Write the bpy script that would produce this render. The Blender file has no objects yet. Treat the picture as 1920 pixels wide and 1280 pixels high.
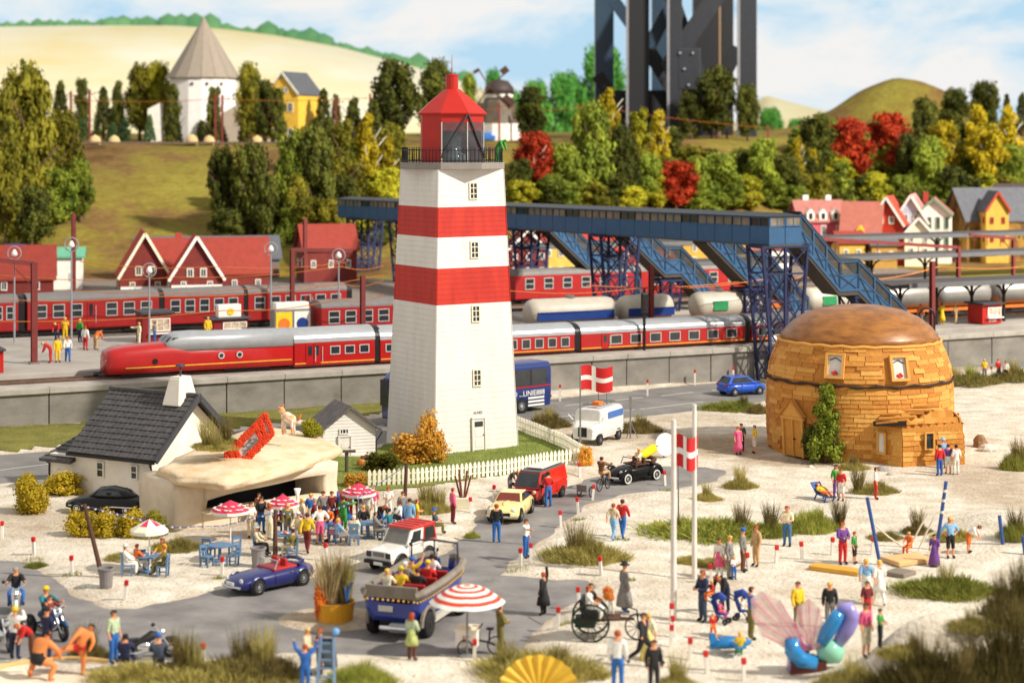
import bpy,bmesh,math,random
import numpy as np
from mathutils import Vector,Matrix
random.seed(7)
rng=np.random.default_rng(7)
SC=bpy.context.scene
COL=SC.collection
R=math.radians
# ------------------------------------------------------------------ camera, light, exposure
H,HY,CX,F=19.7,260.0,960.0,3500.0          # eye height, horizon row, centre column, focal length in picture pixels
cam=bpy.data.cameras.new('camera');cam_o=bpy.data.objects.new('camera',cam);COL.objects.link(cam_o)
cam_o.location=(0,0,H);cam_o.rotation_euler=(R(90),0,0)
cam.sensor_width=36;cam.lens=F/1920*36;cam.shift_y=-(640-HY)/1920;cam.clip_end=3000;cam.clip_start=1
cam.dof.use_dof=True;cam.dof.focus_distance=109;cam.dof.aperture_fstop=cam.lens/1000/0.27
SC.camera=cam_o
w=bpy.data.worlds.new('World');SC.world=w;w.use_nodes=True
nt=w.node_tree;nt.nodes.clear()
def N(nt,t,**kw):
    n=nt.nodes.new(t)
    for k,v in kw.items():
        if k in n.inputs.keys():n.inputs[k].default_value=v
        else:setattr(n,k,v)
    return n
bg=N(nt,'ShaderNodeBackground',Strength=0.60);bg.inputs[0].default_value=(.97,.95,.92,1);wo=N(nt,'ShaderNodeOutputWorld');nt.links.new(bg.outputs[0],wo.inputs[0])   # even light of the exhibition hall
kl=bpy.data.lights.new('hall_spotlight','AREA');kl.shape='DISK';kl.size=15;kl.energy=3.2e6;kl.color=(1,.94,.85)
ko=bpy.data.objects.new('hall_spotlight',kl);COL.objects.link(ko)
kd=Vector((.90*math.cos(R(39)),-.43*math.cos(R(39)),math.sin(R(39)))).normalized()
ko.location=Vector((5,125,0))+kd*500;ko.rotation_euler=kd.to_track_quat('Z','Y').to_euler()
bl=bpy.data.lights.new('hill_fill_light','SPOT');bl.energy=5.2e6;bl.spot_size=R(44);bl.spot_blend=.6;bl.shadow_soft_size=7;bl.color=(1,.93,.80)  # extra lamp added to brighten the hillside trees where the main spotlight falls off
bo=bpy.data.objects.new('hill_fill_light',bl);COL.objects.link(bo);bo.location=(250,60,215);bo.rotation_euler=(Vector((250,60,215))-Vector((-5,318,8))).to_track_quat('Z','Y').to_euler()
vs=SC.view_settings;vs.view_transform='Standard';vs.look='None';vs.exposure=0.2;vs.gamma=1;vs.use_curve_mapping=False
SC.cycles.max_bounces=6;SC.cycles.diffuse_bounces=3;SC.cycles.transparent_max_bounces=12;SC.cycles.use_denoising=True
SC.cycles.caustics_reflective=False;SC.cycles.caustics_refractive=False;SC.cycles.sample_clamp_indirect=4
# ------------------------------------------------------------------ helpers
def P(px,py,z=0.0):                     # where the sight line through a picture point meets height z
    Y=F*(H-z)/(py-HY);return Vector(((px-CX)*Y/F,Y,z))
def at(px,py,Y):return Vector(((px-CX)*Y/F,Y,H-(py-HY)*Y/F))
class MB:
    def __init__(s):s.v=[];s.f=[];s.M=None
    def add(s,vs,fs):
        o=len(s.v)
        if s.M is not None:vs=[s.M @ Vector(p)for p in vs]
        s.v+=[tuple(p)for p in vs];s.f+=[tuple(i+o for i in f)for f in fs];return s
    def box(s,c,d,rz=0,top=1.0,topy=None):          # centre, full sizes, tapered top
        x,y,z=d[0]/2,d[1]/2,d[2]/2;ty=top if topy is None else topy
        ca,sa=math.cos(rz),math.sin(rz);vs=[]
        for k in(-1,1):
            fx,fy=(top,ty)if k>0 else(1,1)
            for a,b in((-1,-1),(1,-1),(1,1),(-1,1)):
                u,w=a*x*fx,b*y*fy;vs.append((c[0]+u*ca-w*sa,c[1]+u*sa+w*ca,c[2]+k*z))
        return s.add(vs,[(3,2,1,0),(4,5,6,7),(0,1,5,4),(1,2,6,5),(2,3,7,6),(3,0,4,7)])
    def bar(s,a,b,wd,ht=None):                        # rectangular bar between two points
        a,b=Vector(a),Vector(b);ht=ht or wd;d=(b-a)
        if d.length<1e-6:return s
        d.normalize();u=d.cross(Vector((0,0,1)))
        if u.length<1e-4:u=Vector((1,0,0))
        u.normalize();v=u.cross(d);vs=[]
        for p in(a,b):
            for i,j in((-1,-1),(1,-1),(1,1),(-1,1)):vs.append(p+u*(i*wd/2)+v*(j*ht/2))
        return s.add(vs,[(3,2,1,0),(4,5,6,7),(0,1,5,4),(1,2,6,5),(2,3,7,6),(3,0,4,7)])
    def tube(s,pts,r,n=6,caps=True):
        pts=[Vector(p)for p in pts];k=len(pts);rs=r if isinstance(r,(list,tuple))else[r]*k
        rings=[];pu=None
        for i,p in enumerate(pts):
            d=(pts[min(i+1,k-1)]-pts[max(i-1,0)])
            d=d.normalized()if d.length>1e-9 else Vector((0,0,1))
            u=(pu-d*pu.dot(d))if pu is not None else d.cross(Vector((0,0,1)))
            if u.length<1e-3:u=d.cross(Vector((1,0,0)))
            if u.length<1e-3:u=d.cross(Vector((0,1,0)))
            u.normalize();pu=u;v=d.cross(u)
            rings.append([p+(u*math.cos(2*math.pi*j/n)+v*math.sin(2*math.pi*j/n))*rs[i]for j in range(n)])
        return s.loft(rings,caps)
    def cyl(s,a,b,r,r2=None,n=10):return s.tube([a,b],[r,r if r2 is None else r2],n)
    def loft(s,rings,caps=True,wrap=False):
        n=len(rings[0]);vs=[p for r_ in rings for p in r_];fs=[]
        m=len(rings)
        for i in range(m if wrap else m-1):
            for j in range(n):
                a,b=i*n,((i+1)%m)*n;fs.append((a+j,a+(j+1)%n,b+(j+1)%n,b+j))
        if caps and not wrap:fs.append(tuple(range(n-1,-1,-1)));fs.append(tuple((m-1)*n+j for j in range(n)))
        return s.add(vs,fs)
    def lathe(s,prof,n=16,c=(0,0,0),ang0=0,sx=1,sy=1):
        rings=[[(c[0]+sx*r*math.cos(ang0+2*math.pi*j/n),c[1]+sy*r*math.sin(ang0+2*math.pi*j/n),c[2]+z)for j in range(n)]for r,z in prof]
        return s.loft(rings,True)
    def prism(s,poly,z0,z1):
        n=len(poly);vs=[(p[0],p[1],z0)for p in poly]+[(p[0],p[1],z1)for p in poly]
        return s.add(vs,[tuple(range(n-1,-1,-1)),tuple(range(n,2*n))]+[(j,(j+1)%n,n+(j+1)%n,n+j)for j in range(n)])
    def prismy(s,poly,y0,y1):                          # poly in (x,z), extruded along y
        n=len(poly);vs=[(p[0],y0,p[1])for p in poly]+[(p[0],y1,p[1])for p in poly]
        return s.add(vs,[tuple(range(n)),tuple(range(2*n-1,n-1,-1))]+[(j,n+j,n+(j+1)%n,(j+1)%n)for j in range(n)])
    def ball(s,c,r,n=10,m=7):
        r=(r,r,r)if isinstance(r,(int,float))else r
        rings=[]
        for i in range(m):
            t=math.pi*(i+.5)/m-math.pi/2 if 0<i<m-1 else(-math.pi/2*.985 if i==0 else math.pi/2*.985)
            rings.append([(c[0]+r[0]*math.cos(t)*math.cos(2*math.pi*j/n),c[1]+r[1]*math.cos(t)*math.sin(2*math.pi*j/n),c[2]+r[2]*math.sin(t))for j in range(n)])
        return s.loft(rings)
    def quad(s,*p):return s.add(p,[tuple(range(len(p)))])
    def sheet(s,grid):                                   # rows of points
        m,n=len(grid),len(grid[0]);vs=[p for r_ in grid for p in r_]
        return s.add(vs,[(i*n+j,i*n+j+1,(i+1)*n+j+1,(i+1)*n+j)for i in range(m-1)for j in range(n-1)])
    def mesh(s,name,smooth=False):
        me=bpy.data.meshes.new(name);me.from_pydata(s.v,[],s.f);me.update()
        if smooth:
            me.polygons.foreach_set('use_smooth',[True]*len(me.polygons))
        return me
    def build(s,name,mat,parent=None,smooth=False,loc=None,rz=0,bevel=0):
        o=link(name,s.mesh(name,smooth),mat,parent)
        if loc is not None:o.location=loc
        if rz:o.rotation_euler=(0,0,rz)
        if bevel:
            b=o.modifiers.new('bevel','BEVEL');b.width=bevel;b.segments=2;b.limit_method='ANGLE';b.angle_limit=R(35)
        return o
def link(name,me,mat=None,parent=None):
    o=bpy.data.objects.new(name,me);COL.objects.link(o)
    if mat is not None:
        if len(me.materials)==0:me.materials.append(mat)
        elif me.materials[0]is not mat:
            o.material_slots[0].link='OBJECT';o.material_slots[0].material=mat
    if parent is not None:o.parent=parent
    return o
def tag(o,label=None,cat=None,group=None,kind=None):
    if label:o['label']=label
    if cat:o['category']=cat
    if group:o['group']=group
    if kind:o['kind']=kind
    return o
def thing(name,label,cat,loc=(0,0,0),rz=0,group=None,s=1.0):
    o=bpy.data.objects.new(name,None);COL.objects.link(o);o.empty_display_size=.2
    o.location=loc;o.rotation_euler=(0,0,rz);o.scale=(s,s,s);return tag(o,label,cat,group)
def dup(root,loc,rz=0,label=None,s=None,tilt=None):
    def cp(o,par):
        c=o.copy();COL.objects.link(c);c.parent=par
        for ch in KIDS.get(o.name,None)or[k for k in o.children]:cp(ch,c)
        return c
    r=cp(root,None);r.location=loc;r.rotation_euler=(0,0,rz)if tilt is None else(tilt[0],tilt[1],rz)
    if s:r.scale=(s,s,s)
    if label:r['label']=label
    return r
KIDS={}
def ident(M_):return M_
def frame(o,rz=0,loc=(0,0,0)):return Matrix.Translation(loc)@ Matrix.Rotation(rz,4,'Z')
# ------------------------------------------------------------------ materials (all procedural)
MATS={}
def hexc(r,g,b):
    f=lambda c:(c/255/12.92)if c<=10 else((c/255+.055)/1.055)**2.4
    return(f(r),f(g),f(b))
def M(name,c,rough=.6,metal=0.0,var=.10,scale=1.5,bump=0.0,bscale=18,coat=0,c2=None,spec=.4,sheen=0,detail=4,stretch=None):
    if name in MATS:return MATS[name]
    m=bpy.data.materials.new(name);m.use_nodes=True;nt=m.node_tree;b=nt.nodes['Principled BSDF']
    b.inputs['Roughness'].default_value=rough;b.inputs['Metallic'].default_value=metal
    b.inputs['Specular IOR Level'].default_value=spec;b.inputs['Coat Weight'].default_value=coat;b.inputs['Coat Roughness'].default_value=.08
    ge=N(nt,'ShaderNodeNewGeometry');no=N(nt,'ShaderNodeTexNoise',Scale=scale,Detail=float(detail),Roughness=.6)
    src=ge.outputs['Position']
    if stretch:
        mp=N(nt,'ShaderNodeMapping');mp.inputs['Scale'].default_value=stretch;nt.links.new(src,mp.inputs[0]);src=mp.outputs[0]
    nt.links.new(src,no.inputs['Vector'])
    rp=N(nt,'ShaderNodeValToRGB');e=rp.color_ramp.elements;e[0].position=.3;e[1].position=.7
    if c2 is None:e[0].color=(*[x*(1-var)for x in c],1);e[1].color=(*[min(1,x*(1+var))for x in c],1)
    else:e[0].color=(*c,1);e[1].color=(*c2,1)
    nt.links.new(no.outputs['Fac'],rp.inputs[0]);nt.links.new(rp.outputs[0],b.inputs['Base Color'])
    if bump:
        n2=N(nt,'ShaderNodeTexNoise',Scale=bscale,Detail=5.0);bm=N(nt,'ShaderNodeBump',Strength=min(1,bump),Distance=.05*max(1,bump))
        nt.links.new(src,n2.inputs['Vector']);nt.links.new(n2.outputs['Fac'],bm.inputs['Height']);nt.links.new(bm.outputs[0],b.inputs['Normal'])
    MATS[name]=m;return m
def MC(name,r,g,b,**kw):return M(name,hexc(r,g,b),**kw)
def glass(name,c=(.03,.035,.04),rough=.06,alpha=1.0):
    if name in MATS:return MATS[name]
    m=M(name,c,rough=rough,var=.3,spec=.6);m.node_tree.nodes['Principled BSDF'].inputs['Alpha'].default_value=alpha;return m
def emit(name,c,st):
    m=M(name,c);b=m.node_tree.nodes['Principled BSDF'];b.inputs['Emission Color'].default_value=(*c,1);b.inputs['Emission Strength'].default_value=st;return m
WHITE=MC('white_paint',240,236,226,rough=.55,var=.04)
CREAM=MC('cream_paint',238,228,200,rough=.6,var=.05)
BLACK=MC('black_plastic',24,23,24,rough=.45,var=.2)
RUBBER=MC('rubber',30,29,29,rough=.8,var=.2)
CHROME=M('chrome',(.75,.75,.76),rough=.2,metal=1,var=.1)
STEEL=MC('dull_steel',140,140,140,rough=.45,metal=.6,var=.15)
GLASSD=glass('dark_glass')
RED=MC('signal_red',184,30,20,rough=.45,var=.08)
BROWN=MC('brown_wood',88,58,42,rough=.75,var=.2,bump=.3)
SKIN=MC('skin',226,156,112,rough=.6,var=.06)
MAST=MC('mast_red_brown',120,48,44,rough=.6,var=.15)
CBLUE=MC('chair_blue',92,124,158,rough=.55,var=.1)
GREY=MC('mid_grey',128,126,124,rough=.7,var=.1)
DGREY=MC('dark_grey',64,64,68,rough=.7,var=.15)
ORANGE=MC('orange_plastic',232,120,40,rough=.5)
YELLOW=MC('yellow_plastic',238,200,40,rough=.5)
def text(body,size,mat,parent,loc,rot,ext=.004,name='lettering',align='CENTER',sx=1.0):
    c=bpy.data.curves.new(name,'FONT');c.body=body;c.size=size;c.extrude=ext;c.align_x=align;c.align_y='CENTER';c.resolution_u=2
    tmp=bpy.data.objects.new('tmp',c);COL.objects.link(tmp);bpy.context.view_layer.update()
    me=bpy.data.meshes.new_from_object(tmp.evaluated_get(bpy.context.evaluated_depsgraph_get()));bpy.data.objects.remove(tmp);bpy.data.curves.remove(c)
    o=link(name,me,mat,parent);o.location=loc;o.rotation_euler=rot;o.scale=(sx,1,1);return o
# ------------------------------------------------------------------ terrain
def fnoise(x,y,s,seed=0):                              # smooth value noise, vectorised
    x=np.asarray(x)/s+seed*17.3;y=np.asarray(y)/s+seed*9.1
    xi,yi=np.floor(x),np.floor(y);xf,yf=x-xi,y-yi
    h=lambda a,b:np.modf(np.abs(np.sin(a*127.1+b*311.7+seed*3.3)*43758.5453))[0]
    u,v=xf*xf*(3-2*xf),yf*yf*(3-2*yf)
    return(h(xi,yi)*(1-u)+h(xi+1,yi)*u)*(1-v)+(h(xi,yi+1)*(1-u)+h(xi+1,yi+1)*u)*v
def sdist(px,py,poly):                                  # signed distance, negative inside
    poly=np.array(poly,float);d=np.full(px.shape,1e9);ins=np.zeros(px.shape,bool)
    for i in range(len(poly)):
        a,b=poly[i],poly[(i+1)%len(poly)];e=b-a;wx,wy=px-a[0],py-a[1]
        t=np.clip((wx*e[0]+wy*e[1])/(e@e+1e-9),0,1);d=np.minimum(d,np.hypot(wx-e[0]*t,wy-e[1]*t))
        c=((a[1]<=py)&(b[1]>py))|((b[1]<=py)&(a[1]>py))
        with np.errstate(divide='ignore',invalid='ignore'):
            xi=a[0]+(py-a[1])/(b[1]-a[1])*e[0]
        ins ^=c&(px<xi)
    return np.where(ins,-d,d)
def poly_px(pts):return[tuple(P(x,y)[:2])for x,y in pts]
PLAZA=poly_px([(-60,1050),(40,1056),(72,1072),(102,1098),(142,1124),(200,1143),(262,1143),(330,1128),(425,1108),(560,1090),(690,1068),(800,1058),(835,1045),(858,1020),(884,1006),(908,975),(930,946),(985,930),(1060,918),(1110,900),(1180,884),(1250,876),(1320,878),(1352,884),(1340,900),(1262,916),(1160,926),(1090,946),(1052,976),(1010,1012),(965,1046),(918,1080),(1000,1086),(1090,1090),(1108,1098),(1062,1132),(1012,1172),(984,1204),(962,1226),(872,1230),(742,1236),(640,1232),(400,1243),(210,1243),(150,1232),(100,1222),(-60,1240)])
BROAD=poly_px([(-200,868),(150,843),(400,814),(700,786),(950,757),(1200,732),(1450,708),(1700,690),(2100,668),(2100,690),(1800,716),(1450,748),(1330,764),(1200,780),(1060,792),(960,803),(715,830),(500,856),(100,896),(-200,922)])
A0=Vector((-31.32,127.45));TDIR=Vector((46.3,22.75)).normalized();NDIR=Vector((-TDIR.y,TDIR.x));ZP=2.75
RANG=math.atan2(TDIR.y,TDIR.x)
def RF(s,w,z=ZP):q=A0+TDIR*s+NDIR*w;return Vector((q.x,q.y,z))
def RS(px,w):                                            # rail-frame station s whose point at offset w stands on column px
    k=(px-CX)/F;b=A0+NDIR*w
    return(k*b.y-b.x)/(TDIR.x-k*TDIR.y)
MOUNDS=[(1785,1292,3.0,2.2,1.7),(1700,1300,1.6,.6,1.2),(1960,1250,3.6,2.4,3.0),(1720,1345,3.0,1.0,1.6),(1150,1345,4.0,.9,2.0),(420,1262,7.0,.45,1.8),(1900,1005,3.2,1.0,4),(1850,710,12,.9,5),(640,1275,4,.35,1.6)]
def near_h(x,y):
    x=np.asarray(x,float);y=np.asarray(y,float)
    jit=(fnoise(x,y,.9,3)-.5)*.5+(fnoise(x,y,2.6,4)-.5)*.6
    d=np.minimum(sdist(x,y,PLAZA),sdist(x,y,BROAD))+jit*.75
    k=np.clip(d/1.6,0,1);k=k*k*(3-2*k)
    h=np.where(d<0,-.06+np.clip(d+.12,-.05,.12)*.3,-.02+.20*k+(fnoise(x,y,5,1)-.5)*.22*k+(fnoise(x,y,1.1,2)-.5)*.05*k)
    for px,py,rx,hh,ry in MOUNDS:
        c=P(px,py);h=h+hh*np.exp(-(((x-c.x)/rx)**2+((y-c.y)/ry)**2))*(1 if hh>.8 else k)
    pl=P(622,1160);q=np.hypot((x-pl.x)/2.05,(y-pl.y)/1.8)
    h=np.where(q<1.12,np.maximum(h,.09*np.clip((1.08-q)*8,-1,1)),h)
    return h
def gz(x,y):return float(near_h(np.array([x]),np.array([y]))[0])
RAYY=np.arange(54,186,.1)
def gp(px,py):                                           # first ground point on the sight line through a picture point
    x=(px-CX)*RAYY/F;zr=H-(py-HY)*RAYY/F;k=int(np.argmax(zr<=np.maximum(near_h(x,RAYY),.012)))
    return Vector((x[k],RAYY[k],max(float(near_h(x[k:k+1],RAYY[k:k+1])[0]),.012)))
SAND=M('sand',hexc(190,176,154),rough=.95,c2=hexc(229,220,204),scale=.7,bump=2.2,bscale=5,detail=12,spec=.12)
nt=SAND.node_tree;b=nt.nodes['Principled BSDF'];pv=b.inputs['Base Color'].links[0].from_socket
at_=N(nt,'ShaderNodeAttribute',attribute_name='dirt');ge=N(nt,'ShaderNodeNewGeometry');n3=N(nt,'ShaderNodeTexNoise',Scale=1.6,Detail=9.0,Roughness=.7);nt.links.new(ge.outputs['Position'],n3.inputs['Vector'])
ma=N(nt,'ShaderNodeMath',operation='MULTIPLY_ADD');ma.inputs[1].default_value=1.0;ad=N(nt,'ShaderNodeMath',operation='SUBTRACT');ad.inputs[1].default_value=.5
nt.links.new(n3.outputs['Fac'],ad.inputs[0]);m2=N(nt,'ShaderNodeMath',operation='MULTIPLY');m2.inputs[1].default_value=.9;nt.links.new(ad.outputs[0],m2.inputs[0]);nt.links.new(at_.outputs['Fac'],ma.inputs[0]);nt.links.new(m2.outputs[0],ma.inputs[2])
rr2=N(nt,'ShaderNodeMapRange');rr2.inputs[1].default_value=.12;rr2.inputs[2].default_value=1.0;nt.links.new(ma.outputs[0],rr2.inputs[0])
mx=N(nt,'ShaderNodeMix',data_type='RGBA');mx.inputs[7].default_value=(*hexc(150,126,96),1);nt.links.new(rr2.outputs[0],mx.inputs[0]);nt.links.new(pv,mx.inputs[6]);nt.links.new(mx.outputs[2],b.inputs['Base Color'])
ASPH=M('asphalt',hexc(112,108,106),rough=.9,c2=hexc(152,147,143),scale=.45,bump=.4,bscale=30,detail=10,spec=.2)
ASPH2=M('asphalt_back',hexc(112,109,106),rough=.9,c2=hexc(144,140,135),scale=.3,bump=.3,bscale=20,detail=10,spec=.2)
def grid_obj(name,x0,x1,y0,y1,nx,ny,fn,mat,kind='structure',mask=None):
    X,Y=np.meshgrid(np.linspace(x0,x1,nx),np.linspace(y0,y1,ny));Z=fn(X,Y)
    v=np.stack([X,Y,Z],-1).reshape(-1,3);idx=np.arange(nx*ny).reshape(ny,nx)
    f=np.stack([idx[:-1,:-1],idx[:-1,1:],idx[1:,1:],idx[1:,:-1]],-1).reshape(-1,4)
    if mask is not None:f=f[mask(v[f].mean(1))]
    me=bpy.data.meshes.new(name);me.from_pydata(v.tolist(),[],f.tolist());me.update()
    me.polygons.foreach_set('use_smooth',[True]*len(me.polygons))
    return tag(link(name,me,mat),kind=kind)
def before_wall(c):return(c[:,0]-A0.x)*NDIR.x+(c[:,1]-A0.y)*NDIR.y<.4
gr_=grid_obj('ground',-75,75,54,186,520,480,near_h,SAND,mask=before_wall)
gv=np.empty(len(gr_.data.vertices)*3,np.float32);gr_.data.vertices.foreach_get('co',gv);gv=gv.reshape(-1,3)
dr_=np.exp(-np.clip(np.minimum(sdist(gv[:,0],gv[:,1],PLAZA),sdist(gv[:,0],gv[:,1],BROAD)),0,99)/.55)*.62
for px,py,rx,ry,k in[(1340,838,5.2,5.0,.85),(1480,868,4,2.5,.75),(1860,915,3.5,9,.6),(1150,815,5,5,.6),(60,985,4,5,.5),(560,1010,7,6,.35),(1300,1110,7,2.5,.28),(1560,1120,6,2,.3),(1690,905,5,1.2,.35),(700,940,5,3,.4),(1080,905,3,4,.4),(1250,790,9,4,.45)]:
    c=P(px,py);dr_=np.maximum(dr_,k*np.exp(-(((gv[:,0]-c.x)/rx)**2+((gv[:,1]-c.y)/ry)**2)**2))
gr_.data.attributes.new('dirt','FLOAT','POINT').data.foreach_set('value',dr_.astype(np.float32))
def flat(name,poly,z,mat):
    m=bpy.data.meshes.new(name);bm=bmesh.new();vs=[bm.verts.new((x,y,z))for x,y in poly];bm.faces.new(vs)
    bmesh.ops.triangulate(bm,faces=bm.faces[:]);bmesh.ops.recalc_face_normals(bm,faces=bm.faces[:]);bm.to_mesh(m);bm.free()
    o=link(name,m,mat);return tag(o,kind='structure')
def grow(poly,d):
    c=bmesh.new();out=[]
    n=len(poly);ar=sum(poly[i][0]*poly[(i+1)%n][1]-poly[(i+1)%n][0]*poly[i][1]for i in range(n));sg=1 if ar>0 else-1
    for i in range(n):
        a,b,e=Vector(poly[i-1]),Vector(poly[i]),Vector(poly[(i+1)%n])
        t1,t2=(b-a).normalized(),(e-b).normalized();t=(t1+t2).normalized();out.append((b.x+sg*t.y*d,b.y-sg*t.x*d))
    c.free();return out
flat('plaza_road',grow(PLAZA,.5),0.0,ASPH)
flat('back_road',grow(BROAD,.5),0.002,ASPH2)
ROADW=MC('road_paint',214,210,204,rough=.8,var=.1)
mk=[((0,881),(120,866),.12),((150,862),(420,832),.12),((1060,760),(1110,755),.16),((1140,752),(1205,745),.16),((1240,742),(1300,735),.16),((1335,732),(1400,726),.16),((1040,782),(1190,768),.13),((1200,767),(1320,753),.13),((700,800),(720,797),.16)]
for(a,b,wd)in mk:
    a,b=P(*a),P(*b);d=(b-a).normalized();n_=Vector((-d.y,d.x,0))*wd/2;z=Vector((0,0,.008))
    tag(MB().quad(a-n_+z,b-n_+z,b+n_+z,a+n_+z).build('road_marking',ROADW),kind='structure')
SEAM=MC('road_seam',74,70,66,rough=.9)
for(a,b,wd)in[((935,1016),(1010,1022),.05),((990,1156),(1015,1170),.06)]:
    a,b=P(*a),P(*b);d=(b-a).normalized();n_=Vector((-d.y,d.x,0))*wd/2;z=Vector((0,0,.006));tag(MB().quad(a-n_+z,b-n_+z,b+n_+z,a+n_+z).build('road_seam',SEAM),kind='structure')
mb=MB();rp_=random.Random(12);pq=np.array([P(rp_.uniform(0,1920),rp_.uniform(830,1290))[:2]for _ in range(9000)]);pd_=sdist(pq[:,0],pq[:,1],PLAZA);pk=(pd_>.1)&(rng.random(9000)<np.exp(-pd_/2.2)+.10);pq=pq[pk][:1600];pz=near_h(pq[:,0],pq[:,1])
for(x,y),z in zip(pq,pz):                             # pebbles and crumbs lying on the sand
    r0=rp_.uniform(.015,.05);mb.add([(x+r0*math.cos(a)*rp_.uniform(.7,1.3),y+r0*math.sin(a)*rp_.uniform(.7,1.3),z-.005)for a in(0,1.6,3.1,4.7)]+[(x,y,z+r0*.8)],[(0,1,4),(1,2,4),(2,3,4),(3,0,4)])
tag(mb.build('pebbles',MC('pebble',150,132,108,rough=.9,var=.4,scale=3)),'tiny pebbles strewn over the sand',kind='stuff')
# tracks-level plateau behind the wall
PLATF=M('platform_concrete',hexc(150,142,134),rough=.9,c2=hexc(182,174,164),scale=.25,bump=.2,bscale=6,detail=8)
BALL=M('ballast',hexc(92,82,74),rough=.95,c2=hexc(138,126,114),scale=2.5,bump=.8,bscale=9,detail=8)
q=[RF(-60,2.05),RF(110,2.05),RF(150,175),RF(-110,175)]
tag(MB().quad(*[(p.x,p.y,ZP-.02)for p in q]).build('railway_yard',BALL),kind='structure')
def slab(name,s0,s1,w0,w1,z0,z1,mat):
    return tag(MB().prism([RF(s0,w0)[:2],RF(s1,w0)[:2],RF(s1,w1)[:2],RF(s0,w1)[:2]],z0,z1).build(name,mat,bevel=.04),kind='structure')
# retaining wall: each concrete panel is a piece
CONC=M('wall_concrete',hexc(116,111,104),rough=.9,c2=hexc(152,146,136),scale=.45,bump=.3,bscale=7,detail=8,stretch=(1,1,1.6))
COPE=M('coping_concrete',hexc(156,150,140),rough=.9,c2=hexc(184,177,166),scale=.8,bump=.2)
wl=thing('retaining_wall','long grey concrete panel retaining wall below the railway tracks','wall',RF(20,.5,0))
wl.rotation_euler=(0,0,RANG)
edge=[-60,-45,-36,-27,-18,-9]+[RS(x,0)for x in(92,207,322,425,533,640,760,880,1000,1110,1175,1255,1333,1402)]
edge+=[RS(x,0)for x in(1500,1600,1700,1778,1860,1950,2060)]+[90,105]
for i in range(len(edge)-1):
    a,b=edge[i]-20,edge[i+1]-20
    zt=ZP-.42
    MB().box(((a+b)/2,-.25+.012*((i*7)%3),(zt-.3)/2),(b-a-.07,.5,zt+.3),0).build('panel',CONC,wl,bevel=.03)
    MB().box(((a+b)/2,-.1,ZP-.2),(b-a-.02,1.2,.4)).build('coping',COPE,wl,bevel=.04)
MB().box((22,.35,ZP/2-.3),(185,.5,ZP+.1)).build('backing',CONC,wl)
slab('front_rail_bed',-60,RS(1638,3),.62,4.9,2.2,ZP+.02,COPE)
slab('platform',-60,RS(255,6),5.2,30,2.4,ZP+.35,PLATF)
slab('platform',RS(255,6)+.02,RS(620,8),8.0,27.5,2.4,ZP+.35,PLATF)
slab('platform',RS(1640,4),120,1.9,7.6,2.4,ZP+.3,PLATF)
slab('platform',RS(960,30),120,26,33,2.4,ZP+.3,PLATF)
RAIL=MC('rail_steel',110,84,70,rough=.5,metal=.5,var=.3)
def track(wc,s0,s1):
    for k in(-.72,.72):
        tag(MB().bar(RF(s0,wc+k,ZP+.1),RF(s1,wc+k,ZP+.1),.1,.16).build('rail',RAIL),kind='structure')
for wc in(3.0,12.5,16.8,21.5,36.5,42,47):track(wc,-60 if wc in(3.0,36.5,42,47)else RS(650,wc),RS(1600,3)if wc==3.0 else 120)
# ------------------------------------------------------------------ hillside
def sm(a,b,t):t=np.clip((t-a)/(b-a),0,1);return t*t*(3-2*t)
def hill_h(x,y):
    x=np.asarray(x,float);y=np.asarray(y,float);r=sm(-10,60,x)
    yb=226+46*r;yt=292+42*r
    t=np.clip((y-yb)/(yt-yb),0,1);s_=.35*t+.65*t*t*(3-2*t)
    h=2.7+(16.0+1.2*r)*s_+np.clip(y-yt,0,200)*.014
    h+=(fnoise(x,y,14,5)-.5)*2.6*np.sin(np.pi*np.clip(t,0,1))+(fnoise(x,y,4,6)-.5)*.6*np.clip(t*4,0,1)
    c=at(1692,260,392);m=np.hypot((x-c.x)/17,(y-c.y)/20);h+=11.5*np.exp(-m**2.2*1.1)
    h-=4*sm(440,620,y)
    return h
HILLM=bpy.data.materials.new('hillside_turf');HILLM.use_nodes=True
nt=HILLM.node_tree;b=nt.nodes['Principled BSDF'];b.inputs['Roughness'].default_value=.95;b.inputs['Specular IOR Level'].default_value=.1
ge=N(nt,'ShaderNodeNewGeometry');n1=N(nt,'ShaderNodeTexNoise',Scale=.055,Detail=6.0,Roughness=.65);n2=N(nt,'ShaderNodeTexNoise',Scale=.9,Detail=8.0)
rp=N(nt,'ShaderNodeValToRGB');e=rp.color_ramp.elements
e[0].position=.30;e[0].color=(*hexc(84,60,34),1);e[1].position=.74;e[1].color=(*hexc(148,140,62),1)
k=e.new(.45);k.color=(*hexc(124,98,58),1);k=e.new(.52);k.color=(*hexc(130,116,52),1)
mx=N(nt,'ShaderNodeMix',data_type='RGBA',blend_type='MULTIPLY');mx.inputs[0].default_value=.55
r2=N(nt,'ShaderNodeValToRGB');r2.color_ramp.elements[0].position=.3;r2.color_ramp.elements[0].color=(.55,.5,.42,1);r2.color_ramp.elements[1].position=.65
bm_=N(nt,'ShaderNodeBump',Strength=.8,Distance=.3)
for n_ in(n1,n2):nt.links.new(ge.outputs['Position'],n_.inputs['Vector'])
nt.links.new(n1.outputs['Fac'],rp.inputs[0]);nt.links.new(n2.outputs['Fac'],r2.inputs[0]);nt.links.new(rp.outputs[0],mx.inputs[6]);nt.links.new(r2.outputs[0],mx.inputs[7])
nt.links.new(mx.outputs[2],b.inputs['Base Color']);nt.links.new(n2.outputs['Fac'],bm_.inputs['Height']);nt.links.new(bm_.outputs[0],b.inputs['Normal'])
grid_obj('hillside',-190,190,222,620,260,230,hill_h,HILLM)
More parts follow.
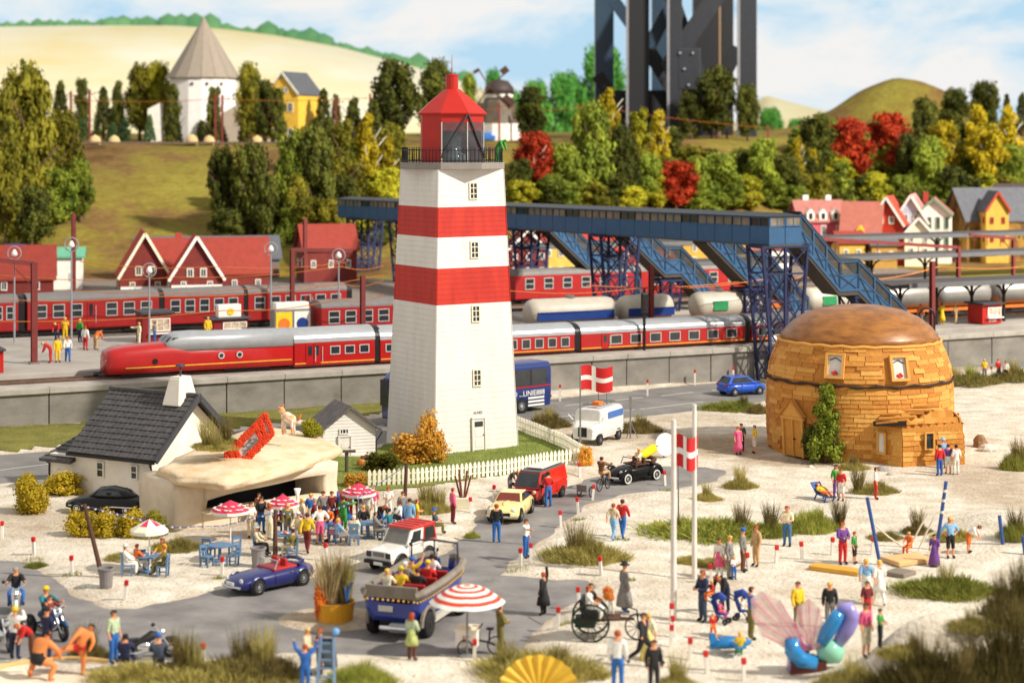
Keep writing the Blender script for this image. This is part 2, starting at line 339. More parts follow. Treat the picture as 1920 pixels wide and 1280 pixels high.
def hp(px,py):                                           # first point of the hillside seen through a picture point
    for Y in np.arange(226,600,.8):
        q=at(px,py,Y)
        if q.z<=float(hill_h(np.array([q.x]),np.array([q.y]))[0]):return q
    return at(px,py,420)
def on_hill(px,Y):x=(px-CX)*Y/F;return Vector((x,Y,float(hill_h(np.array([x]),np.array([Y]))[0])))
# the painted backdrop: a curved wall whose sky and clouds glow instead of being lamp-lit
SKYM=bpy.data.materials.new('glowing_painted_sky');SKYM.use_nodes=True;nt=SKYM.node_tree;nt.nodes.clear();ge=N(nt,'ShaderNodeNewGeometry');mp=N(nt,'ShaderNodeMapping');mp.inputs['Scale'].default_value=(.0115,.0115,.026);mp.inputs['Location'].default_value=(3.1,0,.35)
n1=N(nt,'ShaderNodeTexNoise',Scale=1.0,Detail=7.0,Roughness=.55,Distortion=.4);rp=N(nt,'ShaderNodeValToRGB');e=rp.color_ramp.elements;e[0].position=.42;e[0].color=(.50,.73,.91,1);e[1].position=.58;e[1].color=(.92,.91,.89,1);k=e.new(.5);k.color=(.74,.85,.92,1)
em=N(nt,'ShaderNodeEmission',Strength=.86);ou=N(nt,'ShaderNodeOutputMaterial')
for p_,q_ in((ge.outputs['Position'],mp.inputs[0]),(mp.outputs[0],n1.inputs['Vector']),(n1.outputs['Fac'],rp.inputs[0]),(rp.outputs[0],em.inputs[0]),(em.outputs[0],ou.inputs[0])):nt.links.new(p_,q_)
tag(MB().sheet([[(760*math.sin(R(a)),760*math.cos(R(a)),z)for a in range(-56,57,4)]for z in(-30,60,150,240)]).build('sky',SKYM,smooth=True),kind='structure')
# pale far hills of the painted country, as real ridges
WHEAT=M('wheat_field',hexc(248,228,166),rough=1,c2=hexc(255,250,226),scale=.02,detail=3,stretch=(1,1,3))
def ridge(name,pts,Y,depth,mat):
    xs=[p[0]for p in pts];ys=[p[1]for p in pts];g=[]
    cols=np.linspace(xs[0],xs[-1],70)
    for j in range(14):
        t=j/13;row=[]
        for c in cols:
            top=at(c,float(np.interp(c,xs,ys)),Y);zb=14.0;k=math.sin(t*math.pi/2)**1.2
            yy=Y-depth*(1-t);row.append((top.x*(yy/Y)**.5,yy,zb+(top.z-zb)*k))
        g.append(row)
    return tag(MB().sheet(g).build(name,mat,smooth=True),kind='structure')
ridge('wheat_hill',[(-140,58),(0,52),(150,50),(330,50),(420,56),(520,68),(640,90),(800,132),(900,165),(1010,215),(1080,262)],640,150,WHEAT)
ridge('wheat_hill',[(1330,262),(1400,215),(1432,178),(1480,192),(1530,205),(1600,215),(1700,225),(1900,235),(2080,262)],640,90,M('wheat_field_pale',hexc(232,214,150),rough=1,c2=hexc(248,238,196),scale=.03))
# ------------------------------------------------------------------ vegetation prototypes (meshes shared between plants)
def leaf_quads(P0,Nn,size,r_):
    n=len(P0);t=r_.normal(size=(n,3));u=np.cross(Nn,t);u/=np.linalg.norm(u,axis=1,keepdims=True)+1e-9;v=np.cross(Nn,u)
    sz=(size*(.6+.8*r_.random(n)))[:,None];u=u*sz;v=v*sz*.75
    q=np.stack([P0-u,P0-v*.9,P0+u,P0+v*.9],1).reshape(-1,3)
    return q,np.arange(4*n).reshape(-1,4)
def clump_mesh(name,env,nb,br,per,size,seed,squash=1.0):
    r_=np.random.default_rng(seed);V=[];Fc=[];off=0;mb=MB()
    for i in range(nb):
        c,k=env(r_,i/nb);rad=br*(.7+.6*r_.random())*k
        d=r_.normal(size=(per,3));d/=np.linalg.norm(d,axis=1,keepdims=True)
        p=np.array(c)+d*(rad*(.55+.68*r_.random(per)))[:,None]*np.array([1,1,squash]);nn=d+r_.normal(size=(per,3))*.55
        nn/=np.linalg.norm(nn,axis=1,keepdims=True)
        q,f=leaf_quads(p,nn,size,r_);V.append(q);Fc.append(f+off);off+=len(q)
        mb.ball(c,(rad*.56,rad*.56,rad*.56*squash),6,5)
    V=np.concatenate(V);Fc=np.concatenate(Fc);o=len(V)
    me=bpy.data.meshes.new(name);me.from_pydata(V.tolist()+[tuple(v)for v in mb.v],[],Fc.tolist()+[tuple(i+o for i in f)for f in mb.f]);me.update()
    return me
def env_round(r_,t):
    a=r_.random()*2*math.pi;z=.22+.74*((t*7.13)%1);w_=.30*math.sin(math.pi*min(1,max(.08,(z-.08)/.95)))**.6
    rr=w_*math.sqrt(r_.random());return(rr*math.cos(a),rr*math.sin(a),min(z,.92)),1.0
def env_tall(r_,t):
    a=r_.random()*2*math.pi;z=.12+.80*((t*5.71)%1);w_=.20*(1-z)**.45*1.15
    rr=w_*math.sqrt(r_.random());return(rr*math.cos(a),rr*math.sin(a),z),.55+.5*(1-z)
def env_cone(r_,t):
    a=t*nb_cone*2.4;z=.10+.84*t;rr=.21*(1-z)**.9+.015;return(rr*math.cos(a),rr*math.sin(a),z),.45+.75*(1-z)
nb_cone=34
def env_bush(r_,t):
    a=r_.random()*2*math.pi;z=.12+.62*r_.random();rr=.40*math.sqrt(r_.random())*(1-.55*z);return(rr*math.cos(a),rr*math.sin(a),z),1.0
CROWN={'round':[clump_mesh('crown',env_round,46,.112,120,.026,11+i)for i in range(3)],
         'tall':[clump_mesh('crown',env_tall,38,.098,110,.023,31+i)for i in range(3)],
         'cone':[clump_mesh('crown',env_cone,34,.085,95,.02,51+i)for i in range(2)]}
BUSHM=[clump_mesh('foliage',env_bush,30,.17,130,.032,71+i)for i in range(2)]
def trunk_mesh(seed):
    r_=random.Random(seed);m=MB();m.tube([(0,0,-.03),(.008,0,.12),(-.006,.006,.35),(.004,0,.75)],[.030,.022,.017,.006],7)
    for k in range(6):
        a=r_.random()*6.28;z=.18+.09*k;m.tube([(0,0,z),(.10*math.cos(a),.10*math.sin(a),z+.08),(.19*math.cos(a),.19*math.sin(a),z+.19)],[.011,.008,.003],5)
    return m.mesh('trunk',True)
TRUNKS=[trunk_mesh(i)for i in range(2)]
BARK=MC('bark',92,70,54,rough=.9,var=.3,bump=.5);BIRCH=MC('pale_bark',196,188,176,rough=.8,var=.25)
def LEAF(name,c1,c2,scale=.35):
    q=1.55 if name.startswith('leaf')else 1.0
    m=M(name,tuple(x*q for x in hexc(*c1)),rough=.8,c2=tuple(x*q for x in hexc(*c2)),scale=scale,detail=6,spec=.15)
    nt=m.node_tree;b=nt.nodes['Principled BSDF'];tr=N(nt,'ShaderNodeBsdfTranslucent');mi=N(nt,'ShaderNodeMixShader');mi.inputs[0].default_value=.2
    oi=N(nt,'ShaderNodeObjectInfo');mr=N(nt,'ShaderNodeMapRange');mr.inputs[3].default_value=.68;mr.inputs[4].default_value=1.3;nt.links.new(oi.outputs['Random'],mr.inputs[0]);mu=N(nt,'ShaderNodeMix',data_type='RGBA',blend_type='MULTIPLY');mu.inputs[0].default_value=1;nt.links.new(b.inputs['Base Color'].links[0].from_socket,mu.inputs[6]);nt.links.new(mr.outputs[0],mu.inputs[7]);nt.links.new(mu.outputs[2],b.inputs['Base Color'])
    nt.links.new(mu.outputs[2],tr.inputs[0]);nt.links.new(b.outputs[0],mi.inputs[1]);nt.links.new(tr.outputs[0],mi.inputs[2]);nt.links.new(mi.outputs[0],nt.nodes['Material Output'].inputs[0]);return m
LV={'olive':LEAF('leaf_olive',(64,66,18),(124,116,36)),'dark':LEAF('leaf_dark',(40,46,18),(88,90,34)),'green':LEAF('leaf_green',(64,78,24),(122,130,44)),
      'yellow':LEAF('leaf_yellow',(122,108,18),(170,150,34)),'ygreen':LEAF('leaf_yellow_green',(104,108,22),(156,148,40)),'red':LEAF('leaf_red',(104,26,16),(158,56,28)),'teal':LEAF('leaf_teal',(44,70,44),(84,104,60))}
tseed=0
def tree(base,h,wpx_ratio,colour,kind,label,cat='tree',group=None,name=None,pale=False):
    global tseed;tseed+=1
    nm=name or{'cone':'conifer_tree','tall':'slender_tree','round':'leafy_tree'}[kind]
    base=Vector(base);t=thing(nm,label,cat,base,tseed*1.7,group)
    w0={'round':.80,'tall':.56,'cone':.50}[kind];k=wpx_ratio/w0
    c=link('crown',CROWN[kind][tseed%len(CROWN[kind])],LV[colour],t);c.scale=(h*k,h*k,h)
    u=link('trunk',TRUNKS[tseed%2],BIRCH if pale else BARK,t);u.scale=(h,h,h);return t
TREES=[  # column, top row, bottom row, width px, colour, kind, description
 (50,132,440,135,'olive','round','huge olive tree on the slope, tallest at the picture edge'),(118,212,405,95,'olive','round','olive tree leaning beside the huge olive tree'),(12,268,470,80,'olive','round','low olive tree under the huge olive tree'),(150,300,420,60,'green','round','small green tree right of the huge olive tree'),(60,350,470,90,'dark','round','dark round tree at the foot of the huge olive tree'),
 (113,146,262,40,'dark','cone','dark conifer leftmost of the hilltop row'),(152,142,262,42,'dark','tall','dark slender tree second in the hilltop row'),(194,158,264,40,'dark','cone','dark conifer third in the hilltop row'),(222,146,264,40,'dark','tall','dark slender tree fourth in the hilltop row'),(262,124,262,66,'olive','round','olive tree with a wide crown left of the white tower'),(296,118,262,56,'ygreen','round','yellowish tree touching the white tower wall'),(326,152,268,42,'dark','tall','dark slender tree before the left edge of the white tower'),(402,158,268,44,'dark','tall','dark slender tree before the right half of the white tower'),
 (466,120,266,56,'olive','round','tall olive tree between the white tower and yellow house'),(498,152,268,60,'dark','round','dark tree before the yellow house roof'),(524,160,268,40,'dark','tall','slim dark tree at the yellow house corner'),(606,160,262,40,'dark','cone','dark conifer just right of the yellow house'),(630,172,262,28,'dark','cone','thin conifer right of the yellow house'),
 (418,280,446,66,'dark','round','dark tree leftmost of the slope group behind the station'),(470,270,452,84,'dark','round','broad dark tree behind the station roof'),(546,248,446,76,'green','round','green tree in the middle of the slope group'),(592,238,440,84,'dark','round','dark tree beside the yellow slope trees'),(642,214,410,72,'olive','tall','olive slope tree left of the yellow pair'),(688,204,392,64,'yellow','tall','bright yellow slope tree, taller of the pair near the lighthouse'),(724,250,378,54,'yellow','tall','bright yellow slope tree next to the lighthouse'),(662,176,300,44,'dark','tall','slim dark tree above the yellow slope trees'),(560,330,452,60,'olive','round','small olive tree low on the slope behind the station'),(500,330,456,60,'dark','round','small dark tree low on the slope behind the station'),(640,330,420,70,'dark','round','dark low tree under the yellow slope trees'),
 (742,114,282,104,'dark','round','big dark tree left of the lighthouse lantern'),(818,116,262,84,'dark','round','dark tree directly behind the lantern roof'),(880,140,262,40,'green','round','green tree between lantern and windmill'),(995,164,266,64,'dark','round','dark tree right of the windmill'),(700,180,300,50,'dark','cone','dark conifer beside the big dark tree'),
 (1004,250,374,88,'red','round','dark red tree right of the lighthouse gallery'),(975,300,380,60,'dark','round','dark tree under the red tree by the lighthouse'),(1058,272,384,84,'green','round','green tree right of the dark red tree'),(1108,196,386,92,'green','round','large green tree left of the steel tower foot'),(1140,158,306,62,'yellow','tall','yellow tree before the steel tower left column'),(1166,240,386,72,'dark','round','dark tree below the yellow tower tree'),(1198,194,356,70,'ygreen','tall','yellow green tree before the steel tower'),(1236,200,336,62,'yellow','tall','yellow tree between the steel tower columns'),(1214,290,388,66,'green','round','green tree low below the yellow tower trees'),(1268,304,392,92,'red','round','bright red tree just above the blue footbridge'),(1308,296,392,64,'green','round','green tree right of the footbridge red tree'),(1350,290,394,92,'green','round','wide green tree above the footbridge end'),(1262,240,330,50,'dark','round','dark tree behind the footbridge red tree'),
 (1296,172,252,58,'dark','round','dark tree left of the tall tree at the tower base'),(1345,130,252,96,'dark','round','tall dark tree at the steel tower base'),(1402,160,250,58,'dark','round','dark tree at the right column of the steel tower'),
 (1430,262,378,74,'green','round','green slope tree left of the small yellow slope tree'),(1470,292,388,84,'dark','round','dark slope tree above the pink house'),(1496,250,366,40,'yellow','tall','narrow yellow slope tree above the pink house'),(1528,216,338,86,'dark','round','dark tree left of the two red trees'),(1522,276,350,34,'yellow','tall','small yellow tree left of the two red trees'),(1592,224,346,104,'red','round','broad red tree, left of the red pair'),(1666,214,342,100,'red','round','broad red tree, right of the red pair'),(1574,300,392,74,'green','tall','rounded green tree below the left red tree'),(1630,326,394,64,'dark','round','small dark tree below the right red tree'),
 (1736,186,308,66,'dark','round','dark tree below the bare hilltop'),(1790,168,252,64,'dark','round','dark hilltop tree right of the bare mound'),(1846,154,242,66,'dark','round','dark crown highest on the right hilltop'),(1708,252,376,70,'dark','round','dark tree right of the red pair'),(1742,262,394,84,'green','round','green tree left of the yellow thicket'),(1772,230,356,82,'yellow','round','yellow tree at the left of the yellow thicket'),(1832,190,308,64,'yellow','tall','yellow tree at the top of the yellow thicket'),(1852,240,366,94,'yellow','round','widest yellow tree in the yellow thicket'),(1892,190,330,56,'yellow','tall','slender yellow tree at the picture edge'),(1898,290,372,66,'green','round','green tree under the yellow edge tree'),(1782,312,394,84,'dark','round','dark tree below the yellow thicket'),(1888,172,240,26,'dark','cone','tiny conifer on the right skyline'),(1916,170,238,30,'dark','cone','tiny conifer at the picture edge skyline'),
 (1400,330,396,70,'ygreen','round','yellow green tree above the footbridge stairs'),(1150,330,392,60,'green','round','green tree peeking above the footbridge'),(1040,340,392,60,'dark','round','dark tree peeking above the footbridge'),(1690,330,396,60,'green','round','green tree above the half timbered roofs'),(1450,335,392,60,'green','round','green tree behind the pink house chimneys')]
for(cx_,t_,b_,wd,col_,kd_,lb)in TREES:
    bs=hp(cx_,b_)if b_>272 else on_hill(cx_,306 if b_>=266 else(318 if cx_>300 and cx_<900 else 330))
    if b_<=272 and cx_>1260:bs=on_hill(cx_,324 if cx_<1430 else 352)
    hh=(bs.z-(H-(t_-HY)*bs.y/F));hh=max(hh,2.5)
    tree(bs-Vector((0,0,.2)),-(-hh if hh<0 else-hh)if False else abs((H-(t_-HY)*bs.y/F)-bs.z)+.2,wd*bs.y/F/max(1,abs((H-(t_-HY)*bs.y/F)-bs.z)+.2),col_,kd_,lb,group='trees on the hillside',pale=(col_ in('yellow','red')))
ORD=['first','second','third','fourth','fifth','sixth','seventh','eighth','ninth','tenth','eleventh','twelfth','thirteenth','fourteenth','fifteenth','sixteenth']
rt=random.Random(21)
for(x0,x1,n,b_,hh,wd,where)in[(965,1420,11,396,62,72,'low row right above the footbridge roof'),(985,1450,10,345,66,74,'middle row above the footbridge'),(1440,1910,13,398,60,70,'low row above the town roofs'),(1450,1915,12,345,70,74,'middle row on the right slope'),(1480,1915,9,298,60,66,'upper row on the right slope'),(405,730,8,452,80,70,'low row behind the station'),(410,740,7,395,84,72,'middle row behind the station'),(560,760,4,330,84,70,'upper row left of the lighthouse'),(-10,130,4,430,110,80,'row under the huge olive tree'),(100,640,13,266,62,34,'hilltop hedge before the white tower')]:
    for i in range(n):
        px=x0+(x1-x0)*(i+.5)/n+rt.uniform(-12,12);c_=rt.choice(['dark','green','dark','olive','green','ygreen']if b_>270 else['dark','dark','teal']);bb=b_+rt.uniform(-10,8);sz=hh*rt.uniform(.8,1.25)
        bs=hp(px,bb)if b_>270 else on_hill(px,314+rt.uniform(-4,8));k=bs.y/F;h_=sz*k
        tree(bs-Vector((0,0,.2)),h_*(1 if b_>270 else .8),wd/sz*rt.uniform(.85,1.15),c_,rt.choice(['round','round','tall'])if b_>270 else rt.choice(['cone','tall']),'%s tree, %s from the left in the %s'%({'dark':'dark green','green':'mid green','olive':'olive','ygreen':'yellow green','teal':'deep green'}[c_],ORD[i],where),group='trees on the hillside')
# far tree line along the pale hill: one mass
FARG=M('far_green',hexc(96,156,110),rough=1,c2=hexc(130,184,128),scale=.08)
FARG2=M('far_green_bright',hexc(70,150,60),rough=1,c2=hexc(120,186,84),scale=.06)
mb=MB();r_=random.Random(5)
xs=[-140,0,150,330,420,520,640,800,900];ys=[56,50,48,47,53,66,88,130,162]
x=-140
while x<880:
    k=r_.uniform(5,11)if x<200 or r_.random()<.8 else 18
    p=at(x,float(np.interp(x,xs,ys))+2,639);mb.ball(p,(k*.24,k*.2,k*.2*r_.uniform(.7,1.5)),7,5);x+=k*.75
tag(mb.build('far_treeline',FARG,smooth=True),'thin green line of far trees along the pale hill crest',kind='stuff')
for(x,y,wpx,hpx,lb)in[(1130,175,110,170,'large rounded bright green far tree left of the steel tower'),(1060,200,90,120,'bright green far tree in the middle of the far wood'),(1005,205,70,100,'bright green far tree nearest the windmill'),(1195,215,90,80,'bright green far tree behind the steel tower'),(925,190,46,110,'bluish green far tree behind the windmill cap'),(1445,235,60,60,'bright green far tree right of the steel tower'),(1495,245,50,40,'small bright green far tree left of the bare mound'),(960,215,60,80,'low far tree right behind the windmill')]:
    Yf=520;c=at(x,y,Yf);t=thing('far_tree',lb,'tree',(c.x,Yf,14),0,'far bright green trees')
    hh=(hpx/2*Yf/F)+c.z-14;k=link('crown',CROWN['round'][1],FARG2,t);k.scale=(wpx*Yf/F/.78,wpx*Yf/F/.78,hh)
    u=link('trunk',TRUNKS[0],BARK,t);u.scale=(hh,hh,hh)
# ------------------------------------------------------------------ grass tufts
def blades(name,n,fn,seed,wd=.02):
    r_=np.random.default_rng(seed);V=[];Fc=[]
    for i in range(n):
        b0,tip,bend=fn(r_,i);b0=np.array(b0);tip=np.array(tip);mid=b0+(tip-b0)*.55-np.array([0,0,bend])*.0+np.array([r_.normal()*bend,r_.normal()*bend,bend])*.5
        d=r_.normal(size=3);d[2]=0;d/=np.linalg.norm(d)+1e-9;d=d*wd*(.6+.8*r_.random());o=len(V)
        V+=[b0-d,b0+d,mid+d*.7,mid-d*.7,tip];Fc+=[(o,o+1,o+2,o+3),(o+3,o+2,o+4)]
    me=bpy.data.meshes.new(name);me.from_pydata([tuple(map(float,v))for v in V],[],Fc);me.update();return me
def fn_spike(r_,i):
    a=r_.random()*6.283;rr=.12*math.sqrt(r_.random());s=.12+.45*r_.random();h=.55+.45*r_.random()
    return(rr*math.cos(a),rr*math.sin(a),0),(s*math.cos(a)*.8,s*math.sin(a)*.8,h),.05
def fn_mound(r_,i):
    a=r_.random()*6.283;q=math.sqrt(r_.random())*(.62+.38*abs(math.sin(a*1.5+1)*math.cos(a*2.5+.4))+.35*(r_.random()**3));x,y=q*math.cos(a),q*math.sin(a);z=.45*(1-q*q)*(.6+.4*math.sin(x*7)*math.cos(y*6));t=r_.normal(size=2)*.12
    return(x,y,max(0,z-.15)),(x*1.08+t[0],y*1.08+t[1],max(0,z-.1)+.14+.40*r_.random()*(1-.55*q)),.05
SPIKE=[blades('blades',150,fn_spike,i,.010)for i in range(2)]
MOUND=[blades('blades',3600,fn_mound,10+i,.0115)for i in range(2)]
GRS={'olive':LEAF('grass_olive',(128,118,54),(196,182,108),2.2),'dark':LEAF('grass_dark',(84,74,40),(150,134,82),3),'lush':LEAF('grass_lush',(124,134,48),(186,184,92),2.2),'dry':LEAF('grass_dry',(150,128,80),(214,194,146),3),'deep':LEAF('grass_deep',(56,50,24),(110,98,50),2.5),'fresh':LEAF('grass_fresh',(98,124,44),(150,166,78),2)}
gseed=0
def tuft(px,py,wpx,hpx,label,colour='olive',spike=None,dpt=.6,shw=0.0,base=None,cat='grass tuft'):
    """a grassy mound wpx wide and hpx high; spike = (px offset, height px, colour)"""
    global gseed;gseed+=1
    b=base if base is not None else gp(px,py);k=b.y/F;t=thing('grass_tuft',label,cat,b-Vector((0,0,.03)),0,'grass tufts on the sand')
    g=link('grass',MOUND[gseed%2],GRS[colour],t);g.scale=(wpx*k/2,wpx*k/2*dpt,hpx*k*1.25);g.rotation_euler=(0,0,0)
    for(dx,hh,cc)in(spike or[]):
        s=link('reed',SPIKE[gseed%2],GRS[cc],t);s.location=(dx*k,0,hpx*k*.15);s.scale=(hh*k*.95,hh*k*.8,hh*k*1.05)
    return t
TUFTS=[(1095,1050,170,48,'wide olive grass patch with dark reeds beside the plaza','olive',[(-15,75,'dark'),(5,60,'olive')]),
 (1330,1000,270,38,'long green grass bank with dark tufts behind the flagpoles','lush',[(60,60,'dark'),(115,62,'dark'),(-60,40,'olive')]),(1520,995,110,55,'lush grass bank below the deckchair','lush',[(55,60,'dark')]),(1445,1005,80,40,'green grass joining the bank near the flute player','lush',[(0,45,'dark')]),
 (1388,915,66,26,'single grass tuft on the sand in front of the pink dress','olive',[(0,46,'olive')]),(1325,938,56,22,'small grass tuft right behind the flagpole','olive',[(0,36,'olive')]),(1340,1060,90,22,'thin grass beside the foot of the flagpoles','olive',[]),(1290,1055,60,20,'short grass left of the flagpole feet','olive',[]),
 (1030,800,80,34,'dark scrubby grass between bus and silver van','dark',[(0,40,'olive'),(-20,30,'olive')]),(1200,810,80,34,'dark scrubby grass right of the silver van','dark',[(0,36,'olive')]),(1375,768,130,24,'grass strip below the blue hatchback','lush',[(20,30,'dark')]),(1420,775,40,26,'small reddish plant against the round hut','dark',[]),
 (1640,925,90,30,'grass clump before the hut porch with a dark tuft','olive',[(-30,55,'dark')]),(1600,880,60,22,'low grass at the round hut foot','olive',[(0,30,'dark')]),(1720,1000,60,24,'dark reed tuft left of the swing ropes','dark',[(0,52,'dark')]),(1790,1010,90,26,'olive grass behind the swing pole','olive',[]),(1660,1010,70,20,'low grass right of the leaning blue pole','olive',[]),
 (1820,720,110,30,'grassy dune with pale flowers right of the hut','olive',[(0,40,'lush'),(-30,34,'olive')]),(1900,712,90,30,'grassy dune at the picture edge behind the hut','olive',[(0,40,'olive')]),(1910,880,70,50,'green shrubby grass at the edge beside the path','lush',[(0,60,'dark')]),(1905,1010,70,46,'green shrubby grass at the edge above the dune','lush',[(0,60,'dark')]),
 (1908,1175,150,110,'large blurred grass crown on the front dune','dark',[(-20,100,'deep'),(20,130,'deep')]),(1775,1112,210,44,'blurred green grass on the dune rim','lush',[(0,60,'olive')]),(1890,1300,260,130,'dark blurred grass at the bottom corner','deep',[(0,170,'deep'),(-60,120,'dark')]),(1740,1310,260,110,'dark blurred grass below the dune crest','deep',[(0,120,'deep'),(60,100,'dark')]),(1705,1232,120,34,'olive scrub on the pale dune slope beside the child in green','olive',[(10,46,'dark')]),(1820,1180,110,30,'olive scrub on the crest of the front dune','olive',[(0,40,'olive')]),(1600,1295,150,60,'blurred olive grass at the bottom beside the butterfly float','olive',[(0,70,'olive')]),
 (1010,1268,260,66,'blurred grass behind the yellow shell','olive',[(-60,70,'olive'),(40,60,'dark')]),(1270,1290,80,40,'blurred reeds at the bottom edge below the walker','olive',[(0,70,'olive')]),
 (165,1238,80,56,'upright reeds behind the sumo ring','dark',[(0,72,'dark'),(-12,60,'olive')]),(345,1272,120,56,'dark reeds between the seated bikers and marker post','dark',[(0,95,'dark'),(15,80,'olive')]),(475,1270,190,70,'big reed clump in the front grass','dark',[(-20,90,'dark'),(20,100,'olive')]),(410,1284,300,60,'front grass verge left of the ladder','olive',[(60,60,'olive')]),(250,1282,190,56,'front grass verge behind the sumo ring','olive',[]),(675,1284,130,56,'front grass verge right of the ladder','lush',[]),
 (335,1030,110,26,'low olive grass behind the terrace table','olive',[(0,30,'olive')]),(230,1050,70,22,'low grass left of the terrace parasol','olive',[]),(800,960,90,40,'tall olive grass below the picket fence','olive',[(0,62,'olive'),(25,50,'olive')]),(775,985,60,20,'low grass under the fence grass','olive',[]),(885,1008,30,18,'little weedy plant at the road edge by the yellow coupe','lush',[]),(70,1062,50,14,'flat weeds at the road bend','lush',[]),(270,1008,60,14,'flat weeds below the yellow hedge','olive',[])]
for tdef in TUFTS:tuft(*tdef)
# small grass splashes at marker posts: one mass each is invisible from afar; kept as one ground cover
mb=MB();r_=random.Random(3)
for(px,py,wd)in[(970,1068,40),(510,1082,26),(135,1078,34),(1165,1012,30),(1060,1170,30),(1180,1088,22),(1085,975,24),(1250,920,24),(410,1085,20),(925,1090,30),(60,1052,40),(1120,1165,30)]:
    c=gp(px,py);k=c.y/F
    for i in range(90):
        a,q=r_.random()*6.28,math.sqrt(r_.random())*wd*k*.6;x,y=c.x+q*math.cos(a),c.y+q*.7*math.sin(a);z=gz(x,y);d=r_.uniform(.006,.016)
        mb.add([(x-d,y,z-.01),(x+d,y,z-.01),(x+r_.gauss(0,.05),y+r_.gauss(0,.05),z+r_.uniform(.06,.2))],[(0,1,2)])
tag(mb.build('ground_grass',GRS['lush']),'sparse short grass around the marker posts',kind='stuff')
# lawns: lighthouse garden and the wall-foot verge
LAWN=M('lawn_turf',hexc(104,112,48),rough=1,c2=hexc(142,146,74),scale=.8,bump=.8,bscale=10)
VERGE=M('verge_turf',hexc(92,92,34),rough=1,c2=hexc(134,128,56),scale=.5,bump=.8,bscale=10)
def lawn(name,pts,mat,colour,n,hgt,label,lift=.03):
    poly=poly_px(pts);xs_=[p[0]for p in poly];ys_=[p[1]for p in poly]
    g=grid_obj(name,min(xs_),max(xs_),min(ys_),max(ys_),60,50,lambda x,y:near_h(x,y)+lift+.03*fnoise(x,y,.7,8),mat,mask=lambda c:sdist(c[:,0],c[:,1],poly)<0)
    X=rng.uniform(min(xs_),max(xs_),n*2);Y=rng.uniform(min(ys_),max(ys_),n*2);k=sdist(X,Y,poly)<-.05;X,Y=X[k],Y[k];Z=near_h(X,Y)+lift
    m=len(X);a=rng.uniform(0,6.28,m);d=.012;hh=hgt*rng.uniform(.5,1.2,m)
    v=np.stack([np.stack([X-d*np.cos(a),Y-d*np.sin(a),Z],-1),np.stack([X+d*np.cos(a),Y+d*np.sin(a),Z],-1),np.stack([X+rng.normal(0,.04,m),Y+rng.normal(0,.04,m),Z+hh],-1)],1).reshape(-1,3)
    me=bpy.data.meshes.new('lawn_grass');me.from_pydata(v.tolist(),[],np.arange(3*m).reshape(-1,3).tolist());me.update()
    tag(link('lawn_grass',me,GRS[colour]),label,kind='stuff')
lawn('lawn',[(622,862),(690,862),(720,838),(980,812),(1062,838),(1090,862),(1050,880),(800,915),(700,925),(640,935),(618,905)],LAWN,'fresh',22000,.13,'fresh green grass of the lighthouse garden')
lawn('verge',[(-140,812),(130,800),(400,777),(720,752),(1000,735),(1000,750),(720,778),(400,808),(150,838),(-140,862)],VERGE,'olive',12000,.12,'olive grass verge between road and concrete wall')
# ------------------------------------------------------------------ building helpers
def wallM(o,u,n=None,up=(0,0,1)):
    """x along the wall, y into it, z up"""
    u=Vector(u).normalized();up=Vector(up).normalized();y=up.cross(u).normalized()
    m=Matrix.Identity(4)
    for i in range(3):m[i][0]=u[i];m[i][1]=y[i];m[i][2]=up[i];m[i][3]=o[i]
    return m
def window(par,Mx,x,z,w,h,cols=2,rows=3,fm=None,pm=None,fw=.08,t=.07,mw=.05,name='window',sill=False):
    fm=fm or CREAM;pm=pm or GLASSD;m=MB();m.M=Mx
    for sx in(-1,1):m.box((x+sx*(w-fw)/2,-t/2,z+h/2),(fw,t,h))
    for zz in(fw/2,h-fw/2):m.box((x,-t/2,z+zz),(w-2*fw,t,fw))
    for i in range(1,cols):m.box((x-w/2+w*i/cols,-t*.4,z+h/2),(mw,t*.7,h-2*fw))
    for j in range(1,rows):m.box((x,-t*.36,z+h*j/rows),(w-2*fw,t*.62,mw))
    f=m.build(name,fm,par)
    p=MB();p.M=Mx;p.quad((x-w/2+.02,-.02,z+.02),(x+w/2-.02,-.02,z+.02),(x+w/2-.02,-.02,z+h-.02),(x-w/2+.02,-.02,z+h-.02));p.build('pane',pm,f)
    if sill:s=MB();s.M=Mx;s.box((x,-.09,z-.04),(w+.16,.16,.07));s.build('sill',fm,f)
    return f
def door(par,Mx,x,z,w,h,mat,fm=None,glassy=None):
    m=MB();m.M=Mx;m.box((x,-.03,z+h/2),(w,.05,h))
    for k in(.22,.55):m.box((x,-.065,z+h*k),(w*.7,.03,h*.24))
    d=m.build('door',mat,par)
    f=MB();f.M=Mx
    for sx in(-1,1):f.box((x+sx*(w/2+.05),-.06,z+h/2),(.1,.12,h+.1))
    f.box((x,-.06,z+h+.05),(w+.2,.12,.1));f.build('door_frame',fm or CREAM,d)
    k=MB();k.M=Mx;k.ball((x+w*.38,-.09,z+h*.47),.045,6,5);k.build('handle',BLACK,d)
    if glassy:g=MB();g.M=Mx;g.box((x-.0,-.07,z+h*.83),(w*.72,.03,h*.16));g.build('pane',GLASSD,d)
    return d
LHW=M('lighthouse_white',hexc(222,215,205),rough=.65,c2=hexc(234,229,222),scale=1.6,bump=.12,bscale=30,detail=8,stretch=(1,1,.22))
LHR=M('lighthouse_red',hexc(176,34,20),rough=.55,c2=hexc(202,50,28),scale=1.6,bump=.12,bscale=30,detail=8,stretch=(1,1,.22))
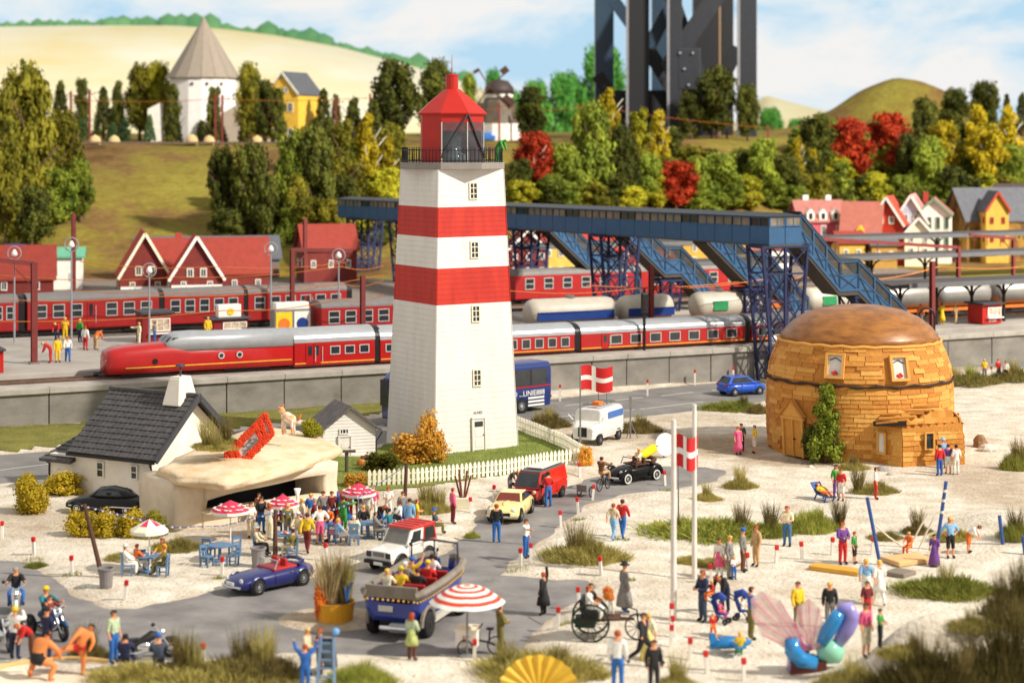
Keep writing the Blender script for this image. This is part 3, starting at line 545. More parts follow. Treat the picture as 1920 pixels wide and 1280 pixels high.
# ------------------------------------------------------------------ lighthouse
fv=P(815,858);phi=R(32.5)
lc=Vector((fv.x,fv.y,0))+Vector((math.cos(phi)-math.sin(phi),math.sin(phi)+math.cos(phi),0))*3.05
lc.z=gz(lc.x,lc.y)-.05
lh=thing('lighthouse','tall white lighthouse with two red bands and a red lantern room','lighthouse',lc,phi)
HT=17.65
def aw(z):return 3.05-(3.05-2.38)*z/HT
segs=[(0,9.24,28,LHW),(9.24,11.5,7,LHR),(11.5,13.43,6,LHW),(13.43,15.3,6,LHR),(15.3,HT,7,LHW)]
for fi,(u,nn)in enumerate((((1,0),(0,-1)),((0,-1),(-1,0)),((0,1),(1,0)),((-1,0),(0,1)))):
    U,Nn=Vector((*u,0)),Vector((*nn,0));back={}
    for(z0,z1,k,mt)in segs:
        for i in range(k):
            a,b=z0+(z1-z0)*i/k,z0+(z1-z0)*(i+1)/k;m=MB()if fi<2 else back.setdefault(mt.name,MB())
            aa,ab=aw(a)+.020,aw(b)+.008;ua,ub=aw(a)+.012,aw(b)+.004;b2=b-.006
            v=[U*-ua+Nn*aa+Vector((0,0,a)),U*ua+Nn*aa+Vector((0,0,a)),U*ub+Nn*ab+Vector((0,0,b2)),U*-ub+Nn*ab+Vector((0,0,b2))]
            v2=[p-Nn*.05 for p in v];m.add(v+v2,[(0,1,2,3),(4,7,6,5),(0,4,5,1),(3,2,6,7),(0,3,7,4),(1,5,6,2)])
            if fi<2:m.build('plank',mt,lh)
    for mn,m in back.items():m.build('siding',MATS[mn],lh)
for(z0,z1,k,mt)in segs:
    m=MB();a,b=aw(z0)-.02,aw(z1)-.02
    m.add([(-a,-a,z0),(a,-a,z0),(a,a,z0),(-a,a,z0),(-b,-b,z1),(b,-b,z1),(b,b,z1),(-b,b,z1)],[(0,1,5,4),(1,2,6,5),(2,3,7,6),(3,0,4,7),(4,5,6,7)]);m.build('tower_core',mt,lh)
    for sx,sy in((-1,-1),(1,-1),(-1,1),(1,1)):
        a,b=aw(z0)+.005,aw(z1)+.005;MB().bar((sx*a,sy*a,z0),(sx*b,sy*b,z1-.01),.075).build('corner_trim',mt,lh)
tilt=(3.05-2.38)/HT
for z in(15.75,12.05,8.05,4.05):
    window(lh,wallM((.1,-aw(z)-.03,z),(1,0,0),up=(0,tilt,1)),0,0,.62,1.08)
door(lh,wallM((.12,-aw(0)-.04,.1),(1,0,0),up=(0,tilt,1)),0,0,.82,1.95,LHW,LHW,True)
text('ALNES',.24,MC('letter_grey',120,112,100),lh,(.12,-aw(2.4)-.045,2.42),(R(90-2),0,0))
DECK=MC('gallery_grey',142,134,126,rough=.8,var=.1)
def octo(r,z,a0=R(22.5)):return[(r*math.cos(a0+math.pi/4*i),r*math.sin(a0+math.pi/4*i),z)for i in range(8)]
OA=R(22.5-20)
MB().loft([octo(3.42,HT+.0,OA),octo(3.42,HT+.42,OA)]).build('gallery_deck',DECK,lh,bevel=.03)
ri=[Vector(p)for p in octo(3.3,HT+.42,OA)]
for i in range(8):
    a,b=ri[i],ri[(i+1)%8]
    for zz in(.12,.78):MB().bar(a+Vector((0,0,zz)),b+Vector((0,0,zz)),.05).build('railing_bar',BLACK,lh)
    for k in range(10):
        p=a.lerp(b,(k+.5)/10);MB().cyl(p,p+Vector((0,0,.96)),.036,.022,5).build('baluster',BLACK,lh)
LZ=HT+.42;LA=R(22.5-26)
LRED=MC('lantern_red',182,34,22,rough=.4,var=.06)
for i in range(8):
    a,b=Vector(octo(2.12,LZ,LA)[i]),Vector(octo(2.12,LZ,LA)[(i+1)%8]);up=Vector((0,0,3.05));mid=((a+b)/2);ang=math.atan2(mid.y,mid.x)
    wa=math.degrees(ang)+math.degrees(phi);wa=(wa+180)%360-180
    if-128<wa<20:
        MB().quad(a,b,b+Vector((0,0,2.55)),a+Vector((0,0,2.55))).build('lantern_pane',glass('lantern_glass',(.10,.11,.12),.05,.5),lh)
        MB().add([a+Vector((0,0,2.55)),b+Vector((0,0,2.55)),b+up,a+up,a*.97+Vector((0,0,2.55)),b*.97+Vector((0,0,2.55)),b*.97+up,a*.97+up],[(0,1,2,3),(7,6,5,4),(0,4,5,1)]).build('lantern_band',LRED,lh)
        MB().bar(a,a+Vector((0,0,2.55)),.055).build('glazing_bar',MC('pale_bar',190,184,172),lh)
    else:
        q=[a,b,b+up,a+up];MB().add(q+[Vector((p.x*.97,p.y*.97,p.z))for p in q],[(0,1,2,3),(7,6,5,4),(0,4,5,1),(3,2,6,7)]).build('lantern_panel',LRED,lh)
fr=[Vector(p)for p in octo(2.2,LZ,LA)]
order=sorted(range(8),key=lambda i:(fr[i].y*math.cos(phi)+fr[i].x*math.sin(phi)))
for i in range(8):
    wa=(math.degrees(math.atan2(fr[i].y,fr[i].x)+phi)+180)%360-180
    if-140<wa<10:
        j=i if i%2==0 else i+1
        MB().bar(fr[i]*1.01+Vector((0,0,.1 if i%2 else 2.9)),fr[(i+1)%8]*1.01+Vector((0,0,2.9 if i%2 else .1)),.10).build('brace',DGREY,lh)
MB().lathe([(.9,LZ+.0),(.9,LZ+.5),(.55,LZ+.6),(.62,LZ+1.2),(.62,LZ+1.7),(.3,LZ+2)],14).build('lamp_optic',glass('optic',(.25,.3,.34),.1),lh,smooth=True)
RZ=LZ+3.05
MB().loft([octo(2.28,RZ-.04,LA),octo(2.34,RZ+.08,LA),octo(1.35,RZ+.95,LA),octo(.5,RZ+1.62,LA)]).build('lantern_roof',LRED,lh,bevel=.02)
MB().lathe([(.40,RZ+1.55),(.40,RZ+2.45),(.43,RZ+2.46),(.43,RZ+2.55),(.1,RZ+2.58)],14).build('vent_stack',LRED,lh,smooth=False)
MB().cyl((0,0,RZ+2.5),(0,0,RZ+3.8),.035,.015,6).build('lightning_rod',LRED,lh)
# ------------------------------------------------------------------ round shingle hut
hc=P(1611,872);hc=Vector((hc.x*1.05,hc.y+5.75,0));hc.x=(1611-CX)/F*hc.y;hc.z=gz(hc.x,hc.y)-.05
hut=thing('round_hut','round orange wooden shingle hut with a brown domed roof','hut',hc)
SH=[M('shingle_%d'%i,hexc(*c),rough=.75,c2=hexc(*d),scale=5,bump=.4,bscale=40,stretch=(6,6,.6),detail=5)for i,(c,d)in enumerate((((178,110,36),(218,154,66)),((192,124,44),(228,168,80)),((168,100,32),(208,142,58)),((200,136,54),(234,180,94))))]
HP=[(5.72,0),(5.80,1.2),(5.84,2.6),(5.80,4.0),(5.76,4.55),(5.66,5.2),(5.46,5.9),(5.18,6.5),(5.0,6.85)]
def hr(z):return float(np.interp(z,[p[1]for p in HP],[p[0]for p in HP]))
MB().lathe(HP,40).build('hut_wall',SH[2],hut,smooth=True)
r_=random.Random(2);pieces=[]
zs=list(np.arange(0,4.35,.272))+list(np.arange(4.74,6.7,.265));wins=[(R(-90-25.6),4.85,.66,1.75),(R(-90+14.5),4.75,.66,1.8),(R(-90-52),0,1.05,3.4),(R(-73),.4,.5,1.9)]
ex=R(-90+22)
for z in zs:
    h=.26;a=r_.random()*.2-math.pi
    while a<math.pi-.05:
        wd=r_.uniform(.7,1.7)/5.7;b=min(a+wd,math.pi);mid=(a+b)/2;skip=False
        for(wa,wz,ww,wh)in wins:
            if abs(mid-wa)<ww/5.6+.06 and wz-.25<z<wz+wh-.1:skip=True
        if not skip:pieces.append((a+.004,b-.004,z+r_.uniform(-.03,.03),h,r_.randrange(4),r_.uniform(.0,.03)))
        a=b
vis=lambda p:-math.cos((p[0]+p[1])/2+math.pi/2)
pieces.sort(key=lambda p:abs((p[0]+p[1])/2+math.pi/2))
def shingle(m,a,b,z,h,off):
    r0,r1=hr(z)+off+.045,hr(z+h)+.012;mid=(a+b)/2;vs=[]
    for rr,zz in((r0,z),(r1,z+h+.05),(r0-.07,z),(r1-.05,z+h+.05)):
        for an in(a,mid,b):vs.append((rr*math.cos(an),rr*math.sin(an),zz))
    m.add(vs,[(0,1,4,3),(1,2,5,4),(6,7,1,0),(7,8,2,1),(0,3,9,6),(2,8,11,5),(3,4,10,9),(4,5,11,10)])
rest={}
for i,(a,b,z,h,k,off)in enumerate(pieces):
    if i<290:m=MB();shingle(m,a,b,z,h,off);m.build('shingle',SH[k],hut)
    else:shingle(rest.setdefault(k,MB()),a,b,z,h,off)
for k,m in rest.items():tag(m.build('shingle_field',SH[k],hut),kind='stuff')
m=MB();ring=[]
for i in range(61):
    a=2*math.pi*i/60;rr=5.86+.03*math.sin(i*2.3);ring.append((rr*math.cos(a),rr*math.sin(a),4.55+.05*math.sin(i*1.7)))
m.tube(ring,[.085+.025*math.sin(i*3.1)for i in range(61)],7).build('rope_band',MC('dark_rope',58,44,36,rough=.9,var=.3,bump=.8),hut)
rim=[]
for i in range(49):
    a=2*math.pi*i/48;rim.append((5.06*math.cos(a),5.06*math.sin(a),6.86+.04*math.sin(i*2.9)))
MB().tube(rim,.11,7).build('roof_rim',SH[3],hut,smooth=True)
DOME=M('dome_brown',hexc(118,70,26),rough=.38,c2=hexc(172,112,46),scale=.9,bump=.15,bscale=4,detail=9,stretch=(1,1,4),spec=.5)
MB().lathe([(5.04,6.86),(4.86,7.25),(4.45,7.75),(3.75,8.28),(2.8,8.68),(1.5,8.95),(.2,9.03)],44).build('dome_roof',DOME,hut,smooth=True)
def hutM(a,z,out=.0):
    rr=hr(z)+out;return wallM((rr*math.cos(a),rr*math.sin(a),z),(-math.sin(a),math.cos(a),0),up=(-(hr(z)-hr(z+1.2))/1.2*math.cos(a),-(hr(z)-hr(z+1.2))/1.2*math.sin(a),1))
PANEW=MC('whitish_pane',214,212,206,rough=.2,var=.12,spec=.6)
for wa,wz,ww,wh in wins[:2]:
    Mx=hutM(wa,wz+.12,.06);f=window(hut,Mx,0,0,1.2,1.6,1,1,SH[3],PANEW,fw=.17,t=.2)
    c=MB();c.M=Mx;c.bar((-.35,-.05,1.15),(0,-.05,1.3),.05);c.bar((0,-.05,1.3),(.35,-.05,1.1),.05);c.build('curtain_cord',DGREY,f)
    fl=MB();fl.M=Mx
    for k,(fx,fz)in enumerate(((-.12,.38),(.05,.45),(.14,.34),(-.02,.3))):fl.ball((fx,-.06,fz),.09,6,5)
    fl.build('red_flowers',MC('flower_red',210,60,36),f)
Mx=hutM(wins[2][0],0.05,.10)
m=MB();m.M=Mx;m.box((0,-.02,1.15),(1.5,.12,2.3));dr=m.build('door',SH[1],hut)
m=MB();m.M=Mx
for sx in(-.8,0,.8):m.box((sx,-.12,1.15),(.16 if sx else .08,.16,2.3))
m.box((0,-.13,2.38),(1.95,.2,.18));m.prismy([(-.95,2.48),(.95,2.48),(0,3.5)],-.2,.1);m.build('door_frame',SH[3],dr)
m=MB();m.M=Mx;m.bar((-.98,-.22,2.48),(0,-.22,3.55),.14);m.bar((.98,-.22,2.48),(0,-.22,3.55),.14);m.build('gable_trim',SH[2],dr)
m=MB();m.M=Mx;m.ball((.15,-.2,1.1),.07,6,5);m.build('handle',BLACK,dr)
Mx=hutM(wins[3][0],.45,.08);window(hut,Mx,0,0,.8,1.6,1,1,SH[2],PANEW,fw=.12,t=.1)
# porch extension with faceted shingle walls
ang=R(-90+25);pc=Vector((6.3*math.cos(ang),6.3*math.sin(ang),0))
def pl(px,py):q=P(px,py);return Vector((q.x-hc.x,q.y-hc.y))
base=[pl(1636,868),pl(1692,880),pl(1806,874),pl(1810,850)]
base[3]=base[2]+Vector((.2,2.6));base[0]=base[1]+Vector((-1.6,1.6))
zt=[2.75,2.75,2.35,2.35]
m=MB();n_=4
m.prism([tuple(p)for p in base],0,2.3);m.build('porch_wall',SH[0],hut)
for k in range(3):
    a,b=base[k],base[k+1];u=(b-a).normalized();nn=Vector((u.y,-u.x));ln=(b-a).length
    for j in range(9):
        z=j*.31;x=0;ins=(2.79-z)*0
        taper=max(0,z-1.7)*.35
        while x<ln-taper-.05:
            wd=min(r_.uniform(.5,1.0),ln-taper-x)
            if k==0 and .55<x+wd/2<1.25 and .6<z<1.9 or k==1 and 1.35<x+wd/2<2.0 and .9<z<2.0:x+=wd;continue
            p0=a+u*x;p1=a+u*(x+wd-.012);o=.09+r_.uniform(0,.03)-max(0,z-1.5)*.18;mm=MB();q0,q1=p0+nn*o,p1+nn*o;t0,t1=p0+nn*(o-.05-(.05 if z>1.5 else 0)),p1+nn*(o-.05-(.05 if z>1.5 else 0))
            mm.add([(q0.x,q0.y,z),(q1.x,q1.y,z),(t1.x,t1.y,z+.33),(t0.x,t0.y,z+.33),(q0.x-nn.x*.1,q0.y-nn.y*.1,z),(q1.x-nn.x*.1,q1.y-nn.y*.1,z),(t1.x-nn.x*.1,t1.y-nn.y*.1,z+.33),(t0.x-nn.x*.1,t0.y-nn.y*.1,z+.33)],[(0,1,2,3),(0,4,5,1),(3,2,6,7),(0,3,7,4),(1,5,6,2)]);mm.build('shingle',SH[r_.randrange(4)],hut);x+=wd
    if k==0:window(hut,wallM((a.x+nn.x*.12,a.y+nn.y*.12,0),(u.x,u.y,0)),.9,.6,.62,1.35,1,1,SH[3],PANEW,fw=.1,t=.12)
    if k==1:window(hut,wallM((a.x+nn.x*.12,a.y+nn.y*.12,0),(u.x,u.y,0)),1.7,.95,.66,1.1,1,1,SH[3],GLASSD,fw=.1,t=.12)
b0,b1,b2,b3=[Vector((p.x,p.y,0))for p in base];back=Vector((-1.0,2.2,0))
for k in range(5):                                        # porch roof planks
    t=k/5;lo0,lo1=(b0.lerp(b1,.55)+Vector((-.7,-.1,2.55))),(b1+Vector((.35,.05,2.8)))
    bk=Vector((.55,1.0,.42));p=lo0+bk*(t*2.2);q=lo1.lerp(b2+Vector((0,0,2.75)),.55*t)+bk*(t*1.6)+Vector((0,0,.06*t))
    MB().bar(p,q,.62,.10).build('roof_plank',SH[k%4],hut)
MB().bar(b0.lerp(b1,.45)+Vector((-.75,-.35,2.5)),b1+Vector((.2,-.2,2.62)),.12,.3).build('porch_beam',MC('dark_beam',50,38,30),hut)
m=MB();m.add([tuple(b1+Vector((0,0,2.6))),tuple(b2+Vector((-.3,.2,2.55))),tuple(b2+Vector((-1.2,1.9,3.3))),tuple(b1+Vector((.1,1.9,3.35))),tuple(b3+Vector((0,0,2.4))),tuple(b1+Vector((-1.6,1.5,2.5)))],[(0,1,2,3),(1,4,2),(0,3,5)]);m.build('porch_roof',SH[3],hut)
for k in range(7):
    p=b1.lerp(b2+Vector((-.3,.2,0)),.08+.13*k);MB().bar(p+Vector((-.05,-.12,2.5)),p+Vector((.1,.9,3.08)),.5,.07).build('shingle',SH[k%4],hut)
# ------------------------------------------------------------------ white farmhouse
PLAST=M('farm_plaster',hexc(226,216,198),rough=.85,c2=hexc(246,240,230),scale=.9,bump=.3,bscale=14,detail=8)
TILE=M('slate_tile',hexc(62,60,62),rough=.6,c2=hexc(92,88,86),scale=3,bump=.3,bscale=20)
def tiled_slope(par,o,u,up,lu,lup,mat,nu,nv,maxp=300,th=.06,name='tile'):
    """tiles laid on a roof slope: origin at the eave corner, u along the eave, up along the slope"""
    u=Vector(u).normalized();up=Vector(up).normalized();n_=u.cross(up).normalized()
    if n_.z<0:n_=-n_
    o=Vector(o);du,dv=lu/nu,lup/nv
    base=MB().add([o,o+u*lu,o+u*lu+up*lup,o+up*lup,o-n_*.12,o+u*lu-n_*.12,o+u*lu+up*lup-n_*.12,o+up*lup-n_*.12],[(0,1,2,3),(7,6,5,4),(0,4,5,1),(1,5,6,2),(2,6,7,3),(3,7,4,0)]).build('roof',mat,par)
    t=MB().add([(0,0,th),(du*.93,0,th),(du*.93,0,0),(0,0,0),(0,dv*1.08,.012),(du*.93,dv*1.08,.012),(du*.5,-.03,th*1.25),(du*.5,dv*1.08,.03)],[(0,6,7,4),(6,1,5,7),(3,2,1,6,0),(0,4,3),(1,2,5)])
    me=t.mesh(name);Mx=Matrix.Identity(4)
    for i in range(3):Mx[i][0]=u[i];Mx[i][1]=up[i];Mx[i][2]=n_[i]
    for j in range(nv):
        for i in range(nu):
            k=link(name,me,mat,base);p=o+u*(du*(i+.03))+up*(dv*j)+n_*.004;Mi=Mx.copy()
            for q in range(3):Mi[q][3]=p[q]
            k.matrix_local=Mi @ Matrix.Rotation(R(random.uniform(-.8,.8)),4,'X')
    return base
cor=P(285,946);ug=Vector((.487,.873)).normalized();vg=Vector((-ug.y,ug.x))
fh=thing('farmhouse','white plaster farmhouse with dark tiled roof and a fat white chimney','house',(cor.x,cor.y,gz(cor.x,cor.y)-.05),math.atan2(ug.y,ug.x))
GW,EL,EZ,RZf=6.6,5.4,2.45,5.2                     # gable along +x, eave along +y
m=MB();m.M=Matrix(((1,0,0,0),(0,1,0,0),(0,0,1,0),(0,0,0,1)))
m.prismy([(0,-.3),(GW,-.3),(GW,EZ),(GW/2,RZf),(0,EZ)],0,EL);m.build('wall',PLAST,fh)
sl=math.hypot(GW/2,RZf-EZ);d1=(GW/2/sl,0,(RZf-EZ)/sl);ov=.45
tiled_slope(fh,(-ov*d1[0],EL+.35,EZ-ov*d1[2]+.14),(0,-1,0),d1,EL+.9,sl+ov,TILE,19,12)
d2=(-d1[0],0,d1[2])
MB().add([(GW+ov*d1[0],-.55,EZ-ov*d1[2]+.14),(GW+ov*d1[0],EL+.35,EZ-ov*d1[2]+.14),(GW/2,EL+.35,RZf+.14),(GW/2,-.55,RZf+.14),(GW+ov*d1[0],-.55,EZ-ov*d1[2]),(GW+ov*d1[0],EL+.35,EZ-ov*d1[2]),(GW/2,EL+.35,RZf),(GW/2,-.55,RZf)],[(0,1,2,3),(4,5,1,0),(7,4,0,3),(1,5,6,2)]).build('roof',TILE,fh)
MB().bar((GW/2,-.6,RZf+.2),(GW/2,EL+.4,RZf+.2),.3,.16).build('ridge_cap',TILE,fh)
MB().bar((-ov*d1[0]-.05,-.58,EZ-ov*d1[2]+.1),(GW/2,-.58,RZf+.1),.14,.3).build('barge_board',DGREY,fh);MB().bar((GW+ov*d1[0],-.58,EZ-ov*d1[2]+.1),(GW/2,-.58,RZf+.1),.14,.3).build('barge_board',DGREY,fh)
MB().bar((-ov*d1[0]-.08,-.5,EZ-ov*d1[2]+.02),(-ov*d1[0]-.08,EL+.3,EZ-ov*d1[2]+.02),.13).build('gutter',BLACK,fh)
MB().tube([(-.3,-.1,EZ-.4),(-.08,-.02,EZ-.7),(-.08,-.02,0)],.055,6).build('downpipe',BLACK,fh)
ch=MB().box((GW/2,.75,RZf+.36),(1.75,1.2,1.5),0,.58,.62).build('chimney',PLAST,fh,bevel=.06)
MB().box((GW/2,.75,RZf+1.13),(.95,.7,.08)).build('chimney_cap',PLAST,ch);MB().cyl((GW/2,.75,RZf+1.14),(GW/2,.75,RZf+1.72),.06).lathe([(.06,RZf+1.68),(.3,RZf+1.72),(.2,RZf+1.84),(.02,RZf+1.87)],10,(GW/2,.75,0)).build('chimney_cowl',DGREY,ch)
Mx=wallM((-.02,3.6,0),(0,-1,0));window(fh,Mx,0,1.0,.55,.9,1,2,PLAST,GLASSD,fw=.08);window(fh,Mx,2.4,1.1,.5,.8,1,2,PLAST,GLASSD,fw=.08)
an=MB().prism([(-.0,EL),(2.6,EL),(2.6,EL+1.9),(-.0,EL+1.9)],-.3,2.05).build('annex_wall',PLAST,fh)
tiled_slope(fh,(-.45,EL+2.3,1.75),(0,-1,0),(1,0,.28),2.3,3.2,TILE,8,7)
MB().tube([(-.3,EL+2.1,1.7),(-.06,EL+1.9,1.5),(-.06,EL+1.92,0)],.05,6).build('downpipe',BLACK,fh)
# ------------------------------------------------------------------ small white shed
sc_=P(655,858);ug2=Vector((.93,.36)).normalized()
sd=thing('garden_shed','small white clapboard shed with a grey roof beside the lighthouse','shed',(sc_.x,sc_.y,gz(sc_.x,sc_.y)-.05),math.atan2(ug2.y,ug2.x))
SW,SE,SR,SL=3.35,1.75,2.95,3.2
MB().prismy([(-SW/2,-.2),(SW/2,-.2),(SW/2,SE),(0,SR),(-SW/2,SE)],0,SL).build('wall',LHW,sd)
for j in range(15):
    z=j*.2;hw=SW/2 if z+.2<SE else max(.1,(SR-z-.2)/(SR-SE)*SW/2)
    MB().add([(-hw,-.035,z),(hw,-.035,z),(hw,-.008,z+.195),(-hw,-.008,z+.195),(-hw,.0,z),(hw,.0,z)],[(0,1,2,3),(4,5,1,0)]).build('plank',LHW,sd)
    if z+.2<SE:MB().add([(SW/2+.035,0,z),(SW/2+.035,SL,z),(SW/2+.008,SL,z+.195),(SW/2+.008,0,z+.195),(SW/2,0,z),(SW/2,SL,z)],[(0,1,2,3),(4,5,1,0)]).build('plank',LHW,sd)
SROOF=M('shed_roof',hexc(84,80,80),rough=.7,c2=hexc(112,106,104),scale=2)
for s_ in(-1,1):
    rf=MB().add([(s_*(SW/2+.35),-.35,SE-.2),(s_*(SW/2+.35),SL+.2,SE-.2),(0,SL+.2,SR+.1),(0,-.35,SR+.1),(s_*(SW/2+.35),-.35,SE-.32),(s_*(SW/2+.35),SL+.2,SE-.32),(0,SL+.2,SR-.02),(0,-.35,SR-.02)],[(0,1,2,3),(4,5,1,0),(7,4,0,3),(1,5,6,2),(4,7,6,5)]).build('roof',SROOF,sd)
    for k in range(10):
        y=-.3+k*(SL+.45)/9.5;MB().bar((s_*(SW/2+.34),y,SE-.18),(s_*.02,y,SR+.12),.07,.05).build('roof_batten',SROOF,rf)
window(sd,wallM((0,-.04,0),(1,0,0)),-.35,1.35,.62,.38,3,1,LHW,GLASSD);door(sd,wallM((0,-.04,0),(1,0,0)),-.3,0,.7,1.2,LHW,LHW)
MB().tube([(SW/2+.35,-.3,SE-.3),(SW/2+.2,-.1,SE-.7),(SW/2+.06,-.02,SE-.9),(SW/2+.06,-.02,0)],.045,6).build('downpipe',DGREY,sd)
# ------------------------------------------------------------------ stone-like kiosk with slab roof
STONE=M('kiosk_plaster',hexc(212,192,164),rough=.9,c2=hexc(232,218,196),scale=.8,bump=.6,bscale=7,detail=9)
SLABM=M('kiosk_slab',hexc(208,176,132),rough=.9,c2=hexc(230,212,182),scale=.9,bump=.7,bscale=6,detail=9,stretch=(1,1,3))
ka,kb=P(326,1000),P(634,955);kd_=(kb-ka).normalized();kn=Vector((-kd_.y,kd_.x,0));KL=(kb-ka).length;KD=3.6
ks=thing('stone_kiosk','cave-like beige stone kiosk with a thick slab roof and dark serving opening','kiosk',(ka.x,ka.y,0),math.atan2(kd_.y,kd_.x))
def rough_box(m,x0,x1,y0,y1,z0,z1,n=5,amp=.07,sd_=0):
    rr=random.Random(sd_);rings=[]
    for k in range(n+1):
        t=k/n;z=z0+(z1-z0)*t;ring=[]
        for(xa,ya),(xb,yb)in(((x0,y0),(x1,y0)),((x1,y0),(x1,y1)),((x1,y1),(x0,y1)),((x0,y1),(x0,y0))):
            for i in range(4):ring.append((xa+(xb-xa)*i/4+rr.uniform(-amp,amp),ya+(yb-ya)*i/4+rr.uniform(-amp,amp),z))
        rings.append(ring)
    m.loft(rings)
m=MB();rough_box(m,0,1.9,0,KD,-.2,2.55,5,.09,1);m.build('wall',STONE,ks,smooth=True)
m=MB();rough_box(m,KL-.9,KL,0,KD,-.2,2.55,5,.06,2);m.build('wall',STONE,ks,smooth=True)
m=MB();rough_box(m,1.7,KL-.7,KD-.6,KD,-.2,2.5,4,.05,3);m.build('wall',STONE,ks,smooth=True)
m=MB();g=[]
for i in range(13):                                       # lintel with a wavy lower edge
    t=i/12;x=1.75+(KL-2.5)*t;zb=1.42+.50*math.sin(min(1,t*1.1)*math.pi*.5)+.04*math.sin(t*9)
    g.append([(x,-.05,zb),(x,-.12,2.0),(x,-.02,2.6),(x,.55,2.6),(x,.55,zb)])
m.loft(g).build('lintel',STONE,ks,smooth=True)
MB().box(((KL+1)/2,.25,.42),(KL-2.2,.7,.84)).build('counter_wall',STONE,ks,bevel=.08);ct=MB().box(((KL+1)/2,-.05,.9),(KL-2.0,1.1,.1)).build('counter',CREAM,ks,bevel=.03)
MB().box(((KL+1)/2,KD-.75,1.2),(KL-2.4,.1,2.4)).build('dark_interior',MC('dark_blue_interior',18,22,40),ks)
Mk=Matrix.Rotation(-math.atan2(kd_.y,kd_.x),4,'Z')@ Matrix.Translation((-ka.x,-ka.y,0))
op=[(296,888),(330,904),(420,911),(470,899),(540,885),(600,867),(640,850),(620,832),(570,815),(520,808),(470,812),(420,830),(360,852),(315,872)]
ol=[Mk @ P(x,y,2.62)for x,y in op];cen=sum(ol,Vector())/len(ol)
dense=[]
for i in range(len(ol)):
    for k in range(6):dense.append(ol[i].lerp(ol[(i+1)%len(ol)],k/6))
rr=random.Random(4);n_=len(dense);rings=[]
for li,(k,z,am)in enumerate(((.88,2.30,.008),(.95,2.36,.012),(.99,2.46,.016),(1.0,2.58,.018),(1.0,2.70,.016),(.985,2.80,.016),(.955,2.89,.014),(.90,2.98,.012),(.80,3.07,.01),(.66,3.17,.008),(.50,3.26,.008),(.33,3.34,.006),(.16,3.38,.004),(.03,3.39,0))):
    ring=[];ph=rr.random()*6
    for i,p in enumerate(dense):
        q=k*(1+am*(math.sin(i*.33+ph)+.7*math.sin(i*.9+2*ph)+rr.uniform(-.15,.15)));ring.append((cen.x+(p.x-cen.x)*q,cen.y+(p.y-cen.y)*q,z+rr.uniform(-.006,.006)+.09*math.sin(i*.19+1.5)*(z<2.9)))
    rings.append(ring)
MB().loft(rings).build('slab_roof',SLABM,ks,smooth=True)
# flower-framed sign, standing on the slab
fl_o=at(468,842,96.3);sg=thing('flower_sign','diamond sign framed by orange red flowers on the kiosk roof','sign',(fl_o.x,fl_o.y,fl_o.z),0)
Wd=lambda px,py:(at(px,py,96.3)-fl_o)
cor4=[Wd(424,852),Wd(434,892),Wd(512,812),Wd(498,776)]
MB().add([tuple(p)for p in cor4]+[(p.x,p.y+.1,p.z)for p in cor4],[(0,1,2,3),(7,6,5,4),(0,4,5,1),(1,5,6,2),(2,6,7,3),(3,7,4,0)]).build('board',WHITE,sg)
FLW=MC('flower_orange_red',226,66,22,rough=.6,var=.2,scale=6);cc=sum(cor4,Vector())/4;rr=random.Random(9)
fm_=MB();
for k in range(5):a=k*1.257;fm_.ball((.075*math.cos(a),-.02,.075*math.sin(a)),(.085,.08,.085),6,4)
fme=fm_.mesh('flower',True)
for i in range(4):
    a,b=cor4[i],cor4[(i+1)%4];L_=(b-a).length;k=max(3,int(L_/.17))
    for row in(0,.18,.32):
        for j in range(k):
            p=a.lerp(b,(j+.5)/k);p=p.lerp(cc,row*(.9 if L_>1.2 else 1.5));o=link('flower',fme,FLW,sg);o.location=(p.x+rr.uniform(-.03,.03),-.07-rr.uniform(0,.05),p.z+rr.uniform(-.03,.03));o.rotation_euler=(0,rr.random()*3,0)
ax=(cor4[2]-cor4[1]);an_=math.atan2(ax.z,ax.x)
tx=text('Kiosk',.27,BLACK,sg,(cc.x-.10,-.02,cc.z+.08),(R(90),-an_,0),name='lettering')
m=MB();ud=Vector((math.cos(an_),0,math.sin(an_)));vd=Vector((-math.sin(an_),0,math.cos(an_)))
for k in range(12):p=Vector((cc.x+.10,-.02,cc.z-.14))+ud*((k-5.5)*.085);m.bar(p,p+vd*(.10+.07*((k*5)%3)),.03)
m.build('lettering',MC('sign_blue',60,80,120),sg)
MB().bar((cc.x,.1,cc.z),(cc.x,.5,cc.z-.6),.06).build('strut',BROWN,sg)
# roof ornament animal and roof plants
rp0=Mk.inverted()@ Vector((cen.x+1.3,cen.y+.6,3.42))
an0=thing('animal_figurine','small orange and white spotted four-legged figurine on the kiosk roof','figurine',at(541,814,99.5),R(-20))
m=MB();m.tube([(-.35,0,1.02),(-.15,0,.95),(.2,0,.8),(.42,0,.62)],[.2,.27,.26,.16],9);m.tube([(-.3,0,1.1),(-.42,-.02,1.3),(-.52,-.03,1.32)],[.16,.18,.13],8)
for x,y in((-.25,-.14),(-.25,.14),(.3,-.13),(.3,.13)):m.tube([(x,y,.8),(x-.05,y,.4),(x,y,0)],[.1,.07,.06],6)
m.build('body',M('spotted_coat',hexc(226,150,70),c2=hexc(246,238,226),scale=3.5,rough=.6,detail=1),an0,smooth=True)
MB().tube([(.42,0,.75),(.62,0,.8),(.72,0,1.1)],[.06,.05,.05],6).build('tail',ORANGE,an0);MB().ball((-.5,-.16,1.42),.06).ball((-.38,.1,1.5),.07).build('ear',ORANGE,an0)
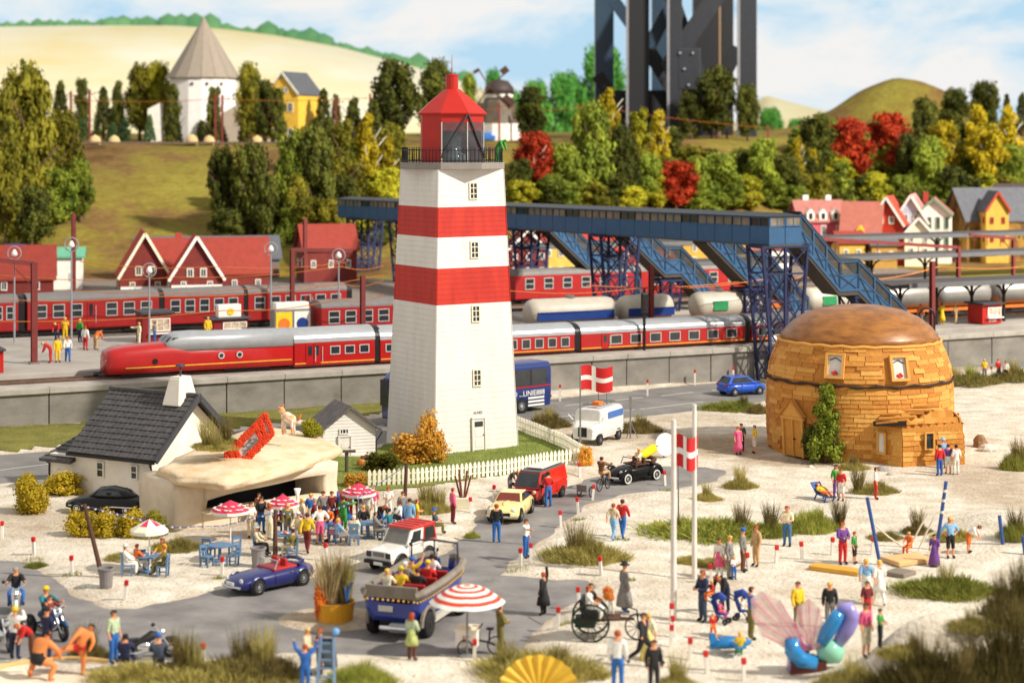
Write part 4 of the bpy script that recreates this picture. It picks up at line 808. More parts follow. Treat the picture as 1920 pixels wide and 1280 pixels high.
for(px,py,Yk,hh,cc_)in[(388,838,96,62,'olive'),(425,830,96.5,55,'dark'),(405,842,95.5,40,'olive')]:
    tuft(px,py,60 if hh>50 else 80,16,{62:'pale reed tuft on the kiosk roof near the farmhouse gable',55:'dark reed tuft behind the flower sign',40:'low olive grass on the kiosk roof edge'}[hh],'olive',[(0,hh,cc_)],base=at(px,py,Yk))
t=thing('round_shrub','yellow green rounded shrub behind the roof figurine','shrub',at(580,818,104),0);o=link('foliage',BUSHM[0],LV['ygreen'],t);o.scale=(1.7,1.4,1.1)
# ------------------------------------------------------------------ picket fence round the lighthouse garden
PICK=MC('picket_cream',240,234,214,rough=.6,var=.05)
def fence(pts,label,sp=.27):
    root=thing('picket_fence',label,'fence',gp(*pts[0]))
    W0=[gp(*p)for p in pts];o0=W0[0]
    me=MB().add([(-.085,0,0),(.085,0,0),(.085,0,.82),(0,0,.95),(-.085,0,.82),(-.085,.04,0),(.085,.04,0),(.085,.04,.82),(0,.04,.95),(-.085,.04,.82)],[(0,1,2,3,4),(9,8,7,6,5),(0,5,6,1),(1,6,7,2),(2,7,8,3),(3,8,9,4),(4,9,5,0)]).mesh('picket')
    for a,b in zip(W0[:-1],W0[1:]):
        d=b-a;n=max(1,int(d.length/sp));an=math.atan2(d.y,d.x)
        for i in range(n):
            p=a.lerp(b,(i+.5)/n)-o0;k=link('picket',me,PICK,root);k.location=(p.x,p.y,p.z+.02);k.rotation_euler=(0,R(random.uniform(-1.5,1.5)),an)
        for zz in(.28,.66):
            off=Vector((-d.y,d.x,0)).normalized()*.07;MB().bar(a-o0+off+Vector((0,0,zz)),b-o0+off+Vector((0,0,zz)),.05,.08).build('rail',PICK,root)
fence([(688,912),(780,908),(870,899),(950,890),(1030,876),(1095,868)],'front run of cream picket fence below the lighthouse door')
fence([(1097,866),(1060,843),(1010,822),(970,806)],'side run of cream picket fence running back past the lighthouse')
# ------------------------------------------------------------------ shrubs and bushes
def shrub(px,py,wpx,hpx,colour,label,name='round_shrub',i=0,Y=None):
    b=gp(px,py);k=b.y/F;t=thing(name,label,'shrub',b-Vector((0,0,.08)),px*.37);o=link('foliage',BUSHM[i],colour,t);o.scale=(wpx*k/.95,wpx*k/1.05,hpx*k/.92);return t
CURLY=LEAF('leaf_ochre',(150,104,30),(206,160,70),3);YB=LEAF('leaf_autumn_yellow',(118,104,20),(168,144,40),2)
shrub(786,868,122,62,CURLY,'ochre curly bush in front of the lighthouse',i=0);shrub(806,868,66,98,CURLY,'taller ochre curly bush against the lighthouse corner',i=1)
shrub(718,882,80,40,LV['olive'],'olive shrub left of the ochre bush');shrub(668,912,56,30,CURLY,'small ochre bush left of the picket fence');shrub(1098,872,34,40,CURLY,'ochre bush at the fence corner')
shrub(52,962,82,78,YB,'round yellow green bush near the left road');shrub(118,925,90,46,YB,'low yellow hedge bush beside the farmhouse',i=1)
for x,wd,lb in((150,70,'yellow clipped hedge bush nearest the leaning pole'),(196,74,'yellow clipped hedge bush before the black car'),(246,74,'yellow clipped hedge bush in the hedge middle'),(290,60,'greenish hedge bush at the kiosk end')):shrub(x,1004,wd,52,YB if x<280 else LV['olive'],lb,i=x%2)
hb=gp(1548,868);tree(hb-Vector((0,0,.1)),158*hb.y/F,74/158,'green','tall','leafy green tree in front of the round hut door')
hb2=gp(1525,866);tree(hb2-Vector((0,0,.1)),70*hb2.y/F,.8,'dark','round','low dark tree at the hut tree foot')
# ------------------------------------------------------------------ trains
TRED=MC('train_red',176,24,22,rough=.35,var=.06,coat=.3);DRED=MC('train_dark_red',158,30,30,rough=.45,var=.1);SILV=MC('silver_roof',176,178,180,rough=.35,metal=.35,var=.08);GROOF=MC('grey_train_roof',120,116,114,rough=.6,var=.1)
STRIPE=MC('yellow_stripe',226,180,60);ALU=MC('window_alu',196,194,190,rough=.4)
def coach(label,px0,px1,w,zb,zt,body,roof,nwin,group,wz=.42,wh=.42,doors=(),stripe=True,roofk=.34,gang=True,skip=(),split=1,rails=1.0):
    s0,s1=RS(px0,w),RS(px1,w);Ln=s1-s0;t=thing('railway_coach',label,'train',RF((s0+s1)/2,w,ZP+.18),RANG,group)
    b0,Ht=zb-ZP-.18,zt-zb;zr=b0+Ht*(1-roofk);hw=1.4;L2=Ln/2
    MB().add([(x,y*hw,z)for x in(-L2,L2)for(y,z)in((-1,b0+.1),(-1,zr),(1,zr),(1,b0+.1),(.9,b0),(-.9,b0))],[(0,1,2,3,4,5),(11,10,9,8,7,6)]+[(j,6+j,6+(j+1)%6,(j+1)%6)for j in range(6)]).build('body',body,t,bevel=.04)
    ring=[(-hw-.02,zr-.02)]+[(-(hw+.02)*math.cos(a),zr+(Ht*roofk)*math.sin(a)**.8)for a in[R(12*i)for i in range(1,15)]]+[(hw+.02,zr-.02)]
    MB().loft([[(x,y,z)for y,z in ring]for x in(-L2-.02,L2+.02)]).build('roof',roof,t,smooth=False,bevel=.02)
    Mx=wallM((0,-hw-.005,b0),(1,0,0))
    bodyh=zr-b0
    for i in range(nwin):
        if i in skip:continue
        x=-L2+Ln*(i+.75)/(nwin+.5);ww=min(1.05,Ln/nwin*.62);window(t,Mx,x,bodyh*wz,ww,bodyh*wh,1,split,ALU,GLASSD,fw=.06,t=.05,mw=.07)
    for x in doors:
        m=MB();m.M=Mx;m.box((x*L2,-.02,bodyh*.52),(.62,.05,bodyh*.86));d=m.build('door',body,t);m=MB();m.M=Mx;m.box((x*L2,-.05,bodyh*.66),(.3,.03,bodyh*.4));m.build('pane',GLASSD,d)
        m=MB();m.M=Mx;m.box((x*L2+.42,-.05,bodyh*.5),(.04,.05,bodyh*.6));m.build('grab_rail',ALU,d)
    if stripe:m=MB();m.M=Mx;m.box((0,-.012,bodyh*.14),(Ln-.1,.03,.07));m.build('stripe',STRIPE,t)
    for sx in(-.7,.7):
        m=MB();m.box((sx*L2,0,max(.2,b0*.5)),(2.6,2.2,max(.3,b0)))
        for k in(-.8,.8):
            for y in(-.8,.8):m.cyl((sx*L2+k,y-.06,.28),(sx*L2+k,y+.06,.28),.36,n=12)
        m.build('bogie',BLACK,t)
    if gang:MB().loft([[(L2+x,y*.93,z-.06)for y,z in ring]+[(L2+x,hw*.93,b0+.1),(L2+x,-hw*.93,b0+.1)]for x in(0,.55)]).build('gangway',BLACK,t)
    return t
fg='coaches of the red and silver train'
coach('red silver-roofed coach directly behind the locomotive',540,690,3.0,2.95,5.72,TRED,SILV,5,fg,.45,.36,(-.62,-.45),roofk=.36,skip=(0,1))
coach('red silver-roofed coach mostly hidden behind the lighthouse',700,868,3.0,2.95,5.6,TRED,SILV,7,fg,.45,.36,roofk=.36)
coach('red silver-roofed coach emerging right of the lighthouse',878,1062,3.0,2.95,5.15,TRED,SILV,7,fg,.30,.56,roofk=.38)
coach('red silver-roofed coach in the middle of the right part',1074,1380,3.0,2.95,5.12,TRED,SILV,8,fg,.30,.56,(-.72,),roofk=.38,skip=(0,))
coach('red silver-roofed coach behind the lattice tower and hut',1392,1585,3.0,2.95,5.1,TRED,SILV,7,fg,.30,.56,roofk=.38,gang=False)
# locomotive
s0,s1=RS(194,3),RS(538,3);Ll=s1-s0
lo=thing('diesel_locomotive','red diesel locomotive with rounded nose and silver roof','locomotive',RF(s0,3,ZP+.18),RANG)
def lring(x,hw,zt,zb=.22,k=2.6):
    r_=[]
    for i in range(16):
        a=math.pi*i/15;c,s_=math.cos(a),math.sin(a);r_.append((x,-hw*math.copysign(abs(c)**(2/k),c),zb+.55+(zt-zb-.55)*abs(s_)**(2/k)))
    return[(x,-hw,zb)]+r_+[(x,hw,zb)]
st=[(0,.95,1.55),(.12,1.12,1.8),(.5,1.28,1.95),(1.4,1.36,2.08),(3.0,1.4,2.18),(4.7,1.4,2.25),(Ll*.385,1.4,2.22),(Ll*.44,1.4,1.98),(Ll,1.4,1.98)]
MB().loft([lring(*q,.2,4)for q in st]).build('body',TRED,lo,smooth=True)
kx=Ll*.31
st2=[(kx,1.22,2.22),(kx+.5,1.28,2.72),(kx+1.0,1.32,2.9),(kx+2.2,1.36,2.92),(kx+3.2,1.37,2.86),(Ll+.02,1.38,2.78)]
MB().loft([lring(x,h_,z_,1.62,3)for x,h_,z_ in st2]).build('roof',SILV,lo,smooth=True)
for y in(-1,):
    Mx=wallM((0,-1.405,0),(1,0,0))
    for x in(Ll*.245,):
        m=MB();m.M=Mx;m.cyl((x,.02,1.0),(x,-.04,1.0),.2,n=16);m.build('porthole',BLACK,lo)
    for x in(Ll*.60,Ll*.70):
        m=MB();m.M=Mx;m.cyl((x,.02,1.18),(x,-.05,1.18),.24,n=16);p=m.build('porthole',ALU,lo);m=MB();m.M=Mx;m.cyl((x,-.04,1.18),(x,-.07,1.18),.15,n=16);m.build('pane',GLASSD,p)
    m=MB();m.M=Mx;m.box((Ll*.54,-.012,.62),(Ll*.9,.03,.07));m.build('stripe',STRIPE,lo)
    for k in range(3):
        m=MB();m.M=wallM((0,-1.40,0),(1,0,0),up=(0,.10,1));m.box((Ll*(.59+.085*k),-.02,2.28),(.95,.05,.42));g=m.build('grille',MC('grille_grey',120,120,120),lo)
        for j in range(6):m=MB();m.M=wallM((0,-1.43,0),(1,0,0),up=(0,.10,1));m.box((Ll*(.59+.085*k)-.4+.16*j,-.03,2.28),(.05,.04,.38));m.build('louvre',ALU,g)
    for k in range(3):
        m=MB();m.M=wallM((0,-1.42,0),(1,0,0),up=(0,.10,1));m.box((kx+.65+.55*k,-.02,2.42),(.45,.05,.36));m.build('cab_window',GLASSD,lo)
for y in(-.5,.5):MB().add([(kx+.02,y-.42,2.28),(kx+.02,y+.42,2.28),(kx+.44,y+.4,2.66),(kx+.44,y-.4,2.66)],[(0,1,2,3)]).build('windscreen',GLASSD,lo,loc=(-.04,0,.04))
MB().ball((.1,-.7,1.15),.13).build('headlight',CHROME,lo);MB().ball((.1,.7,1.15),.13).build('headlight',CHROME,lo)
m=MB();m.box((-.25,-.7,.12),(.5,.3,.2));m.box((-.25,.7,.12),(.5,.3,.2));m.box((-.5,0,.1),(.5,.2,.15));m.build('buffer',BLACK,lo)
for x in(Ll*.2,Ll*.75):MB().box((x,0,.12),(3.4,2.2,.3)).build('bogie',BLACK,lo)
# rear trains
rg='red multiple unit coaches on the far platform'
kw=dict(wz=.42,wh=.46,stripe=False,roofk=.2,split=2)
coach('red multiple unit coach cut off by the picture edge',-130,28,33.9,3.3,6.45,DRED,GROOF,7,rg,**kw)
coach('red multiple unit coach behind the platform waiting people',45,290,33.9,3.3,6.45,DRED,GROOF,7,rg,doors=(-.05,),skip=(3,),**kw)
coach('red multiple unit coach between the two platform kiosks',300,448,33.9,3.3,6.45,DRED,GROOF,5,rg,**kw)
coach('red multiple unit coach right of the white topped kiosk',456,640,33.9,3.3,6.45,DRED,GROOF,6,rg,doors=(.2,),**kw)
coach('dark red coach with black rounded end behind the advert box',592,790,19.5,3.3,6.2,DRED,GROOF,6,rg,**kw)
coach('far dark red coach right of the lighthouse under the bridge',955,1180,43,3.3,6.4,DRED,GROOF,6,rg,**kw)
coach('far dark red coach behind the lattice towers',1190,1420,43,3.3,6.4,DRED,GROOF,6,rg,**kw)
TANKS=[('blue and white tank wagon under the footbridge',985,1150,13.2,'blue'),('white tank wagon with blue band left of the stairs',1160,1258,13.2,'bw'),('white tank wagon with green patch at the stair foot',1296,1400,13.2,'white'),('white tank wagon with orange band behind the lattice tower',1402,1494,13.2,'white'),('white tank wagon with green patch behind the hut dome',1502,1600,13.2,'white'),('silver tank wagon behind the first canopy column',1640,1740,13.2,'silver'),('silver tank wagon under the platform canopy',1748,1850,13.2,'silver'),('silver tank wagon at the picture edge',1858,1980,13.2,'silver')]
TW=MC('tank_white',190,182,166,rough=.45,var=.08);TB=MC('tank_blue',30,60,130,rough=.4);TS=MC('tank_silver',150,146,140,rough=.35,metal=.4);OR_=MC('orange_band',206,110,40);GRN=MC('green_patch',40,140,84)
for lb,a,b_,w_,kd_ in TANKS:
    sa,sb=RS(a,w_),RS(b_,w_);Ln=sb-sa;t=thing('tank_wagon',lb,'wagon',RF((sa+sb)/2,w_,ZP+.18),RANG,'tank wagons')
    L2=Ln/2;prof=[(-L2,.1),(-L2+.08,.7),(-L2+.35,1.1),(-L2+.8,1.22),(L2-.8,1.22),(L2-.35,1.1),(L2-.08,.7),(L2,.1)]
    MB().loft([[(x,r*math.cos(2*math.pi*j/18),1.95+r*math.sin(2*math.pi*j/18))for j in range(18)]for x,r in prof]).build('tank',{'blue':TW,'bw':TW,'white':TW,'silver':TS}[kd_],t,smooth=True)
    MB().box((0,0,.62),(Ln,2.2,.22)).build('chassis',OR_ if kd_ !='blue' else TB,t);MB().cyl((0,0,3.1),(0,0,3.35),.4).build('hatch',STEEL,t)
    if kd_ in('white',):MB().box((-.2*L2,-1.2,2.0),(1.5,.12,.8)).build('label_panel',GRN if 'green' in lb else OR_,t)
    if kd_ in('blue','bw'):MB().box((0,-1.17,1.75),(Ln*.86,.14,.7)).build('label_panel',TB,t)
    for sx in(-.65,.65):
        m=MB()
        for y in(-.8,.8):m.cyl((sx*L2,y-.06,.3),(sx*L2,y+.06,.3),.4,n=12)
        m.build('wheelset',BLACK,t)
# ------------------------------------------------------------------ footbridge
BB=MC('bridge_blue_dark',46,62,84,rough=.6,var=.1);BBL=MC('bridge_blue',50,90,128,rough=.55,var=.08);BST=MC('lattice_blue',34,40,78,rough=.6,var=.12);BROOF=MC('bridge_roof',62,64,68,rough=.8,var=.15);BFL=MC('bridge_underside',96,92,84,rough=.8)
BPANE=MC('bridge_pane',128,118,104,rough=.15,var=.35,scale=.7,spec=.6)
sB=RS(1441,-2.6);BW=3.15;WL=97.0
fb=thing('footbridge','long covered blue footbridge crossing above the railway tracks','bridge',RF(sB,-2.6,0),RANG)
zt0,zt1=13.72,12.35;drop=(zt0-zt1)/WL
def bz(w_,h):return zt0-drop*w_-h                       # h below the roof edge
nb=36
for i in range(nb):                                       # panels of the long dark side (x=0) and far side
    w0,w1=WL*i/nb,WL*(i+1)/nb
    for x,mt,nm in((0,BBL,'side_panel'),(BW,BBL,'side_panel')):
        if x>0 and i>0 and i%3:continue
        m=MB();m.add([(x,w0+.04,bz(w0,2.55)),(x,w1-.04,bz(w1,2.55)),(x,w1-.04,bz(w1,1.15)),(x,w0+.04,bz(w0,1.15))]+[(x+.1,w0+.04,bz(w0,2.55)),(x+.1,w1-.04,bz(w1,2.55)),(x+.1,w1-.04,bz(w1,1.15)),(x+.1,w0+.04,bz(w0,1.15))],[(0,3,2,1),(4,5,6,7),(0,1,5,4),(3,7,6,2),(0,4,7,3),(1,2,6,5)]);m.build(nm,mt,fb)
    m=MB();k=2
    for q in range(k+1):ww=w0+(w1-w0)*q/k;m.bar((.03,ww,bz(ww,1.15)),(.03,ww,bz(ww,.3)),.1 if q in(0,k)else .06)
    m.bar((.03,w0,bz(w0,.36)),(.03,w1,bz(w1,.36)),.1,.14);m.bar((.03,w0,bz(w0,1.12)),(.03,w1,bz(w1,1.12)),.1,.1)
    f=m.build('window_frame',BBL,fb);m=MB();m.quad((.07,w0,bz(w0,1.1)),(.07,w1,bz(w1,1.1)),(.07,w1,bz(w1,.4)),(.07,w0,bz(w0,.4)));m.build('pane',BPANE if i%4 else GLASSD,f)
MB().add([(.1,0,bz(0,2.4)),(BW,0,bz(0,2.4)),(BW,WL,bz(WL,2.4)),(.1,WL,bz(WL,2.4)),(.1,0,bz(0,2.68)),(BW,0,bz(0,2.68)),(BW,WL,bz(WL,2.68)),(.1,WL,bz(WL,2.68))],[(0,1,2,3),(7,6,5,4),(0,4,5,1),(1,5,6,2),(2,6,7,3),(3,7,4,0)]).build('deck',BFL,fb)
MB().add([(-.25,-.25,bz(0,.28)),(BW+.25,-.25,bz(0,.28)),(BW+.25,WL,bz(WL,.28)),(-.25,WL,bz(WL,.28)),(BW/2,-.25,bz(0,-.0)),(BW/2,WL,bz(WL,-.0))],[(0,1,4),(0,4,5,3),(1,2,5,4),(3,5,2),(0,3,2,1)]).build('roof',BROOF,fb)
MB().add([(BW-.1,2.6,bz(2,1.2)),(BW-.1,WL,bz(WL,1.2)),(BW-.1,WL,bz(WL,.3)),(BW-.1,2.6,bz(2,.3))],[(0,1,2,3)]).build('far_glazing',BPANE,fb)
for(x0,x1)in((0,BW/2),(BW/2,BW)):                   # near end: lit panels and windows
    MB().box(((x0+x1)/2,-.0,bz(0,1.85)),(x1-x0-.06,.1,1.4)).build('end_panel',BBL,fb)
    window(fb,wallM((0,-.05,0),(1,0,0)),(x0+x1)/2,bz(0,1.12),x1-x0-.06,.85,2,1,BBL,BPANE,fw=.1)
def lattice(label,s,w_,ztop,zbase,wt,wb,n,name='lattice_tower',dt=2.2):
    t=thing(name,label,'pier',RF(s,w_,zbase),RANG,'lattice piers of the footbridge');hh=ztop-zbase
    def c(k,sx,sy):f=(wb+(wt-wb)*k)/2;return Vector((sx*f,sy*min(f,dt/2),hh*k))
    for sx in(-1,0,1):
        for sy in(-1,1):MB().bar(c(0,sx,sy),c(1,sx,sy),.22).build('leg',BST,t)
    for i in range(n):
        k0,k1=i/n,(i+1)/n
        for sy in(-1,1):
            MB().bar(c(k1,-1,sy),c(k1,1,sy),.14).build('strut',BST,t)
            for sx in(-1,1):
                MB().bar(c(k0,0,sy),c(k1,sx,sy),.10).build('diagonal',BST,t);MB().bar(c(k0,sx,sy),c(k1,0,sy),.10).build('diagonal',BST,t)
        for sx in(-1,1):MB().bar(c(k0,sx,-1),c(k1,sx,1),.09).build('diagonal',BST,t)
    MB().box((0,0,hh-.06),(wt+.2,min(wt,dt)+.2,.18)).build('cap_plate',BST,t)
    return t
lattice('tall dark blue lattice pier nearest the camera under the bridge end',RS(1458,-1.4),-1.4,bz(1,2.7),-.2,4.4,2.3,5)
lattice('dark blue lattice pier behind the black signal mast',sB+BW/2,25.5,bz(27,2.7),ZP,4.2,2.8,4);lattice('dark blue lattice pier right of the lighthouse',sB+BW/2,44,bz(45,2.7),ZP,4.2,2.8,4)
lattice('far dark blue lattice pier left of the lighthouse',sB+BW/2,75,bz(77,2.7),ZP,4.2,2.8,4);lattice('far dark blue lattice pier at the bridge far end',sB+BW/2,89,bz(90,2.7),ZP,4.0,2.8,4)
def stair(label,wc,flights,zf):
    """covered stair leaving the bridge side along the platform; flights = list of (ds, dz)"""
    t=thing('covered_stair',label,'stairs',RF(sB+BW,wc-2.6,0),RANG,'covered blue stairs of the footbridge');x,z=.02,zf;sw=2.4;hi=2.35
    for(ds,dz)in flights:
        a,b=Vector((x,0,z)),Vector((x+ds,0,z+dz))
        for y in(-sw/2,sw/2):
            Y_=Vector((0,y,0));ux=Vector((0,0,1))
            m=MB();m.add([a+Y_,b+Y_,b+Y_+ux*1.2,a+Y_+ux*1.2]+[p+Vector((0,.07*(1 if y<0 else-1),0))for p in(a+Y_,b+Y_,b+Y_+ux*1.2,a+Y_+ux*1.2)],[(0,1,2,3),(7,6,5,4),(3,2,6,7),(0,4,5,1)]);sp=m.build('side_panel',BBL,t)
            n=3 if abs(dz)>.1 else 1
            for i in range(n+1):p=a.lerp(b,i/n)+Y_;m=MB();m.bar(p,p+ux*hi,.13);m.build('post',BBL,sp)
            for i in range(n):
                p,q=a.lerp(b,i/n)+Y_+Vector((0,-.03 if y<0 else .03,0)),a.lerp(b,(i+1)/n)+Y_+Vector((0,-.03 if y<0 else .03,0));MB().bar(p,q+ux*1.2,.07).build('brace',BB,sp);MB().bar(p+ux*1.2,q,.07).build('brace',BB,sp)
            MB().bar(a+Y_+ux*1.22,b+Y_+ux*1.22,.1,.1).build('rail',BBL,sp);MB().bar(a+Y_+ux*hi,b+Y_+ux*hi,.12,.16).build('rail',BBL,sp);MB().bar(a+Y_,b+Y_,.14,.2).build('rail',BBL,sp)
            MB().quad(a+Y_*.97+ux*1.25,b+Y_*.97+ux*1.25,b+Y_*.97+ux*2.3,a+Y_*.97+ux*2.3).build('pane',glass('stair_glass',(.10,.10,.095),.08,.55),sp)
        MB().add([a+Vector((0,-sw/2-.1,hi+.08)),b+Vector((0,-sw/2-.1,hi+.08)),b+Vector((0,sw/2+.1,hi+.08)),a+Vector((0,sw/2+.1,hi+.08)),a+Vector((0,-sw/2-.1,hi+.2)),b+Vector((0,-sw/2-.1,hi+.2)),b+Vector((0,sw/2+.1,hi+.2)),a+Vector((0,sw/2+.1,hi+.2))],[(3,2,1,0),(4,5,6,7),(0,1,5,4),(3,7,6,2),(1,2,6,5),(0,4,7,3)]).build('roof',BROOF,t)
        MB().add([a+Vector((0,-sw/2,-.05)),b+Vector((0,-sw/2,-.05)),b+Vector((0,sw/2,-.05)),a+Vector((0,sw/2,-.05)),a+Vector((0,-sw/2,-.45)),b+Vector((0,-sw/2,-.45)),b+Vector((0,sw/2,-.45)),a+Vector((0,sw/2,-.45))],[(0,1,2,3),(7,6,5,4),(0,4,5,1),(1,5,6,2),(2,6,7,3),(3,7,4,0)]).build('stair_soffit',MC('soffit_brown',74,66,58),t)
        x,z=x+ds,z+dz
    return t
zf0=bz(2,2.45)
stair('covered blue stair descending behind the hut dome',1.35,[(3.9,-4.0),(1.9,0),(4.9,-4.2)],zf0)
stair('covered blue stair descending to the white tank wagons',15.5,[(4.4,-3.9),(1.8,0),(4.6,-4.2)],bz(15.5,2.6));stair('covered blue stair nearer the signal mast',30,[(4.4,-3.9),(1.8,0),(4.4,-4.1)],bz(30,2.6));stair('covered blue stair just right of the lighthouse',45.5,[(4.4,-3.9),(1.8,0),(4.4,-4.0)],bz(45.5,2.6))
lattice('short dark blue lattice pier under the near stair landing',RS(1612,-1.2),-1.2,zf0-4.6,0,2.6,1.8,3);lattice('short dark blue lattice pier under the second stair landing',sB+BW+5.2,12.9,bz(15,7.2),ZP,2.4,1.8,2);lattice('short dark blue lattice pier under the third stair landing',sB+BW+5.2,27.4,bz(30,7.2),ZP,2.4,1.8,2)
# ------------------------------------------------------------------ canopies, masts, lamps, wires
CANR=MC('canopy_roof',66,62,62,rough=.8,var=.12);DIRON=MC('dark_iron',42,34,32,rough=.6)
def canopy(label,s0_,s1_,w_,zr,cols,half=2.4):
    Ln=s1_-s0_;t=thing('platform_canopy',label,'canopy',RF(s0_,w_,ZP+.3),RANG);h=zr-ZP-.3
    MB().add([(x,y,z)for x in(0,Ln)for(y,z)in((-half,h+.25),(0,h-.05),(half,h+.25),(half,h+.05),(0,h-.3),(-half,h-.1))],[(0,1,2,3,4,5),(11,10,9,8,7,6)]+[(j,6+j,6+(j+1)%6,(j+1)%6)for j in range(6)]).build('roof',CANR,t)
    MB().box((Ln/2,-half,h+.1),(Ln,.12,.42)).build('fascia',MC('fascia_grey',100,100,102),t)
    for x in cols:
        m=MB();m.cyl((x,0,0),(x,0,h),.16,.13,8);c=m.build('column',DIRON,t)
        for sx in(-1,1):MB().tube([(x,0,h-1.5),(x+sx*.35,0,h-.75),(x+sx*1.0,0,h-.3),(x+sx*1.9,0,h-.18)],.075,6).build('bracket',DIRON,c)
        for sy in(-1,1):MB().tube([(x,0,h-1.4),(x,sy*.5,h-.6),(x,sy*1.6,h-.05)],.07,6).build('bracket',DIRON,c)
s_c=RS(1672,5.0);canopy('grey platform canopy on dark arched columns, nearest on the right',s_c,s_c+26,5.0,6.75,[RS(x,5)-s_c for x in(1688,1756,1822,1882)])
s_c=RS(1240,29);canopy('long dark canopy of the middle platform',s_c,s_c+62,29.5,7.4,[RS(x,29)-s_c for x in(1300,1378,1450,1540,1640,1740)],2.6)
s_c=RS(980,52);canopy('far long brown canopy roof before the town houses',s_c,s_c+80,52,8.0,[8,24,40,56,72],3)
COPPER=MC('copper_wire',190,110,50,rough=.4,metal=.6)
def mast(label,px,w_,ytop,zbase=ZP+.02,r=.34,beam=None):
    s=RS(px,w_);b=RF(s,w_,zbase);zt=H-(ytop-HY)*b.y/F;t=thing('catenary_mast',label,'mast',b,RANG,'red brown catenary masts')
    m=MB();hh=zt-zbase
    m.box((0,-r/2,hh/2),(r,.07,hh));m.box((0,r/2,hh/2),(r,.07,hh));m.box((0,0,hh/2),(.08,r-.08,hh));m.build('post',MAST,t)
    MB().box((0,0,.06),(.7,.7,.12)).build('foot',GREY,t)
    if beam:
        pb=RF(RS(beam[0],w_),w_);bx=RS(beam[0],w_)-s
        bmz=H-(beam[1]-HY)*pb.y/F-zbase
        MB().bar((0,0,hh-.1),(bx,0,bmz),.26,.34).build('beam',MAST,t);MB().bar((0,0,hh-1.8),(math.copysign(1.5,bx),0,hh-.3),.1).build('brace',MAST,t)
        for k in(.3,.6,.9):p=Vector((0,0,hh-.1)).lerp(Vector((bx,0,bmz)),k);MB().bar(p,p-Vector((0,0,1.1)),.07).build('hanger',MAST,t)
    return t
mast('red brown catenary mast with beam at the left platform end',64,11,492,ZP+.35,.42,(-60,482));mast('red brown catenary mast with long beam before the station trees',548,30,466,beam=(660,470));mast('single red brown mast just left of the lighthouse',680,10.2,516);mast('red brown mast behind the signal right of the lighthouse',1221,10.5,498);mast('tall red brown mast standing at the hut roof',1748,1.2,490,ZP,.36);mast('red brown mast with long beam before the town houses',1797,27,462,beam=(1540,448));mast('far red brown mast with beam at the right edge',1900,45,446,beam=(1818,440));mast('thin red mast before the left slope',138,44,400)
mast('thin red mast behind the red station',572,47,410)
HM=[(133,172,262),(168,168,264),(404,175,268),(417,178,268),(694,176,265),(936,192,268),(978,200,262),(1088,200,262),(1113,192,262),(1334,235,290),(1363,245,305),(1440,235,262),(1682,184,220),(630,185,262)]
for i,(px,ty,by)in enumerate(HM):
    Yh=300 if px<950 else(330 if px<1600 else 388);b=on_hill(px,Yh);zt=H-(ty-HY)*Yh/F;t=thing('catenary_mast','thin red hilltop railway mast, number %d from the left edge'%(i+1)if False else['thin red hilltop mast left of the conifer row','thin red hilltop mast inside the conifer row','thin red mast before the white tower, left of the pair','thin red mast before the white tower, right of the pair','thin red mast above the yellow slope trees','thin red mast before the windmill','thin red mast right of the windmill','thin red mast left of the steel tower','thin red mast at the steel tower left column','thin red mast on the bank below the tower trees','second thin red mast on the bank below the tower trees','short red mast right of the steel tower','thin red mast on the bare mound','thin red mast right of the yellow hill house'][i],'mast',b,0,'hilltop railway masts');MB().box((0,0,(zt-b.z)/2),(.32,.32,zt-b.z)).build('post',MAST,t);MB().bar((0,0,zt-b.z-.8),(1.3,0,zt-b.z-.5),.12).build('arm',MAST,t)
def wire(label,pts,r=.035,mat=None,w_=None):
    m=MB();q=[]
    for a,b in zip(pts[:-1],pts[1:]):
        for k in range(6):t_=k/6;p=a.lerp(b,t_);q.append(p-Vector((0,0,.35*math.sin(math.pi*t_))))
    q.append(pts[-1]);return tag(m.tube(q,r,5).build('overhead_wire',mat or COPPER),label,'wire','overhead contact wires')
def wl_(px,py,w_):s=RS(px,w_);p=RF(s,w_);return Vector((p.x,p.y,H-(py-HY)*p.y/F))
for lb,pts,w_ in[('glowing copper wire crossing before the red coaches',[(-40,602),(420,582),(640,560),(720,552)],16),('copper wire in front of the station gables, lower',[(-40,558),(280,556),(640,533),(720,525)],24),('copper wire in front of the station gables, upper',[(140,545),(480,540),(720,515)],30),('copper wire below the station eaves',[(0,516),(330,520),(640,500),(720,498)],38),('thin copper wire above the station platform',[(150,490),(400,500),(650,492)],42),('copper wire right of the lighthouse',[(950,545),(1200,540),(1440,522)],10),('copper wire passing the lattice tower',[(1100,535),(1390,528),(1500,520),(1640,512)],12),('copper wire along the right canopy',[(1600,525),(1760,500),(1960,495)],16),('copper wire below the town houses',[(1570,488),(1760,478),(1960,470)],30)]:
    wire(lb,[wl_(x,y,w_)for x,y in pts])
for lb,pts,Yh in[('thin hilltop wire before the white tower',[(130,188),(410,186),(690,184)],300),('thin hilltop wire past the windmill',[(694,196),(936,205),(1113,200),(1440,240)],320)]:
    wire(lb,[at(x,y,Yh)for x,y in pts],.05)
LAMPG=MC('lamp_grey',150,152,156,rough=.5);GLOBE=MC('lamp_globe',236,236,232,rough=.25,var=.03,spec=.6)
